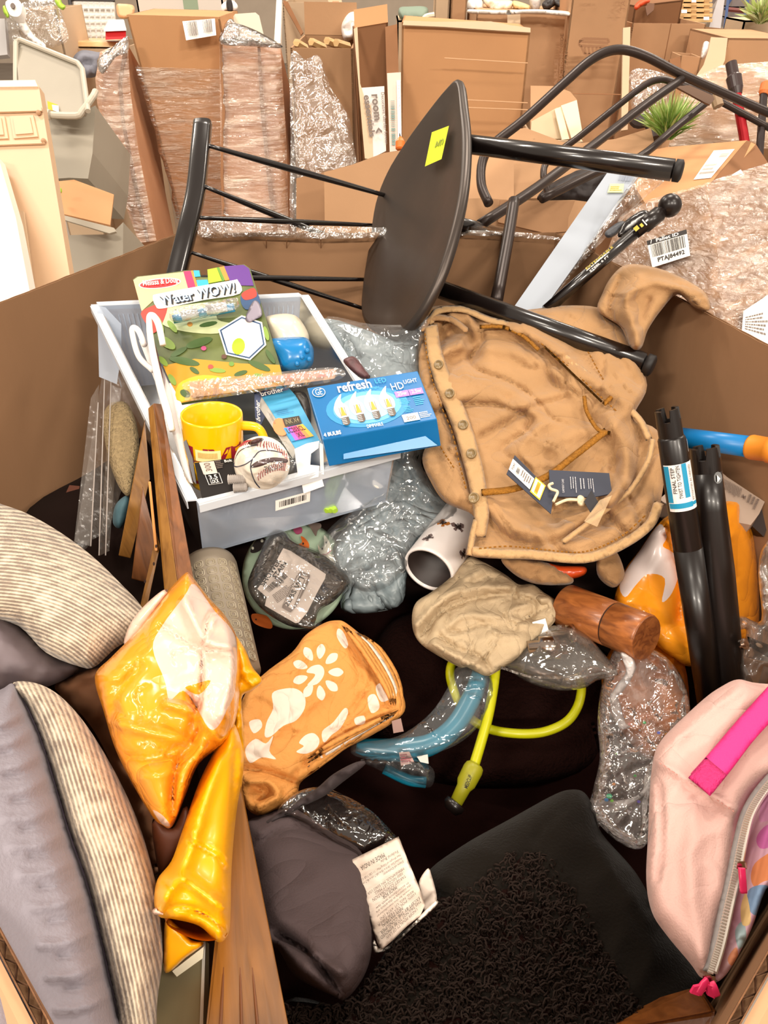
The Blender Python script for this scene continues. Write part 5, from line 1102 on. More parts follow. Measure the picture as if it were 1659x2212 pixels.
def strip(nm, pts, w, h, mt, dep, parent, edge=None, sp=7, **k):
    """flat raised band along a centre line"""
    c = crom(pts, 5); L = []; Rr = []
    for i, p in enumerate(c):
        t = c[min(len(c)-1, i+1)]-c[max(0, i-1)]; t = t/(np.linalg.norm(t)+1e-9); nn = np.array([-t[1], t[0]]); ww = w if not isinstance(w, list) else np.interp(i/(len(c)-1), np.linspace(0, 1, len(w)), w)
        L.append(p+nn*ww/2); Rr.append(p-nn*ww/2)
    return soft(nm, L+Rr[::-1], dep, mt, parent, thick=.004, bulge=h, edge=edge or (w if not isinstance(w, list) else w[0])*.3, sp=sp, curve=False, **k)
DJu = [(u, v, d-.028) for u, v, d in DJ]
plk = strip('button_placket', [(930, 700), (938, 760), (962, 835), (990, 900), (1010, 960), (1028, 1030), (1040, 1105), (1036, 1160)], [30, 34, 38, 40, 40, 38, 34, 26], .006, KHL, DJu, jk, wr=[(.003, 30, 'r')])
for (u, v) in ((948, 788), (972, 850), (1001, 918), (1019, 980), (1024, 1076)):
    a = P(u, v, float(dj(u, v))-.040); n_ = (CAM-a).normalized()*.7+Vector((-.2, 0, .2)); n_.normalize()
    bt = obj('button', lathe(a, a+n_*.0035, [(0, .0060), (.3, .0066), (.9, .0062), (1, .0050), (.7, .0044), (.6, .001)], 20), BTN, jk, True)
DJs = [(u, v, d-.030) for u, v, d in DJ]
for pts, w in (([(1036, 706), (1086, 706), (1130, 726), (1164, 756)], 9), ([(1040, 1064), (1110, 1056), (1180, 1030), (1240, 985), (1310, 930)], 15), ([(1262, 855), (1268, 890), (1292, 928), (1318, 936)], 9), ([(1175, 748), (1250, 820), (1300, 868)], 5), ([(1304, 874), (1326, 852)], 10)):
    strip('seam', pts, w, .002, THR, [(u, v, d-.040) for u, v, d in DJ], jk, sp=5, wr=[(.001, 5, 'n')])
def stitch(pts, m, lift=.034, r=.0009):
    c = resample([(p[0], p[1]) for p in crom(pts, 6)], 5.2, False); V, Fs = [], []
    for i in range(0, len(c)-1, 2):
        a, b_ = c[i], c[i+1]; V, Fs = join((V, Fs), tube([P(a[0], a[1], float(dj(*a))-lift), P(b_[0], b_[1], float(dj(*b_))-lift)], r, 5, curve=False))
    obj('stitching', (V, Fs), m, jk, kind='stuff')
hem = strip('hem', [(1018, 1190), (1080, 1196), (1150, 1198), (1262, 1206), (1340, 1178), (1402, 1134), (1424, 1085)], 22, .005, KHL, DJs, jk, wr=[(.003, 12, 'r')], sp=5)
strip('hem', [(1030, 1120), (1020, 1160), (1014, 1200)], 14, .004, KHL, DJs, jk, sp=5)
strip('collar_edge', [(928, 700), (945, 672), (1000, 668), (1055, 690), (1110, 705), (1180, 740), (1250, 795), (1320, 850), (1380, 905), (1402, 950)], 15, .004, KHL, DJs, jk, sp=5)
strip('collar_edge', [(908, 715), (932, 688), (975, 690), (1010, 716)], 14, .004, KH, DJs, jk, sp=5)
strip('front_edge', [(1410, 948), (1398, 1000), (1360, 1060), (1300, 1108), (1215, 1172)], 12, .003, KHL, DJs, jk, sp=5)
stitch([(918, 720), (924, 780), (946, 860), (975, 930), (992, 1000), (1008, 1060)], THR); stitch([(1035, 1185), (1100, 1180), (1180, 1188), (1262, 1192), (1340, 1160), (1398, 1110)], THR, .046)
stitch([(1060, 700), (1130, 716), (1210, 776), (1290, 850), (1350, 905)], THR, .038); stitch([(1270, 760), (1310, 830), (1350, 870)], THR); stitch([(926, 880), (950, 960), (980, 1010)], THR)
# hang tags
NV = mat('navy_tag', '#272c3c', .6); TL_ = .022
o = thing('price_tag', 'navy swing tag with white and yellow price stickers on the khaki jacket', 'tag', P(1150, 1100, .86))
DT = [(1112, 985, .865), (1095, 1022, .855), (1192, 1108, .820)]
slab('card', [(1112, 983), (1196, 1068), (1190, 1110), (1094, 1024)], DT, .0012, NV, o)
q = Qpx([(1108, 991), (1154, 1034), (1144, 1057), (1099, 1014)], [(u, v, d-.001) for u, v, d in DT]); marks(q, [(0, 0, 1, 1)], WHT, o, 0, 'sticker'); barcode(q, .28, .2, .42, .85, BLK, o, 14, vert=False); lines(q, .5, .15, .95, .85, 5, GRY, o, vert=True); text(q, '0456', .08, .2, .18, .8, GRY, o, 270)
q = Qpx([(1157, 1030), (1179, 1049), (1166, 1081), (1145, 1062)], [(u, v, d-.001) for u, v, d in DT]); marks(q, [(0, 0, 1, 1)], mat('yellow_sticker2', '#f0b429', .5), o, 0, 'sticker'); marks(q, [(.08, .08, .92, .92)], WHT, o, .0003); marks(q, [(.3, .12, .62, .88)], mat('yellow_sticker2', '#f0b429', .5), o, .0005); barcode(q, .34, .2, .6, .8, mat('amber_print', '#b97a12', .5), o, 12, vert=False)
o = thing('care_tag', 'larger navy swing tag with small white print lying on the khaki jacket', 'tag', P(1250, 1080, .88))
DT = [(1186, 1016, .862), (1318, 1022, .862), (1190, 1074, .838)]
slab('card', [(1186, 1015), (1316, 1022), (1322, 1066), (1280, 1074), (1188, 1072)], DT, .0015, NV, o)
q = Qpx([(1186, 1015), (1316, 1022), (1322, 1068), (1188, 1073)], [(u, v, d-.0008) for u, v, d in DT]); text(q, 'GARMENT CARE', .2, .35, .235, .88, mat('silver_print', '#b6b4b8', .5), o, 90, 0); lines(q, .34, .25, .46, .9, 3, mat('silver_print', '#b6b4b8', .5), o, vert=True, fill=.3); lines(q, .50, .3, .60, .9, 2, mat('silver_print', '#b6b4b8', .5), o, vert=True, fill=.3); lines(q, .63, .3, .74, .9, 3, mat('silver_print', '#b6b4b8', .5), o, vert=True, fill=.3)
CRD = mat('cream_cord', '#d9c9a6', .8); o = obj('tag_string', tube([P(1194, 1044, .835), P(1186, 1048, .832), P(1190, 1056, .830), P(1204, 1062, .828), P(1200, 1074, .822), P(1195, 1084, .820)], .0016, 8), CRD); tag(o, 'cream cord loop threaded through the navy tags', 'string')
o = soft('cord_knot', [(1248, 1072), (1256, 1070), (1264, 1078), (1262, 1092), (1252, 1094), (1246, 1084)], .832, CRD, thick=.004, bulge=.004, edge=5, sp=3, wr=[(.002, 5, 'r')]); tag(o, 'fluffy cream knot of cord beside the small black label', 'string')
obj('cord', tube([P(1200, 1090, .826), P(1225, 1080, .830), P(1250, 1080, .830)], .0017, 8), CRD, o)
o = slab('black_label', [(1278, 1059), (1294, 1088), (1276, 1108), (1262, 1084)], .822, .001, mat('black_label', '#15121a', .6)); tag(o, 'small black woven label sewn in the jacket collar', 'label')
o = slab('clear_tag', [(1296, 1080), (1322, 1070), (1290, 1138), (1262, 1126)], .818, .001, film('tan_film', '#e8c898', .22, .1, .4, 20, .1), jk)

# ================================================================= FILLING UNDER THE GOODS
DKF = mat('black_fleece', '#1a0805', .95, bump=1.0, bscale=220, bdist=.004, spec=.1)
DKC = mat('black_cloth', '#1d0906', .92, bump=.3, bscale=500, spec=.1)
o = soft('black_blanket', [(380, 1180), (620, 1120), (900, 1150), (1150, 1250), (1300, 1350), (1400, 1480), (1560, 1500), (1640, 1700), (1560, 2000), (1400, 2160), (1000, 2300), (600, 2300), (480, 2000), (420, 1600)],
         [(500, 1250, 1.12), (1250, 1300, 1.12), (600, 2200, .74), (1450, 2100, .74)], DKC, thick=.30, bulge=.02, edge=140, sp=20, wr=[(.02, 260, 'r'), (.008, 90, 'n')], seed=9); tag(o, 'black fabric heap added as dark filler for the hollow in the middle of the box', 'blanket')  # black fabric, also dark filler added to hide the box bottom
o = soft('dark_filler_heap', [(40, 1130), (210, 1010), (480, 840), (800, 760), (1100, 760), (1440, 860), (1520, 1000), (1560, 1400), (1300, 1420), (900, 1300), (500, 1250), (200, 1500), (0, 1400)],
         [(100, 900, 1.25), (1500, 850, 1.30), (300, 1400, 1.0), (1400, 1400, 1.02)], mat('brown_black_filler', '#1a0f0b', .95, spec=.1), thick=.25, bulge=.05, edge=100, sp=24, wr=[(.03, 200, 'r')]); tag(o, 'dark filler heap added unseen under the drawer and the jacket', 'heap')  # dark filler added unseen, stands for the shade deep in the pile
# low fleece drum on the heap
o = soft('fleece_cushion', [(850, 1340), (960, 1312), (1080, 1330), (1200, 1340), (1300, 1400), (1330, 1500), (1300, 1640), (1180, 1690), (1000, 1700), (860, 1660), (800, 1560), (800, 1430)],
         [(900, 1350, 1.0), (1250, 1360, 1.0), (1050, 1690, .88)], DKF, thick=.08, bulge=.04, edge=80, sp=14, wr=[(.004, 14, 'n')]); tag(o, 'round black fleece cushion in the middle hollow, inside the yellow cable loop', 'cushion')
strip_ = strip('piping', [(1280, 1560), (1300, 1660), (1268, 1780)], 8, .003, DKC, .86, o, sp=6)

# ================================================================= PLASTIC WRAPPED GREY-BLUE GARMENT
SAT = mat('sage_satin', '#8b989d', .38, var=.1, vscale=10, spec=.5, wrk=(10, .022, .9))
gm = thing('grey_garment', 'silvery grey satin garment in clear plastic between drawer and jacket', 'garment', P(860, 1300, 1.0))
soft('cloth', [(680, 700), (720, 690), (790, 712), (850, 730), (905, 700), (915, 800), (935, 930), (910, 1000), (960, 1085), (985, 1110), (900, 1180), (880, 1240), (860, 1310), (745, 1322), (738, 1260), (720, 1180), (800, 1080), (840, 1000), (850, 920), (800, 830), (730, 790)],
     [(700, 700, 1.14), (900, 720, 1.14), (760, 1310, .98), (900, 1200, 1.0)], SAT, gm, thick=.05, bulge=.02, edge=30, sp=8, seed=11, wr=[(.016, 90, 'c'), (.009, 44, 'c', (1, .5, 50)), (.002, 12, 'n')],
     folds=[([(900, 900), (880, 1000), (940, 1080)], .016, 14), ([(800, 1150), (850, 1190), (880, 1260)], .02, 10), ([(740, 1240), (800, 1210), (850, 1190)], .014, 12), ([(860, 980), (900, 1060), (960, 1100)], -.02, 10, 's'), ([(760, 1180), (820, 1230), (850, 1310)], -.012, 6, 's')])
FLC = film('garment_bag', '#eef3f6', .05, .9, .09, 9, .7, (1, 1, 1), .02)
soft('clear_bag', [(700, 690), (800, 700), (880, 700), (915, 676), (930, 700), (910, 780), (940, 900), (900, 990), (990, 1105), (900, 1160), (870, 1240), (800, 1280), (720, 1240), (690, 1170), (780, 1080), (850, 1010), (850, 900), (790, 820)],
     [(700, 700, 1.09), (900, 720, 1.09), (760, 1290, .94), (900, 1200, .95)], FLC, gm, single=True, sp=8, seed=12, wr=[(.010, 80, 'c'), (.004, 30, 'r')])
# striped plate and shower curtain pack
MINT = mat('mint_paper', '#a9bfa4', .6, var=.05)
pt = thing('paper_plate', 'mint paper plate printed with cats and a balloon under the drawer', 'plate', P(640, 1340, .96))
PD = [(560, 1150, 1.02), (730, 1180, 1.02), (620, 1350, .95)]
soft('plate', ell(636, 1242, 113, 118, 30, .2), PD, MINT, pt, thick=.004, bulge=.006, edge=24, sp=8)
def pp(poly, c, l=.012, curve=True, nm='printed_cat'): slab(nm, poly, [(u, v, d-l) for u, v, d in PD], .0004, mat(c[0], c[1], .6), pt, curve)
ORC = ('orange_cat', '#d4671c'); BKC = ('black_cat', '#241a18'); WHC = ('white_cat', '#d8d4c2')
pp([(640, 1178), (652, 1172), (650, 1158), (662, 1166), (668, 1178), (664, 1190), (650, 1188)], ORC); pp(ell(655, 1174, 1.8, 2.4, 8), BKC, .0135); pp(ell(653, 1184, 4, 3, 8), WHC, .0132)
pp([(686, 1176), (692, 1184), (700, 1176), (700, 1156), (710, 1168), (716, 1184), (712, 1196), (698, 1204), (690, 1192)], WHC); pp(ell(696, 1185, 1.6, 2.4, 8), BKC, .0135); pp(ell(705, 1172, 1.6, 2, 8), BKC, .0135)
pp([(700, 1204), (714, 1196), (724, 1214), (726, 1226), (712, 1222)], WHC); strokes(Qpx([(690, 1194), (716, 1186), (718, 1196), (694, 1204)], [(u, v, d-.0135) for u, v, d in PD]), [((0, .5), (.5, .8)), ((.5, .8), (1, .3))], .08, mat('pink_ribbon', '#a8526a', .6), pt)
pp([(634, 1142), (642, 1138), (652, 1140), (652, 1150), (642, 1154), (635, 1148)], ('balloon', '#a8466a')); pp([(666, 1132), (690, 1130), (694, 1138), (686, 1146), (682, 1158), (672, 1142)], ('grey_cat', '#7c6a60'))
pp([(541, 1188), (552, 1168), (566, 1160), (578, 1170), (574, 1180), (556, 1192), (544, 1194)], BKC); pp(ell(566, 1168, 3, 3.5, 10), WHC, .0135); pp(ell(546, 1184, 2.5, 3, 10), WHC, .0135)
pp([(545, 1326), (575, 1330), (588, 1348), (584, 1358), (560, 1352), (546, 1342)], ORC); pp(ell(553, 1338, 1.6, 1.8, 8), BKC, .0135); pp([(724, 1182), (732, 1186), (736, 1202), (730, 1214), (728, 1200)], WHC)
pk = thing('shower_curtain_pack', 'crumpled clear pack of dark shower curtain with a large white printed label', 'package', P(650, 1370, .93))
PKD = [(560, 1180, .965), (740, 1230, .965), (640, 1370, .90)]
soft('folded_curtain', [(584, 1158), (614, 1150), (632, 1170), (700, 1200), (752, 1246), (748, 1270), (720, 1300), (690, 1318), (676, 1350), (640, 1356), (600, 1340), (560, 1310), (536, 1270), (545, 1230)], PKD, mat('clear_grey_vinyl', '#453b34', .25, wrk=(16, .02, .9)), pk, thick=.03, bulge=.015, edge=20, sp=6, seed=21, wr=[(.008, 40, 'r'), (.004, 16, 'r')], folds=[([(604, 1156), (566, 1230), (545, 1262)], .012, 8), ([(620, 1165), (590, 1220)], -.01, 6)])
LD = [(u, v, d-.028) for u, v, d in PKD]
slab('label', [(612, 1184), (628, 1190), (704, 1240), (702, 1250), (686, 1278), (664, 1322), (645, 1345), (638, 1346), (572, 1308), (576, 1290), (556, 1272), (588, 1228)], LD, .0005, mat('label_paper', '#c2b4aa', .6, var=.06), pk); pk0 = pk; pk = [c for c in pk0.children if c.name.startswith('label')][0]
LD2 = [(u, v, d-.0290) for u, v, d in PKD]
q = Qpx([(558, 1262), (598, 1206), (610, 1212), (572, 1268)], LD2); text(q, 'SHOWER', 0, .1, 1, .9, BLK, pk, 0, .03, .0002)
q = Qpx([(586, 1244), (610, 1212), (622, 1218), (596, 1252)], LD2); text(q, 'CURTAIN' if 0 else 'STAIN', 0, .1, 1, .9, BLK, pk, 0, .03, .0002)
q = Qpx([(572, 1272), (612, 1236), (622, 1246), (582, 1280)], LD2); barcode(q, 0, 0, 1, 1, BLK, pk, 24, .0002)
q = Qpx([(594, 1264), (610, 1252), (614, 1258), (598, 1270)], LD2); text(q, '0290', 0, 0, 1, 1, BLK, pk, 0, 0, .0002)
q = Qpx([(588, 1286), (630, 1256), (642, 1272), (600, 1304)], LD2); lines(q, 0, 0, 1, 1, 7, GRY, pk, off=.0002)
q = Qpx([(608, 1308), (646, 1236), (678, 1250), (632, 1322)], LD2); strokes(q, [((0, .1), (0, .9)), ((0, .9), (.2, 1)), ((.2, 1), (1, .7)), ((1, .7), (1, .1)), ((1, .1), (.9, 0)), ((.9, 0), (0, .1)), ((.1, .92), (.9, .55))], .05, GRY, pk)
text(q, '2LBS.WT', .04, .14, .96, .50, BLK, pk, 0, .01, .0004); mark(q, [(.2, .92), (.95, .66), (.85, .85), (.3, .98)], GRY, pk, .0004)
soft('clear_wrap', [(580, 1152), (615, 1146), (640, 1170), (700, 1196), (756, 1240), (760, 1262), (722, 1304), (698, 1330), (690, 1362), (640, 1360), (590, 1340), (540, 1290), (534, 1260)], [(u, v, d-.034) for u, v, d in PKD], film('foil_clear', '#e8e8e0', .02, .8, .06, 18, .6, (1, 1, 1), .015), pk0, single=True, sp=6, wr=[(.006, 50, 'c')])
# tumbler with butterflies
WP = mat('tumbler_white', '#e9e2df', .3, coat=.3)
tm = thing('butterfly_tumbler', 'white cup printed with orange and grey butterflies, mouth facing left', 'cup', P(960, 1270, .95))
ta, tb_ = P(1010, 1110, 1.02), P(925, 1232, .935); TR_ = .0345
obj('body', lathe(ta, tb_, [(-.3, TR_*.88), (0, TR_*.92), (.96, TR_), (1, TR_*.98), (1.0, TR_*.9), (.1, TR_*.82), (.08, .001)], 40), WP, tm, True)
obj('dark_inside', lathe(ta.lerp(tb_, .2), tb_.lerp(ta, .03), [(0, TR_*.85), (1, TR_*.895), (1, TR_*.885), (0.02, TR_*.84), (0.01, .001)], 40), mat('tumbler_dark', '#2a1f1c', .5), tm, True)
def cylmark(shape, ang, t, s, m, off=.0006):
    a, b_ = ta, tb_; tt = (b_-a).normalized(); L = (b_-a).length; f = -RF-tt*(-RF).dot(tt); f.normalize(); g = tt.cross(f); out = []
    for x, y in shape:
        an = math.radians(ang)+x*s/TR_; r = TR_*(.92+.08*min(1, max(0, t+y*s/L)))+off; out.append(a.lerp(b_, t)+tt*(y*s)+(f*math.cos(an)+g*math.sin(an))*r)
    vs, es, fs, *_ = delaunay_2d_cdt([Vector(p) for p in shape], [], [tuple(range(len(shape)))], 1, 1e-6)
    return obj('printed_butterfly', (out, [tuple(f) for f in fs]), m, tm) if len(vs) == len(shape) else None
WING = [(0, 0), (.5, -.9), (1.1, -.7), (1.0, 0), (.5, .15), (.9, .5), (.5, .9), (.1, .3), (-.1, .3), (-.5, .9), (-.9, .5), (-.5, .15), (-1.0, 0), (-1.1, -.7), (-.5, -.9)]
def rotp(sh, a): c, s = math.cos(a), math.sin(a); return [(x*c-y*s, x*s+y*c) for x, y in sh]
for an, t, s, ro, c in ((8, .52, .0085, .6, 'g'), (-38, .72, .007, 1.2, 'g'), (-40, .18, .007, .4, 'o'), (20, .12, .008, .2, 'o'), (42, .55, .008, -.4, 'o'), (50, .82, .007, 1, 'g'), (-5, -.12, .007, .3, 'g')):
    cylmark(rotp(WING, ro), an, t, s, mat('butterfly_orange', '#a9692a', .5) if c == 'o' else mat('butterfly_grey', '#6d5a58', .5)); cylmark(rotp([(x*.5, y*.55) for x, y in WING], ro), an, t, s, mat('butterfly_dark', '#2c2220', .5), .0012)
    cylmark(rotp([(-.08, -.6), (.08, -.6), (.08, .6), (-.08, .6)], ro), an, t, s, mat('butterfly_dark', '#2c2220', .5), .0016)
# folded beige trousers
BG = mat('beige_twill', '#b5a081', .85, bump=.3, bscale=700, var=.08, vscale=16, spec=.2, wrk=(8, .014, .7))
o = soft('beige_trousers', [(1010, 1205), (1040, 1212), (1090, 1240), (1120, 1262), (1150, 1262), (1175, 1280), (1202, 1300), (1200, 1340), (1160, 1380), (1120, 1420), (1075, 1450), (1048, 1460), (1010, 1442), (990, 1440), (920, 1400), (895, 1370), (890, 1330), (900, 1300), (930, 1280), (970, 1250)],
         [(900, 1300, .90), (1180, 1290, .90), (1040, 1450, .82)], BG, thick=.05, bulge=.02, edge=18, sp=5, seed=31, wr=[(.014, 90, 'c'), (.007, 44, 'c'), (.001, 12, 'n')],
         folds=[([(900, 1350), (950, 1300), (1020, 1270), (1100, 1268)], .014, 9), ([(912, 1370), (960, 1318), (1040, 1290), (1110, 1284)], -.016, 5, 's'), ([(960, 1360), (1000, 1330), (1060, 1330), (1140, 1350)], .012, 10), ([(950, 1375), (985, 1400), (1040, 1420), (1060, 1450)], -.014, 5, 's'),
                ([(1100, 1320), (1150, 1300), (1190, 1290)], .010, 8), ([(1090, 1330), (1115, 1345), (1180, 1310)], -.012, 5, 's'), ([(940, 1390), (975, 1412), (1030, 1440)], .012, 8), ([(1040, 1230), (1000, 1260), (960, 1290)], .01, 10), ([(1110, 1270), (1120, 1300), (1160, 1300)], -.01, 5, 's'), ([(1060, 1370), (1120, 1380)], .008, 14)])
tag(o, 'folded beige twill trousers lying below the jacket hem', 'trousers')
for (pts, nm, lb) in (([(1085, 1205), (1170, 1212), (1230, 1240), (1232, 1262), (1160, 1262), (1110, 1240)], 'khaki_hood', 'khaki cuff poking out below the jacket hem'), ([(1295, 1190), (1330, 1190), (1350, 1240), (1340, 1262), (1318, 1268), (1290, 1240)], 'khaki_belt', 'short khaki loop hanging by the orange bag')):
    o = soft(nm, pts, .90, KH, thick=.02, bulge=.015, edge=14, sp=6, wr=[(.006, 24, 'r')]); tag(o, lb, 'cloth')
o = soft('orange_red_pack', [(1172, 1214), (1210, 1222), (1262, 1224), (1264, 1240), (1238, 1250), (1210, 1248), (1190, 1232)], .90, mat('orange_red_foil', '#c2461a', .25, bump=.6, bscale=40, bdist=.005), thick=.02, bulge=.01, edge=10, sp=5); tag(o, 'shiny orange red packet tucked under the jacket hem', 'packet')
# clear bag with steel parts
sb = thing('steel_parts_bag', 'clear plastic bag holding polished steel fittings beside the beige trousers', 'bag', P(1200, 1480, .85))
ST = mat('steel', '#b7aaa0', .18, metal=1.0)
obj('fitting', lathe(P(1140, 1404, .83), P(1222, 1398, .83), [(0, .010), (.3, .010), (.32, .014), (.8, .014), (.82, .009), (1, .009)], 24), ST, sb, True); obj('fitting', lathe(P(1180, 1376, .845), P(1240, 1368, .845), [(0, .006), (.7, .006), (.72, .011), (1, .011)], 24), ST, sb, True)
obj('rod', tube([P(1134, 1444, .83), P(1214, 1466, .825)], .007, 14, curve=False), mat('dark_steel', '#4b403a', .3, metal=.8), sb, True)
slab('paper_tag', [(1150, 1344), (1178, 1336), (1192, 1386), (1156, 1386)], .85, .001, WHT, sb)
FBG = film('bag_clear', '#efe7de', .07, .8, .09, 12, .6, (1, 1, 1), .02)
soft('bag', [(1080, 1442), (1110, 1400), (1150, 1370), (1200, 1350), (1245, 1356), (1290, 1395), (1332, 1448), (1328, 1462), (1290, 1470), (1262, 1486), (1210, 1492), (1150, 1478), (1100, 1450)], [(1100, 1440, .85), (1240, 1360, .85), (1260, 1480, .80)], FBG, sb, single=False, thick=.03, bulge=.03, edge=40, sp=7, wr=[(.006, 60, 'c')])
strip('zip_edge', [(1082, 1442), (1150, 1462), (1240, 1462), (1330, 1450)], 5, .002, mat('bag_edge_white', '#cfc4ba', .3), .80, sb, sp=5)
# wooden mill
WM = wood('acacia', '#b06a35', '#6e3a1a', (40, 40, 4), 2.5, .35, axis=P(1425, 1375, .80)-P(1215, 1305, .86))
wm = thing('wooden_mill', 'two part round wooden pepper mill lying before the orange bag', 'mill', P(1320, 1400, .83))
a, b_ = P(1222, 1308, .885), P(1396, 1378, .80); RW = .0262
obj('lower_body', lathe(a, a.lerp(b_, .60), [(0, RW*.7), (.0, RW*.93), (.03, RW), (.99, RW), (1, RW*.97), (1, RW*.5)], 40), WM, wm, True); obj('groove', lathe(a.lerp(b_, .595), a.lerp(b_, .62), [(0, RW*.96), (1, RW*.96)], 32), mat('groove_dark', '#2a140a', .7), wm, True)
obj('upper_body', lathe(a.lerp(b_, .615), b_, [(0, RW*.5), (0, RW*.97), (.02, RW), (.95, RW), (1, RW*.95), (1.0, RW*.6)], 40), WM, wm, True)
obj('end_grain', lathe(b_, b_+(b_-a).normalized()*.0008, [(0, RW*.95), (1, RW*.94), (1, .001)], 40), wood('end_grain', '#94582c', '#5f3016', (20, 60, 60), 2), wm)

# ================================================================= ORANGE BAGS, CABLE, TUBE
ORG = mat('orange_plastic', '#ee9620', .20, coat=.3, wrk=(6, .011, .5)); PKW = mat('pinkish_white_plastic', '#dcbcaa', .25, coat=.3, wrk=(6, .011, .5))
YPL = mat('yellow_plastic', '#f4a905', .33, coat=.2); CRW = mat('white_plastic_print', '#e4d6d2', .3, coat=.3)
DOB = [(1340, 1300, .90), (1560, 1080, 1.02), (1640, 1400, .95)]
o = soft('orange_bag', [(1328, 1310), (1345, 1240), (1380, 1190), (1415, 1140), (1450, 1112), (1500, 1130), (1555, 1080), (1602, 1076), (1622, 1130), (1636, 1230), (1640, 1340), (1628, 1400), (1560, 1420), (1490, 1440), (1430, 1410), (1380, 1350)], DOB, [ORG, CRW], thick=.08, bulge=.05, edge=60, sp=7, seed=41,
         wr=[(.016, 110, 'c'), (.008, 50, 'c')], prints=[[(1340, 1255), (1385, 1185), (1425, 1132), (1440, 1160), (1432, 1180), (1455, 1195), (1468, 1230), (1452, 1280), (1430, 1300), (1436, 1250), (1400, 1240), (1375, 1262), (1350, 1290)]], folds=[([(1440, 1160), (1470, 1240), (1470, 1340)], -.03, 8, 's'), ([(1470, 1120), (1500, 1260), (1520, 1400)], .02, 14)])
tag(o, 'glossy orange and white plastic bag behind the black poles', 'bag')
o = soft('orange_bag_lower', [(1310, 1420), (1350, 1380), (1440, 1400), (1480, 1440), (1490, 1560), (1470, 1620), (1400, 1640), (1330, 1560), (1300, 1480)], [(1310, 1420, .90), (1480, 1440, .90), (1400, 1630, .86)], mat('orange_deep', '#c0690f', .3, bump=.3, bscale=30, bdist=.006), thick=.06, bulge=.03, edge=50, sp=7, wr=[(.014, 80, 'c'), (.007, 40, 'c')], seed=42); o.name = 'orange_bag'; tag(o, 'darker orange plastic bag below the wooden mill', 'bag')
# sparkly film
SPK = film('sparkle_film', '#efe6e2', .06, .9, .07, 15, .8, (1, 1, 1), .02)
sf = thing('clear_wrapping', 'crumpled clear wrapping with coloured glints hanging left of the pink bag', 'wrapping', P(1360, 1820, .76))
soft('film', [(1330, 1400), (1380, 1392), (1440, 1420), (1480, 1480), (1490, 1560), (1450, 1600), (1412, 1680), (1404, 1800), (1380, 1835), (1330, 1815), (1275, 1760), (1272, 1740), (1295, 1640), (1290, 1560), (1300, 1480)], [(1330, 1400, .84), (1480, 1500, .80), (1320, 1800, .70)], SPK, sf, thick=.03, bulge=.02, edge=30, sp=6, seed=44, wr=[(.012, 60, 'c'), (.006, 26, 'c')])
MIL = film('milky_fold', '#e9e4e2', .6, .3, .2, 30, .6, (1, 1, 1), .02)
for pts in ([(1340, 1410), (1366, 1420), (1372, 1450), (1340, 1500), (1318, 1506), (1332, 1480), (1352, 1450)], [(1318, 1500), (1336, 1510), (1350, 1560), (1362, 1570), (1340, 1574), (1322, 1540)], [(1290, 1730), (1330, 1730), (1380, 1715), (1420, 1660), (1410, 1700), (1360, 1740), (1310, 1760), (1290, 1790), (1274, 1760)]):
    soft('milky_fold', pts, .755 if pts[0][1] > 1700 else .80, MIL, sf, thick=.002, bulge=.004, edge=8, sp=5, wr=[(.004, 14, 'r')])
for (u, v, c, s) in ((1392, 1561, '#21c46a', 4), (1423, 1583, '#3a5be0', 4), (1316, 1720, '#22c48a', 7), (1310, 1728, '#3fa0e8', 5), (1322, 1730, '#7bd04a', 4), (1372, 1676, '#3ac85a', 3.5), (1326, 1694, '#e0904a', 4), (1331, 1628, '#63d05a', 3), (1360, 1564, '#e08a80', 3.5), (1380, 1732, '#6a5ac8', 4)):
    slab('glint_fleck', ell(u, v, s, s*.8, 6), .745 if v > 1650 else .785, .0005, mat('glint'+c[1:], c, .2), sf)  # coloured glints of the film painted as small flat flecks
# umbrella poles
PBK = mat('pole_black', '#130d0b', .33, coat=.1)
pa = thing('parasol_pole', 'black parasol pole with a notched tip and blue white label, nearer the jacket', 'pole', P(1530, 1510, .80))
p0, p1 = P(1444, 905, .76), P(1538, 1530, .84); r1 = .0130
A = lambda t: p0.lerp(p1, t)
obj('lower_tube', lathe(A(.42), A(1), [(0, .0150), (1, .0150)], 28), PBK, pa, True); obj('upper_tube', lathe(A(.055), A(.43), [(0, .0125), (.02, .0138), (.3, .0142), (.98, .0150), (1, .0145)], 28), PBK, pa, True)
def notched(a, b, r, nm, parent, nd=(0, 90)):
    t = (b-a).normalized(); up = Vector((0, 0, 1)); s = t.cross(up).normalized(); c = t.cross(s); V = []; Fs = []; K = 48
    for k in range(K):
        an = 2*math.pi*k/K; cut = 0
        for q_ in (150, 330, 60, 240):
            dd = abs((math.degrees(an)-q_+180) % 360-180)
            if dd < 17: cut = .42
        rr = (s*math.cos(an)+c*math.sin(an)); h = a.lerp(b, cut)
        V += [h+rr*r, b+rr*r, h+rr*r*.72, b+rr*r*.72]
    for k in range(K):
        j = (k+1) % K; Fs += [(4*k, 4*j, 4*j+1, 4*k+1), (4*k+2, 4*k+3, 4*j+3, 4*j+2), (4*k, 4*k+2, 4*j+2, 4*j)]
    obj(nm, (V, Fs), PBK, parent)
notched(P(1440, 884, .757), A(.055), .0122, 'notched_tip', pa); obj('neck_ring', lathe(A(.045), A(.06), [(0, .0105), (1, .0105)], 24), PBK, pa, True)
LBW = mat('label_white', '#f0ece8', .4); LBB = mat('label_blue', '#1d8fb8', .4); rr_ = .0142
cyl_print(A(.135), A(.285), rr_+.0002, '', -75, 75, 0, 1, LBW, pa, -RF, .0004, 'paper_label', poly=1)
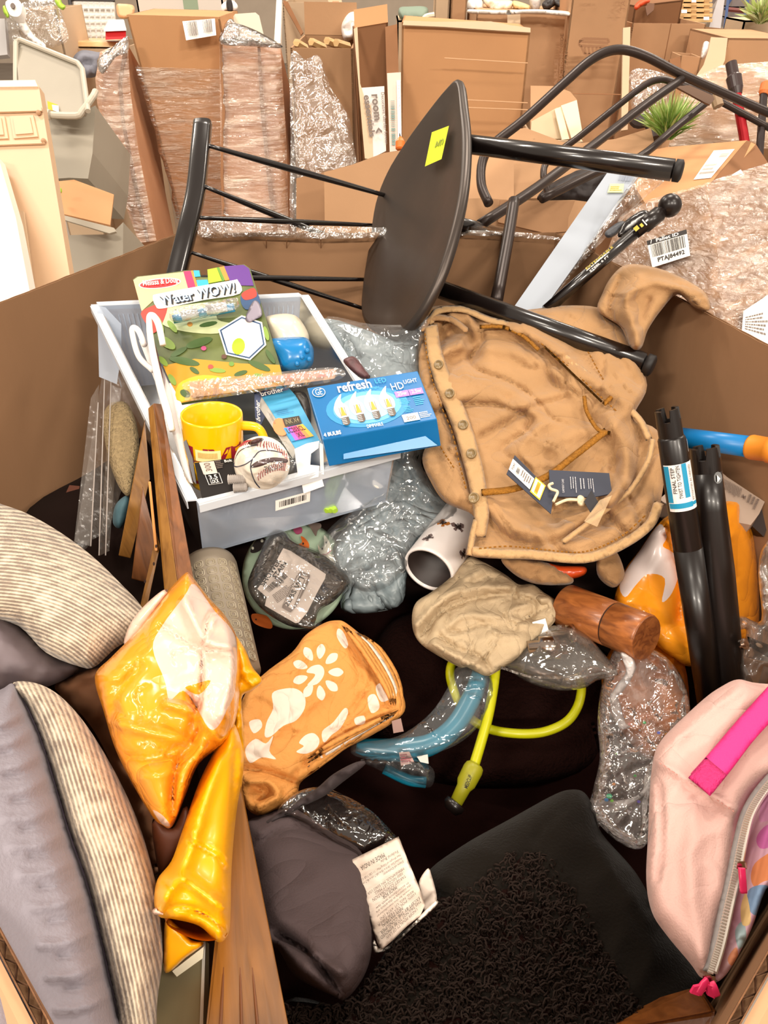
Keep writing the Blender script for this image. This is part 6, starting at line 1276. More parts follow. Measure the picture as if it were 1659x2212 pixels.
for a0, a1, t0, t1 in ((-72, -50, .02, .80), (-2, 18, 0, .72), (-70, 25, .82, .93)): cyl_print(A(.135), A(.285), rr_+.0006, '', a0, a1, t0, t1, LBB, pa, -RF, .0006, 'printed_stripe', poly=1)
def cyltext(a, b, r, s, a0, a1, t0, t1, m, parent, off=.001):
    Vt, Fs = text_geo(s, .01); Vt = [(y, x) for x, y in Vt]; t = (b-a).normalized(); f = -RF-t*(-RF).dot(t); f.normalize(); g = t.cross(f); g = g if g.dot(RX) > 0 else -g; out = []
    for x, y in Vt: an = math.radians(a0+(a1-a0)*(1-x)); out.append(a.lerp(b, t0+(t1-t0)*(1-y))+(f*math.cos(an)+g*math.sin(an))*(r+off))
    obj('lettering', (out, Fs), m, parent)
cyltext(A(.135), A(.285), rr_+.0006, 'FINAL STEP', -44, -30, .05, .6, BLK, pa); cyltext(A(.135), A(.285), rr_+.0006, 'TWIST TO TIGHTEN', -24, -10, .02, .72, BLK, pa); cyltext(A(.135), A(.285), rr_+.0006, 'RETIGHTEN AS NEEDED', 26, 36, .05, .8, GRY, pa)
cyl_print(A(.135), A(.285), rr_+.0006, '', 26, 50, .84, .91, LBB, pa, -RF, .0006, 'printed_stripe', poly=1)
cyl_print(A(.06), A(.13), .0140, '', 58, 80, .15, .7, LBW, pa, -RF, .0005, 'round_sticker', poly=1)
pb = thing('parasol_pole', 'second, thicker black parasol pole with a notched end, right of the labelled one', 'pole', P(1580, 1480, .82))
q0, q1 = P(1524, 985, .79), P(1578, 1530, .84)
obj('tube', lathe(q0.lerp(q1, .06), q1, [(0, .0150), (.15, .0158), (.4, .0182), (.9, .0182), (.97, .0165), (1, .013)], 32), PBK, pb, True); notched(P(1522, 966, .787), q0.lerp(q1, .065), .0148, 'notched_end', pb)
slab('round_sticker', ell(1551, 1032, 9, 13, 16), .762, .0006, mat('black_glossy', '#0d0908', .3), pb); slab('triangle_mark', [(1549, 1026), (1556, 1034), (1550, 1042)], .7605, .0004, WHT, pb)
# blue and orange stick
bs_ = thing('blue_pole', 'blue plastic pole with an orange end cap against the right wall', 'pole', P(1500, 960, .98))
obj('pole', tube([P(1440, 940, 1.05), P(1625, 966, .93)], .0135, 20, curve=False), mat('blue_pole', '#0f74b6', .35), bs_, True); obj('end_cap', lathe(P(1618, 965, .935), P(1690, 976, .90), [(0, .0120), (.03, .0150), (.1, .0158), (.6, .0150), (.62, .0165), (1, .0165)], 28), mat('orange_cap', '#e8912f', .45), bs_, True)
# grey printed carton under poles
gc = thing('grey_carton', 'long grey carton with fine black print behind the black poles', 'carton', P(1550, 1140, .98))
GD = [(1424, 1080, 1.0), (1552, 1012, 1.03), (1650, 1110, .98)]
slab('carton', [(1424, 1078), (1470, 1040), (1552, 1014), (1570, 1030), (1652, 1084), (1640, 1110), (1622, 1134), (1500, 1110), (1460, 1104)], GD, .03, mat('warm_grey_card', '#a99585', .6), gc)
slab('dark_end', [(1652, 1084), (1672, 1100), (1650, 1160), (1622, 1134)], 1.0, .03, mat('dark_carton_end', '#2a1d18', .6), gc)
q = Qpx([(1560, 1030), (1650, 1082), (1636, 1110), (1556, 1060)], [(u, v, d-.003) for u, v, d in GD]); lines(q, .02, .05, .5, .9, 14, GRY, gc, vert=True); lines(q, .68, .1, .95, .9, 3, GRY, gc, vert=True); text(q, 'M', .54, .35, .62, .6, GRY, gc)
q = Qpx([(1432, 1082), (1470, 1050), (1482, 1064), (1444, 1098)], [(u, v, d-.003) for u, v, d in GD]); text(q, 'Lightbulbs', .0, .35, .9, .7, BLK, gc)
# clear rigid pack at the right edge with bracket
rp = thing('clear_pack', 'clear plastic package with a black slotted metal bracket at the right edge', 'package', P(1640, 1500, .8))
soft('plastic', [(1700, 1160), (1650, 1180), (1638, 1240), (1644, 1340), (1600, 1330), (1596, 1360), (1612, 1364), (1598, 1440), (1610, 1500), (1640, 1480), (1700, 1470)], .82, FBG, rp, thick=.03, bulge=.02, edge=20, sp=7, wr=[(.01, 40, 'r')])
slab('bracket', [(1618, 1376), (1700, 1408), (1700, 1436), (1660, 1420), (1622, 1398)], .80, .004, PBK, rp); obj('bolt', lathe(P(1604, 1392, .80), P(1612, 1390, .795), [(0, .006), (.6, .006), (.6, .003), (1, .003)], 16), ST, rp); slab('slot', ell(1640, 1394, 8, 4, 12, .5), .795, .001, mat('tan_slot', '#9b8570', .5), rp)
slab('brown_sheet', [(1600, 1420), (1700, 1440), (1700, 1540), (1640, 1500)], .84, .01, CBI, rp); slab('grey_strip', [(1652, 1440), (1664, 1444), (1648, 1500), (1638, 1490)], .81, .003, mat('greyish_strip', '#8a7668', .5), rp)
# yellow-green cable
YC = mat('yellow_cable', '#b5b50a', .35)
cbv = thing('yellow_cable', 'bright yellow green cable looping over the black cushion, ending in a plug', 'cable', P(1100, 1700, .8))
obj('cable', tube([P(984, 1412, .87), P(972, 1450, .855), P(980, 1490, .85), P(1005, 1540, .84), P(1050, 1572, .83), P(1110, 1584, .82), P(1170, 1582, .82), P(1220, 1562, .82), P(1246, 1530, .83), P(1256, 1490, .84), P(1250, 1460, .86)], .0052, 14), YC, cbv, True)
obj('cable', tube([P(1072, 1420, .84), P(1068, 1470, .825), P(1056, 1540, .80), P(1040, 1600, .785), P(1022, 1660, .77)], .0055, 14), YC, cbv, True)
obj('plug', lathe(P(1028, 1650, .77), P(985, 1734, .755), [(0, .007), (.05, .0095), (.15, .0105), (.5, .0100), (.62, .0075), (1, .0065)], 24), mat('plug_yellow', '#8f8c10', .45), cbv, True)
obj('plug_tip', lathe(P(985, 1734, .755), P(972, 1752, .752), [(0, .011), (.5, .011), (1, .007)], 16), PBK, cbv, True)
q = Qpx([(1002, 1700), (1012, 1672), (1020, 1676), (1010, 1704)], .748); text(q, 'MEDCLIP', 0, 0, 1, 1, BLK, cbv, 0, .02)
# teal tube in plastic
TL = mat('teal_tube', '#187f9c', .3); tt = thing('teal_tube', 'curved teal blue tube in clear plastic across the middle of the box', 'tube', P(930, 1600, .82))
obj('tube', tube([P(1040, 1450, .85), P(1022, 1500, .835), P(985, 1565, .82), P(935, 1606, .81), P(870, 1620, .805), P(800, 1616, .80), P(770, 1612, .80)], [.010, .011, .011, .0115, .0125, .010, .007], 18), TL, tt, True)
obj('lower_tube', tube([P(830, 1660, .80), P(880, 1684, .80), P(920, 1690, .80)], .006, 10), TL, tt, True)
soft('clear_sleeve', [(1050, 1450), (1066, 1500), (1040, 1560), (1000, 1600), (950, 1624), (880, 1640), (800, 1640), (760, 1628), (770, 1606), (860, 1590), (930, 1540), (970, 1480), (990, 1440)], [(1040, 1450, .825), (990, 1570, .79), (780, 1620, .775)], FLC, tt, single=True, bulge=.01, sp=6, wr=[(.006, 50, 'c')])
soft('clear_flap', [(780, 1640), (880, 1636), (935, 1660), (930, 1700), (880, 1690), (820, 1664)], .785, FLC, tt, single=True, sp=7, wr=[(.008, 24, 'r')])
PKL = mat('pink_white_label', '#cda9a0', .5); slab('label', [(862, 1626), (884, 1624), (896, 1648), (866, 1654)], .77, .001, PKL, tt); slab('label', [(846, 1558), (866, 1552), (872, 1580), (850, 1584)], .775, .001, mat('dull_pink_label', '#a8867c', .5), tt); slab('label', [(900, 1634), (924, 1630), (926, 1650), (908, 1646)], .77, .001, WHT, tt)
lines(Qpx([(864, 1630), (884, 1628), (892, 1646), (868, 1650)], .768), 0, 0, 1, 1, 4, mat('rose_print', '#a8485a', .5), tt)
# orange printed cloth, folded
OC = mat('orange_cotton', '#cf8d46', .7, bump=.3, bscale=500, var=.08, vscale=20, spec=.3, wrk=(12, .009, .7)); OW = mat('white_cotton_print', '#d8c8b8', .7, wrk=(12, .009, .7))
PET = []
for k in range(9):
    an = k*2*math.pi/9; cx, cy = 686+math.cos(an)*40, 1452+math.sin(an)*46; PET.append([(cx+x*math.cos(an)-y*math.sin(an), cy+x*math.sin(an)+y*math.cos(an)) for x, y in ((-17, 0), (-8, -7), (6, -9), (16, 0), (6, 9), (-8, 7))])
PR = PET+[[(662, 1452), (672, 1440), (690, 1436), (700, 1446), (698, 1462), (684, 1478), (664, 1480), (676, 1466), (680, 1456)], [(588, 1498), (612, 1488), (640, 1488), (658, 1504), (658, 1530), (640, 1556), (612, 1568), (586, 1590), (572, 1590), (576, 1560), (590, 1530)],
          [(646, 1604), (660, 1588), (678, 1584), (690, 1598), (684, 1616), (662, 1628), (640, 1624), (656, 1612)], [(530, 1618), (552, 1596), (574, 1606), (590, 1590), (582, 1622), (596, 1640), (566, 1636), (540, 1648)], [(538, 1560), (560, 1554), (566, 1570), (548, 1584)],
          [(696, 1580), (720, 1560), (744, 1530), (752, 1540), (736, 1572), (716, 1588), (700, 1604)], [(812, 1482), (840, 1474), (852, 1500), (824, 1516)], [(794, 1508), (810, 1500), (820, 1528), (802, 1540)], [(766, 1552), (786, 1546), (788, 1562), (770, 1566)], [(730, 1358), (742, 1366), (752, 1392), (744, 1400), (728, 1376)]]
oc = soft('orange_printed_cloth', [(700, 1346), (728, 1340), (748, 1346), (790, 1380), (830, 1420), (858, 1470), (876, 1528), (850, 1560), (800, 1590), (740, 1622), (690, 1660), (650, 1690), (640, 1720), (600, 1750), (560, 1762), (530, 1740), (516, 1680), (514, 1600), (524, 1510), (570, 1456), (630, 1410), (660, 1372)],
          [(540, 1520, .76), (740, 1350, .86), (860, 1530, .80), (560, 1750, .70)], [OC, OW], thick=.03, bulge=.018, edge=14, sp=6, seed=51, prints=PR, pm=[1]*len(PR), wr=[(.007, 110, 'c'), (.003, 50, 'c'), (.001, 14, 'n')],
          folds=[([(740, 1350), (790, 1420), (826, 1500)], -.010, 4, 's'), ([(752, 1356), (806, 1424), (846, 1500)], .007, 5), ([(724, 1350), (770, 1420), (800, 1470), (740, 1560)], -.008, 4, 's'), ([(870, 1534), (800, 1560), (720, 1600), (660, 1650)], -.010, 4, 's'), ([(850, 1520), (780, 1550), (700, 1592)], -.008, 4, 's'),
                 ([(520, 1660), (580, 1668), (640, 1690)], -.014, 6, 's'), ([(540, 1690), (580, 1690), (600, 1720), (560, 1740)], .012, 8), ([(550, 1700), (575, 1715), (560, 1730)], -.012, 5, 's'), ([(560, 1620), (620, 1560), (700, 1500)], .005, 10), ([(690, 1400), (640, 1470)], -.004, 8)])
OCD = [(540, 1520, .76), (740, 1350, .86), (860, 1530, .80), (560, 1750, .70)]
for k in range(6):
    strip('fold_layer', [(738+k*9, 1350+k*4), (770+k*10, 1388+k*3), (806+k*9, 1440+k*2), (834+k*6, 1488), (846+k*5, 1524)], [2, 12, 12, 12, 2], .003, OW if k == 3 else OC, [(u, v, d-.026+k*.004) for u, v, d in OCD], oc, sp=5, seed=k, wr=[(.002, 30, 'n')])
for k in range(5):
    strip('fold_layer', [(862-k*4, 1534+k*5), (790-k*4, 1568+k*6), (720-k*2, 1604+k*8), (664, 1640+k*9)], [2, 12, 12, 2], .003, OW if k == 2 else OC, [(u, v, d-.026+k*.004) for u, v, d in OCD], oc, sp=5, seed=k+9, wr=[(.002, 30, 'n')])
tag(oc, 'folded orange cotton cloth printed with white petals and a dove shape', 'cloth')
# left orange / yellow bag
DLB = [(400, 1250, .62), (240, 1520, .56), (530, 1480, .58), (380, 1780, .50)]
ob = thing('orange_plastic_bag', 'long orange and pale pink plastic bag draped between pillows and cloth', 'bag', P(420, 2080, .46))
soft('upper_part', [(398, 1240), (412, 1242), (450, 1290), (490, 1335), (514, 1385), (520, 1450), (512, 1540), (490, 1600), (430, 1650), (400, 1720), (372, 1785), (350, 1782), (330, 1765), (290, 1700), (250, 1620), (225, 1540), (205, 1462), (240, 1420), (290, 1370), (330, 1320), (360, 1280)],
     DLB, [ORG, PKW, ORG, PKW], ob, thick=.03, bulge=.045, edge=55, sp=7, seed=61, pm=[1, 2, 3],
     prints=[[(350, 1352), (398, 1288), (420, 1262), (462, 1318), (500, 1360), (512, 1400), (508, 1490), (492, 1530), (470, 1570), (450, 1572), (420, 1520), (395, 1492), (366, 1512), (356, 1470), (330, 1400)], [(400, 1486), (420, 1478), (455, 1470), (430, 1500)], [(330, 1750), (352, 1762), (368, 1784), (350, 1780)]],
     wr=[(.016, 150, 'c'), (.004, 60, 'c')], folds=[([(400, 1300), (440, 1380), (500, 1400)], .012, 14), ([(360, 1520), (420, 1540), (480, 1600)], .016, 12), ([(410, 1500), (430, 1570), (380, 1660), (372, 1760)], -.022, 8, 's'), ([(250, 1560), (320, 1580), (400, 1600)], .012, 14), ([(300, 1440), (250, 1500), (240, 1570)], -.008, 10), ([(440, 1620), (400, 1680), (385, 1760)], .02, 12), ([(490, 1330), (506, 1440), (480, 1540)], .010, 12), ([(350, 1352), (430, 1400), (500, 1410)], -.010, 6, 's')])
soft('pink_corner', [(268, 1392), (280, 1350), (310, 1310), (350, 1276), (362, 1280), (330, 1330), (300, 1370)], .61, PKW, ob, thick=.01, bulge=.008, edge=14, sp=6)
soft('yellow_side', [(500, 1370), (528, 1400), (545, 1440), (566, 1470), (545, 1492), (522, 1510), (528, 1600), (524, 1680), (516, 1720), (500, 1600), (510, 1480)], .60, YPL, ob, thick=.015, bulge=.012, edge=14, sp=6, wr=[(.006, 30, 'r')])
YTB = [(500, 1560), (520, 1600), (526, 1660), (510, 1760), (500, 1880), (498, 1980), (492, 2020), (470, 2035), (430, 2000), (372, 1985), (344, 1980), (333, 1950), (340, 1900), (370, 1860), (392, 1800), (430, 1690), (470, 1610)]
soft('yellow_lower_part', YTB, [(500, 1580, .56), (344, 1950, .455), (490, 2020, .455)], YPL, ob, thick=.04, bulge=.035, edge=44, sp=7, seed=63, wr=[(.008, 110, 'c')], folds=[([(470, 1640), (430, 1760), (400, 1860), (360, 1940)], .012, 16), ([(400, 1900), (440, 1930), (480, 1960)], .014, 12), ([(348, 1975), (390, 1960), (440, 1975), (490, 2010)], -.012, 6, 's'), ([(510, 1620), (505, 1760), (500, 1900)], -.008, 8)])
# open tubular mouth at the bottom
c0 = P(432, 2006, .452); V = []; Fs = []
for j in range(3):
    for k in range(28):
        an = 2*math.pi*k/28; u = 425+62*math.cos(an)+4*math.cos(3*an); v = 2004+26*math.sin(an)+12*math.cos(an); V.append(P(u-j*4, v-j*9, .449+.012*math.sin(-an)+j*.022))
for j in range(2):
    for k in range(28): k2 = (k+1) % 28; Fs.append((j*28+k, j*28+k2, (j+1)*28+k2, (j+1)*28+k))
Fs.append(tuple(2*28+k for k in range(28)))
obj('open_mouth', (V, Fs), mat('amber_inside', '#d07a06', .35), ob, True)
soft('yellow_tail', [(358, 1985), (378, 1995), (412, 2030), (440, 2038), (400, 2070), (358, 2102), (354, 2050)], .47, YPL, ob, thick=.008, bulge=.008, edge=12, sp=6); soft('white_edge', [(328, 1968), (340, 1960), (356, 1976), (334, 1976)], .452, PKW, ob, thick=.003, edge=5, sp=4)
soft('brown_lining', [(330, 1770), (372, 1790), (400, 1740), (410, 1780), (380, 1850), (350, 1890), (336, 1850)], .52, mat('brown_lining', '#5a2c12', .6), ob, thick=.01, sp=8, bulge=.004)
# ================================================================= PILLOWS
def knit(name, freq):
    """knit ribs that follow the cover: attribute 'stripe' is the distance across the ribs"""
    m = mat(name, '#c9b49a', .9, spec=.15, sheen=.2); nt = m.node_tree; b = nt.nodes['Principled BSDF']
    at = N(nt, 'ShaderNodeAttribute'); at.attribute_name = 'stripe'; tc = N(nt, 'ShaderNodeTexCoord')
    nz = N(nt, 'ShaderNodeTexNoise', Scale=38.0, Detail=3); nt.links.new(tc.outputs['Object'], nz.inputs[0])
    wb_ = N(nt, 'ShaderNodeMath', operation='MULTIPLY_ADD'); nt.links.new(nz.outputs[0], wb_.inputs[0]); wb_.inputs[1].default_value = 2.4
    fq = N(nt, 'ShaderNodeMath', operation='MULTIPLY'); fq.inputs[1].default_value = freq; nt.links.new(at.outputs['Fac'], fq.inputs[0]); nt.links.new(fq.outputs[0], wb_.inputs[2])
    sn = N(nt, 'ShaderNodeMath', operation='SINE'); nt.links.new(wb_.outputs[0], sn.inputs[0])
    n2 = N(nt, 'ShaderNodeTexNoise', Scale=90.0, Detail=3); nt.links.new(tc.outputs['Object'], n2.inputs[0])
    n3 = N(nt, 'ShaderNodeTexNoise', Scale=9.0, Detail=2); nt.links.new(tc.outputs['Object'], n3.inputs[0])
    ma = N(nt, 'ShaderNodeMath', operation='MULTIPLY_ADD'); nt.links.new(sn.outputs[0], ma.inputs[0]); ma.inputs[1].default_value = .22; nt.links.new(n2.outputs[0], ma.inputs[2])
    mb_ = N(nt, 'ShaderNodeMath', operation='MULTIPLY_ADD'); nt.links.new(n3.outputs[0], mb_.inputs[0]); mb_.inputs[1].default_value = .5; nt.links.new(ma.outputs[0], mb_.inputs[2])
    rp = N(nt, 'ShaderNodeValToRGB'); rp.color_ramp.elements[0].position = .52; rp.color_ramp.elements[1].position = 1.0; rp.color_ramp.elements[0].color = hexc('#7f7064'); rp.color_ramp.elements[1].color = hexc('#d6c7b0')
    nt.links.new(mb_.outputs[0], rp.inputs[0]); nt.links.new(rp.outputs[0], b.inputs['Base Color'])
    vo = N(nt, 'ShaderNodeTexVoronoi', Scale=420.0); nt.links.new(tc.outputs['Object'], vo.inputs[0]); ad = N(nt, 'ShaderNodeMath', operation='MULTIPLY_ADD'); nt.links.new(sn.outputs[0], ad.inputs[0]); ad.inputs[1].default_value = .4; nt.links.new(vo.outputs[0], ad.inputs[2])
    bp = N(nt, 'ShaderNodeBump', Strength=.6, Distance=.0012); nt.links.new(ad.outputs[0], bp.inputs['Height']); nt.links.new(bp.outputs[0], b.inputs['Normal']); return m
GRS = mat('grey_satin', '#88828a', .6, bump=.25, bscale=500, spec=.3)
p1_ = thing('striped_pillow', 'round pillow with cream knit edge and grey back, upper one at the left wall', 'pillow', P(100, 1480, .72))
T1 = [(-60, 1068), (0, 1088), (60, 1110), (130, 1150), (200, 1202), (262, 1262), (302, 1305), (318, 1340), (300, 1370), (250, 1400), (205, 1440), (172, 1440), (100, 1410), (40, 1352), (-60, 1300)]
D1 = [(0, 1090, .76), (300, 1310, .70), (0, 1400, .62)]
soft('knit_cover', T1, D1, knit('knit_wool_a', .75), p1_, thick=.12, bulge=.07, edge=130, sp=11, wr=[(.003, 120, 'n')], prof_pow=.9, stripe=lambda XY: np.hypot(XY[:, 0]+20, (XY[:, 1]-1620)*1.1))
soft('grey_back', [(-60, 1290), (0, 1322), (60, 1368), (110, 1412), (170, 1440), (140, 1468), (80, 1490), (20, 1500), (-60, 1495)], [(0, 1330, .655), (170, 1440, .66), (0, 1490, .62)], mat('plum_grey_satin', '#6f6468', .55, spec=.3), p1_, thick=.10, bulge=.03, edge=60, sp=10, wr=[(.004, 60, 'r')])
p2_ = thing('striped_pillow', 'large grey satin pillow with gathered knit border, front left corner', 'pillow', P(180, 2212, .45))
DP2 = [(0, 1490, .54), (350, 1900, .50), (0, 2200, .40), (300, 2212, .44)]
soft('satin_front', [(-80, 1520), (0, 1490), (30, 1478), (60, 1530), (90, 1600), (118, 1690), (150, 1800), (185, 1900), (212, 2000), (234, 2100), (252, 2180), (262, 2260), (120, 2290), (-80, 2290)], [(u, v, d-.004) for u, v, d in DP2], GRS, p2_, thick=.09, bulge=.045, edge=70, sp=9, seed=71,
     wr=[(.003, 220, 'n')], folds=[([(95+i*.0+t[0], t[1]) for t in ((-5, 0), (-45, 12), (-85, 20))] if 0 else [(x0, y0), (x0-50, y0+26), (x0-110, y0+30)], .0035, 8) for i, (x0, y0) in enumerate([(48, 1540), (62, 1580), (84, 1630), (100, 1680), (118, 1740), (134, 1800), (156, 1860), (176, 1930), (196, 2010), (216, 2080), (234, 2150)])]+[([(x0, y0), (x0-40, y0+16), (x0-80, y0+20)], -.003, 7) for (x0, y0) in [(55, 1560), (74, 1605), (92, 1655), (110, 1710), (126, 1770), (146, 1830), (166, 1896), (186, 1970), (206, 2045), (226, 2115)]])
soft('knit_border', [(26, 1478), (70, 1474), (120, 1496), (170, 1545), (215, 1610), (260, 1690), (300, 1780), (330, 1880), (346, 1960), (352, 2060), (340, 2160), (330, 2260), (262, 2270), (250, 2180), (232, 2095), (210, 2000), (184, 1900), (148, 1795), (115, 1685), (88, 1600), (58, 1530)],
     DP2, knit('knit_wool_b', .62), p2_, thick=.09, bulge=.04, edge=55, sp=8, wr=[(.002, 60, 'n')], stripe=lambda XY: segdist(XY, crom([(10, 1440), (58, 1530), (88, 1600), (115, 1685), (148, 1795), (184, 1900), (210, 2000), (232, 2095), (250, 2180), (270, 2300)], 5)))
sew = resample(crom([(28, 1480), (58, 1530), (88, 1600), (116, 1690), (149, 1800), (185, 1900), (211, 2000), (233, 2100), (251, 2180), (262, 2260)], 6), 7, False); d2 = dplane(DP2)
obj('seam', tube([P(u, v, float(d2(u, v))-.008) for u, v in sew], .0012, 6, curve=False), mat('seam_mauve', '#5c505c', .8), p2_)
# flat cream cloth between pillows and bag
o = soft('tan_cloth', [(120, 1478), (180, 1450), (230, 1450), (262, 1540), (290, 1640), (330, 1740), (340, 1900), (300, 1800), (240, 1650), (190, 1560), (130, 1500)], .66, mat('tan_cloth', '#7a5236', .85), thick=.02, sp=10, wr=[(.008, 50, 'r')]); tag(o, 'brown cloth in the gap between the two pillows and the orange bag', 'cloth')
# ================================================================= WOODEN PIECES, LEFT
OAK = wood('honey_oak', '#96682c', '#6e4616', (30, 30, 3), 2.2, .38, axis=P(440, 1250, .9)-P(335, 880, .95)); OAK2 = wood('honey_oak_edge', '#804c20', '#5a3210', (30, 30, 3), 2.5, .4, axis=P(440, 1250, .9)-P(335, 880, .95))
wf = thing('wooden_stand', 'folding brown wooden stand, A shaped, left of the plastic drawer', 'stand', P(360, 1290, .9))
def plank(nm, px, dep, th, m, parent): obj(nm, hexa([P(u, v, d) for (u, v), d in zip(px, dep)]+[P(u, v, d+th) for (u, v), d in zip(px, dep)], .0012), m, parent)
plank('leg', [(358, 1310), (388, 1290), (331, 872), (320, 882)], [.795, .79, .945, .95], .03, OAK, wf)
plank('leg', [(388, 1290), (420, 1260), (350, 873), (331, 871)], [.788, .80, .955, .943], .03, OAK2, wf)
plank('rear_leg', [(256, 1200), (282, 1206), (324, 1035), (313, 905)], [.98, .98, .965, .96], .02, OAK, wf)
plank('slat', [(298, 1330), (314, 1330), (346, 1180), (338, 1150)], [.84, .84, .87, .88], .012, OAK, wf)
plank('slat', [(284, 1250), (322, 1260), (338, 1170), (308, 1050)], [.92, .92, .92, .92], .012, OAK2, wf)
plank('highlight_strip', [(334, 1190), (341, 1190), (326, 1040), (320, 1040)], [.86, .86, .90, .90], .01, mat('oak_highlight', '#c98a4a', .35), wf)  # highlight on the stand painted as a paler strip
for (u, v) in ((337, 1180), (332, 1218), (313, 1256)): slab('slot_mark', ell(u, v, 2.2, 4, 8), .835, .001, mat('slot_dark', '#2a1206', .8), wf)
# long wood board down the middle left
WL = wood('walnut_board', '#935f24', '#684010', (30, 30, 2.5), 2.0, .4, axis=P(540, 2200, .45)-P(515, 1700, .62))
wb = thing('wooden_board', 'long honey brown wooden board with grooves, standing under the grey cushion edge', 'board', P(540, 2300, .42))
plank('board', [(436, 2300), (640, 2300), (516, 1672), (500, 1690)], [.415, .415, .60, .60], .03, WL, wb)
for (u0, u1) in ((468, 500), (520, 508), (560, 512)): plank('groove', [(u0, 2300), (u0+8, 2300), (u1+3, 1740), (u1, 1740)], [.412, .412, .583, .583], .006, mat('groove_brown', '#6d3d17', .5), wb)
# glass plate
gl_ = thing('glass_panel', 'clear glass panel with a bright polished edge beside the knit pillow', 'panel', P(400, 2300, .45))
slab('backing', [(300, 2300), (330, 2110), (352, 2080), (442, 2030), (440, 2300)], [(340, 2080, .50), (442, 2030, .50), (400, 2300, .44)], .006, mat('olive_board', '#a49a78', .5), gl_)
slab('edge', [(438, 2035), (444, 2033), (436, 2300), (428, 2300)], [(438, 2035, .495), (445, 2035, .495), (430, 2300, .435)], .004, mat('glass_edge', '#e6e4d8', .1), gl_)
slab('pale_strip', [(372, 2098), (440, 2045), (438, 2070), (382, 2110)], .475, .002, mat('pale_strip', '#d8d2ba', .4), gl_)
# basket, clear sheets and others behind the stand
o = soft('woven_slipper', [(230, 880), (248, 868), (272, 870), (290, 900), (300, 950), (296, 1010), (282, 1068), (262, 1060), (240, 1010), (226, 950), (222, 905)], [(230, 880, 1.10), (290, 900, 1.08), (270, 1060, 1.02)], mat('straw_weave', '#a58f68', .9, bump=1.5, bscale=260, var=.3, vscale=200, bdist=.004), thick=.03, bulge=.02, edge=24, sp=6); tag(o, 'oval straw coloured woven pad between the drawer and the clear sheets', 'mat')
FSH = film('clear_sheet', '#b9aca0', .05, .5, .15, 10, .3, (8, 8, 1), .01)
cs = thing('clear_sheets', 'tall clear plastic sheets standing in the left rear corner', 'plastic sheet', P(200, 1250, 1.05))
for i, (pts, d) in enumerate([([(222, 800), (270, 810), (300, 900), (262, 1060), (216, 1200), (158, 1190), (190, 1000)], 1.08), ([(240, 830), (262, 840), (236, 1190), (216, 1200)], 1.05), ([(196, 860), (214, 830), (196, 1180), (160, 1170)], 1.06)]): slab('sheet', pts, [(pts[0][0], 830, d+.05), (260, 900, d+.04), (180, 1180, d-.06)], .0015, FSH, cs)
for (a, b_) in (((226, 815), (214, 1200)), ((212, 870), (196, 1180)), ((240, 820), (228, 1200))): obj('sheet_edge', tube([P(a[0], a[1], 1.09), P(b_[0], b_[1], .97)], .0009, 5, curve=False), mat('edge_glint', '#a39a94', .15), cs)
o = slab('brown_carton_flap', [(150, 1048), (172, 1050), (150, 1160), (112, 1130)], 1.12, .01, mat('reddish_card', '#5c2f1c', .8)); tag(o, 'small dark reddish cardboard piece low in the left corner', 'cardboard')
o = soft('teal_scrap', [(250, 1090), (276, 1070), (280, 1100), (262, 1140), (244, 1130)], 1.02, mat('dull_teal', '#40606a', .7), thick=.02, sp=6); tag(o, 'dull teal cloth scrap behind the wooden stand', 'cloth')
# embossed mat roll
er = thing('embossed_roll', 'grey beige roll with embossed rounded squares under the drawer', 'roll', P(480, 1440, .85))
ea, eb = P(455, 1245, .90), P(496, 1460, .80); RE = .034
obj('roll', lathe(ea-(eb-ea)*.12, eb, [(0, RE*.8), (0, RE*.96), (.04, RE), (1, RE)], 40), mat('embossed_grey', '#8f8372', .5, var=.08), er, True)
te = (eb-ea).normalized(); fe = -RF-te*(-RF).dot(te); fe.normalize(); ge = te.cross(fe); LE = (eb-ea).length
EM = mat('embossed_light', '#a2967f', .45)
for j in range(11):
    for i in range(-3, 4):
        for s in (1.0, .55):
            pts = []
            for k in range(13):
                an = 2*math.pi*k/12+math.pi/4; x = abs(math.cos(an))**.5*(1 if math.cos(an) > 0 else -1); y = abs(math.sin(an))**.5*(1 if math.sin(an) > 0 else -1)
                th_a = math.radians(i*24)+x*.0052*s/RE; pts.append(ea+te*(.008+j*.0135+y*.0052*s)+(fe*math.cos(th_a)+ge*math.sin(th_a))*(RE+.0002))
            if s == 1.0 or True: obj('embossed_square', tube(pts, .0008, 4, curve=False, caps=False), EM, er)
# ================================================================= CUSHIONS, FRONT
PLG = mat('plum_grey_cloth', '#4c4041', .85, bump=.25, bscale=600, spec=.2, wrk=(6, .014, .5))
DC = [(560, 1780, .68), (830, 1830, .66), (740, 2140, .52), (560, 2000, .58)]
pc = thing('grey_cushion', 'dark plum grey cushion in the lower middle with a creased white care label', 'cushion', P(700, 2160, .56))
soft('cover', [(530, 1790), (560, 1762), (620, 1742), (660, 1760), (720, 1800), (780, 1840), (800, 1920), (806, 2010), (800, 2070), (780, 2120), (745, 2160), (720, 2152), (640, 2110), (600, 2050), (560, 2020), (545, 1900)], DC, PLG, pc, thick=.10, bulge=.045, edge=70, sp=8, seed=81, wr=[(.003, 90, 'r')],
     folds=[([(600, 2016), (640, 2040), (690, 2080), (725, 2130), (745, 2158)], -.022, 8, 's'), ([(680, 2060), (700, 2080), (735, 2100)], .012, 10), ([(560, 1800), (620, 1766), (660, 1780)], .006, 9), ([(545, 1830), (600, 1790), (650, 1780)], -.006, 5, 's'), ([(770, 1850), (790, 1960), (790, 2060)], .006, 12), ([(545, 2010), (620, 2060), (700, 2130)], .01, 14)])
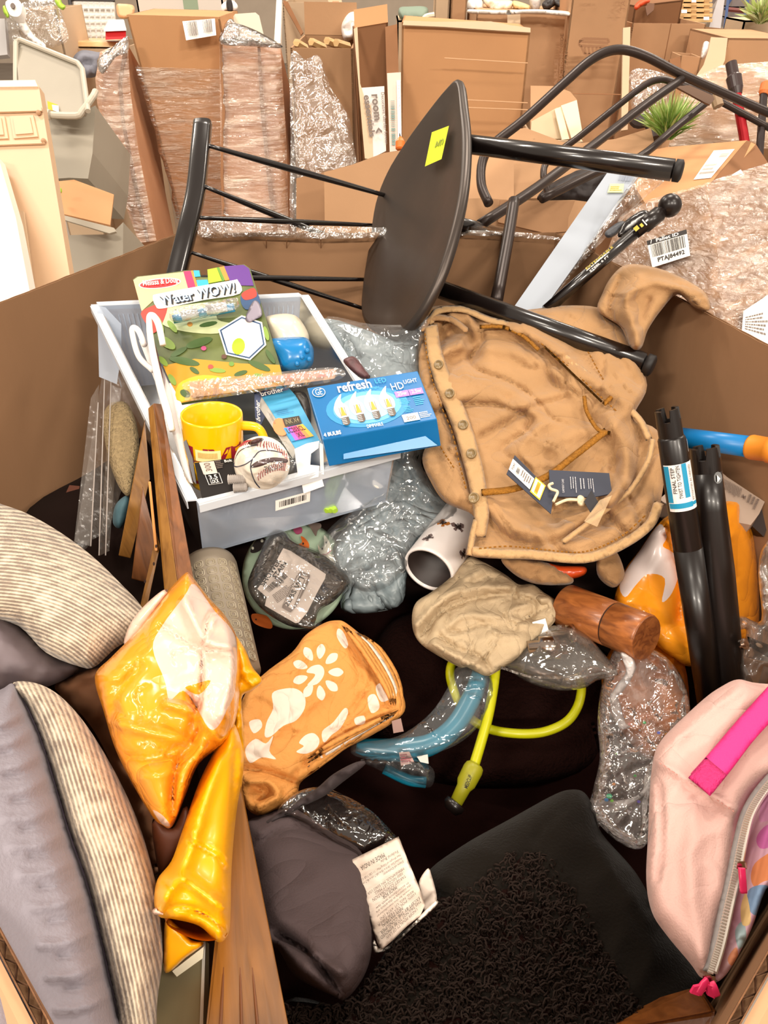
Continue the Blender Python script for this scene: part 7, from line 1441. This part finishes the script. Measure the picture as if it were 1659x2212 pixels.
o = soft('dark_strap', [(680, 1706), (720, 1672), (770, 1646), (790, 1650), (740, 1690), (700, 1720), (640, 1750), (560, 1800), (540, 1812), (536, 1800), (620, 1745)], .66, mat('charcoal_cloth', '#33292a', .85), thick=.012, bulge=.008, sp=7, edge=12, wr=[(.004, 30, 'r')]); tag(o, 'charcoal fabric strip running up from the grey cushion to the clear tube sleeve', 'strap')
soft('clear_bag', [(600, 1752), (640, 1712), (690, 1700), (740, 1716), (800, 1750), (850, 1800), (868, 1822), (840, 1826), (800, 1834), (780, 1838), (700, 1800), (650, 1770)], [(620, 1740, .665), (860, 1820, .635), (700, 1710, .68)], film('dark_clear', '#cfc4bc', .02, 1.0, .07, 16, .7, (1, 1, 1), .02), pc, single=True, bulge=.01, sp=6, wr=[(.008, 60, 'c')])
# care label
TG = mat('label_fabric', '#e4d8cc', .7, var=.10, vscale=30, col2='#cbb6a4')
ct = thing('care_label', 'creased white sewn in care label with upside down print', 'label', P(840, 2050, .56))
DTG = [(755, 1864, .605), (862, 1808, .605), (820, 2060, .545), (920, 1960, .555)]
TGf = [([(755+i*7, y), (905+i*4, y-60)], .0022 if i % 2 else -.0022, 8) for i, y in enumerate((1895, 1915, 1935, 1955, 1975, 1995, 2015))]
soft('label', [(753, 1864), (758, 1858), (861, 1807), (880, 1855), (905, 1915), (918, 1955), (908, 1978), (880, 2000), (850, 2030), (822, 2054), (806, 2010), (790, 1960), (770, 1905)], DTG, TG, ct, thick=.0008, bulge=.002, edge=6, sp=6, folds=TGf, curve=False, wr=[(.001, 20, 'n')])
soft('folded_layer', [(905, 1905), (924, 1876), (932, 1890), (944, 1942), (930, 1962), (916, 1968), (908, 1940)], .575, TG, ct, thick=.001, bulge=.002, sp=5, edge=6); soft('folded_edge', [(808, 2030), (822, 2050), (860, 2028), (920, 1965), (944, 1945), (940, 1960), (890, 2005), (850, 2042), (816, 2060), (806, 2050)], .553, mat('label_edge_white', '#f0e7dc', .6), ct, thick=.001, bulge=.003, sp=5, edge=5)
DT2 = [(u, v, d-.0055) for u, v, d in DTG]; TXI = mat('label_ink', '#5a4a42', .7)
q = Qpx([(758, 1868), (858, 1812), (918, 1955), (826, 2044)], DT2)
ctl = [c for c in ct.children if c.name.startswith('label')][0]
for s, a0, b0, a1, b1, mm in [('MADE IN INDIA', .15, .08, .66, .14, BLK), ('Federal Rule', .55, .15, .92, .19, TXI), ('Net Weight of Filling Mat : 11 LBS 7.68 OZ', .06, .21, .94, .25, TXI), ('Finished Size: 18 in x 18 in (45.7 cm x 45.7 cm)', .06, .26, .94, .30, TXI), ('Date of Delivery:', .5, .31, .94, .35, TXI),
                              ('MINNEAPOLIS, MN 55403 USA', .10, .40, .90, .44, TXI), ('1000 NICOLLET MALL', .22, .45, .84, .49, TXI), ('TARGET CORPORATION', .14, .50, .88, .54, TXI), ('MADE FOR:', .32, .545, .64, .59, BLK), ('in accordance with law', .14, .61, .88, .64, TXI), ('the materials in this article are', .12, .65, .90, .68, TXI), ('made by the manufacturer', .10, .69, .84, .72, TXI),
                              ('REG. NO. UT 6974 (IN)', .14, .73, .90, .77, TXI), ('100% POLYESTER FIBER', .06, .78, .92, .81, TXI), ('NEW MATERIAL', .12, .815, .60, .85, BLK), ('EXCEPT BY THE CONSUMER', .06, .86, .96, .90, BLK), ('THIS TAG NOT TO BE REMOVED', .03, .905, .96, .94, BLK), ('UNDER PENALTY OF LAW', .12, .95, .84, .985, TXI)]:
    text(q, s, a0, b0, a1, b1, mm, ctl, 180, .0, .0002)
# black sherpa pillow
SHB = mat('charcoal_velour', '#15110d', .95, bump=.5, bscale=400, spec=.08, sheen=.08)
sp_ = thing('sherpa_pillow', 'big black pillow with curly pile and smooth gusset, bottom centre', 'pillow', P(1150, 2212, .6))
DS_ = [(1250, 1720, .72), (840, 2060, .60), (1480, 2100, .62), (1000, 2212, .54)]
soft('smooth_cover', [(1230, 1706), (1262, 1712), (1285, 1750), (1300, 1800), (1370, 1880), (1410, 1950), (1440, 2010), (1500, 2080), (1520, 2140), (1400, 2300), (600, 2300), (620, 2160), (740, 2170), (800, 2110), (850, 2030), (930, 1960), (920, 1890), (1000, 1826), (1100, 1770), (1190, 1720)], DS_, SHB, sp_, thick=.10, bulge=.035, edge=70, sp=12, seed=91, wr=[(.004, 90, 'r')],
     folds=[([(1100, 1900), (1160, 1800), (1240, 1730)], -.006, 6, 's'), ([(1262, 1720), (1300, 1850), (1400, 1990)], .006, 12)])
CURL = [(1100, 1840), (1190, 1850), (1260, 1960), (1310, 2060), (1400, 2200), (1420, 2300), (600, 2300), (610, 2170), (740, 2172), (800, 2112), (850, 2040), (920, 1975), (950, 1940), (1030, 1910)]
pz = soft('curly_base', CURL, [(u, v, d-.026) for u, v, d in DS_], DKF, sp_, thick=.01, bulge=.010, edge=40, sp=12, wr=[(.003, 18, 'n')])
ds = dplane([(u, v, d-.037) for u, v, d in DS_]); rg = random.Random(4); V = []; Fs = []; CUP = np.array(CURL, float)
cand = np.array([(rg.uniform(600, 1420), rg.uniform(1840, 2290)) for _ in range(7000)]); cand = cand[inside(cand, CURL)]
for (u, v) in cand[:5200]:
    c = P(u, v, float(ds(u, v))+rg.uniform(-.002, .003)); r = rg.uniform(.002, .0038); a0 = rg.uniform(0, 6.28); ax1 = Vector((rg.uniform(-1, 1), rg.uniform(-1, 1), rg.uniform(-1, 1))).normalized(); ax2 = ax1.cross(RF).normalized(); pts = []
    for k in range(5):
        an = a0+k*1.1; pts.append(c+ax1*math.cos(an)*r+ax2*math.sin(an)*r-RF*(k*.0007))
    vv, ff = tube(pts, .0008, 4, curve=False, caps=False); k0 = len(V); V += vv; Fs += [tuple(i+k0 for i in f) for f in ff]
obj('curly_pile', (V, Fs), mat('curl_black', '#241a15', .85, spec=.15), sp_, True, kind='stuff')
# wood block bottom right
WB = wood('block_wood_warm', '#8c5222', '#64350f', (3, 30, 30), 2.4, .38, axis=P(1520, 2140, .55)-P(1330, 2200, .55))
o = thing('wooden_piece', 'brown wooden piece with a slanted end below the pink bag', 'wood', P(1450, 2250, .5))
obj('block', hexa([P(1440, 2330, .50), P(1530, 2300, .49), P(1548, 2182, .505), P(1330, 2216, .53), P(1460, 2330, .60), P(1560, 2300, .58), P(1510, 2126, .60), P(1300, 2196, .62)], .003), WB, o)
obj('raised_rail', hexa([P(1300, 2230, .525), P(1540, 2184, .500), P(1508, 2130, .545), P(1300, 2190, .575), P(1300, 2240, .54), P(1540, 2190, .51), P(1508, 2134, .56), P(1300, 2194, .585)], .002), WB, o)
# ================================================================= PINK LUNCH BAG
PK = mat('pink_canvas', '#cfa9a0', .75, bump=.3, bscale=700, var=.05, spec=.2, sheen=.1, wrk=(5, .02, .5)); HP = mat('hot_pink', '#e0267c', .65, bump=.3, bscale=800); HPm = mat('hot_pink_plastic', '#d8285f', .35)
pk_ = thing('pink_lunch_bag', 'pale pink insulated bag with hot pink strap and silver zip at right', 'bag', P(1560, 2160, .56))
DPK = [(1420, 1640, .60), (1660, 1480, .64), (1400, 1900, .52), (1560, 2130, .47)]
soft('body', [(1412, 1636), (1424, 1606), (1450, 1575), (1520, 1510), (1560, 1482), (1592, 1468), (1625, 1474), (1720, 1500), (1720, 1640), (1640, 1700), (1600, 1760), (1585, 1900), (1560, 2000), (1535, 2100), (1515, 2112), (1490, 2080), (1440, 2020), (1408, 1970), (1396, 1900), (1400, 1800), (1404, 1700)], DPK, PK, pk_, thick=.10, bulge=.028, edge=40, sp=8, seed=95, wr=[(.003, 90, 'r')],
     folds=[([(1412, 1640), (1480, 1680), (1590, 1752)], .007, 9), ([(1424, 1700), (1430, 1800), (1420, 1900)], -.006, 8), ([(1500, 1760), (1490, 1900), (1520, 2060)], .006, 22), ([(1460, 1600), (1540, 1530), (1600, 1490)], .004, 9), ([(1540, 1640), (1600, 1560), (1659, 1500)], -.006, 10)])
DYE = [('#dd8a58', [(1622, 1890), (1640, 1856), (1718, 1820), (1718, 1880), (1650, 1904), (1630, 1916)]), ('#7896b8', [(1616, 1925), (1640, 1912), (1662, 1920), (1640, 1975), (1618, 1965)]), ('#9fb4b8', [(1588, 2010), (1606, 1990), (1612, 2030), (1596, 2050)]), ('#e0926a', [(1572, 2070), (1590, 2046), (1594, 2070), (1580, 2086)]),
       ('#c86aa8', [(1634, 1810), (1660, 1780), (1718, 1765), (1718, 1800), (1650, 1834)]), ('#e0bd80', [(1600, 1960), (1612, 1930), (1622, 1990), (1604, 1998)]), ('#d79ac0', [(1640, 1760), (1660, 1700), (1718, 1680), (1718, 1745), (1650, 1775)])]
soft('front_panel', [(1660, 1640), (1720, 1600), (1724, 1950), (1664, 1910), (1622, 2010), (1580, 2090), (1552, 2120), (1545, 2108), (1560, 2030), (1590, 1900), (1606, 1780), (1630, 1700)], [(1660, 1650, .60), (1660, 1900, .50), (1560, 2110, .47)], [mat('tie_dye_cloth', '#dcb4ba', .6, var=.2, vscale=22, col2='#cfa0b8')]+[mat('dye'+c[1:], c, .6) for c, _ in DYE], pk_, thick=.05, bulge=.012, edge=20, sp=7, prints=[p for _, p in DYE], wr=[(.003, 50, 'c')])
def strapz(nm, pts, w, m, lift, **k): return strip(nm, pts, w, .003, m, [(u, v, d-lift) for u, v, d in DPK], pk_, **k)
strapz('strap', [(1516, 1692), (1560, 1640), (1600, 1590), (1640, 1545), (1720, 1460)], [64, 60, 56, 56, 60], HP, .040, sp=7)
strapz('strap_end', [(1510, 1700), (1548, 1655)], [62, 60], mat('hot_pink_stitch', '#c81e6a', .65, bump=1, bscale=500), .044, sp=6)
ZG = mat('zip_tape_grey', '#8a8684', .7); ZS = mat('zip_silver', '#c9c2b8', .3, metal=.5)
ZL = [(1720, 1640), (1680, 1668), (1640, 1712), (1612, 1760), (1596, 1820), (1582, 1890), (1566, 1960), (1548, 2040), (1530, 2100)]
strapz('zip_tape', ZL, [26]*5, ZG, .026, sp=7)
zc = crom([(u+4, v) for u, v in ZL], 12); zp = dplane([(u, v, d-.036) for u, v, d in DPK]); zr = resample(zc, 6.2, False)
obj('zip_teeth', join(*[tube([P(a[0]-5, a[1]-2, float(zp(*a))), P(a[0]+6, a[1]+2, float(zp(*a)))], .0009, 5, curve=False) for a in zr]), ZS, pk_, kind='stuff')
obj('zip_cord', tube([P(a[0]+9, a[1], float(zp(*a))+.002) for a in zc], .0018, 6, curve=False), ZS, pk_)
for (u, v, d, dx, dy) in ((1602, 1868, .478, 4, 60), (1528, 2112, .44, -20, 34), (1536, 2116, .44, 12, 34)):
    obj('zip_slider', hexa([P(u-12, v+10, d), P(u+12, v+10, d), P(u+9, v-8, d), P(u-9, v-8, d), P(u-12, v+10, d+.008), P(u+12, v+10, d+.008), P(u+9, v-8, d+.008), P(u-9, v-8, d+.008)], .001), ST, pk_)
    obj('zip_pull', bar([P(u, v+6, d-.002), P(u+dx*.5, v+dy*.5, d-.004), P(u+dx, v+dy, d-.004)], .0022, .0014), HPm, pk_, True)
slab('pull_ribbon', [(1500, 2132), (1520, 2128), (1526, 2140), (1510, 2152), (1492, 2146)], .435, .002, HPm, pk_); slab('pull_ribbon', [(1530, 2128), (1545, 2134), (1544, 2158), (1528, 2150)], .435, .002, HPm, pk_)
stc = resample(crom([(1424, 1648), (1480, 1684), (1540, 1722), (1590, 1756)], 6), 5, False); zq = dplane([(u, v, d-.034) for u, v, d in DPK])
obj('stitching', join(*[tube([P(stc[i][0], stc[i][1], float(zq(*stc[i]))), P(stc[i+1][0], stc[i+1][1], float(zq(*stc[i+1])))], .0005, 4, curve=False) for i in range(0, len(stc)-1, 2)]), mat('rose_thread', '#b98478', .8), pk_, kind='stuff')

# ================================================================= shared group names for repeats
from collections import defaultdict
_by = defaultdict(list)
for o in S.objects:
    if o.parent is None and o.get('category'): _by[o.name.split('.')[0]].append(o)
_plural = {'box': 'boxes', 'loop': 'loops'}
for nme, L in _by.items():
    if len(L) > 1:
        w_ = nme.replace('_', ' '); g = w_+('es' if w_.endswith(('x', 's')) else 's')
        for o in L:
            if not o.get('group'): o['group'] = g
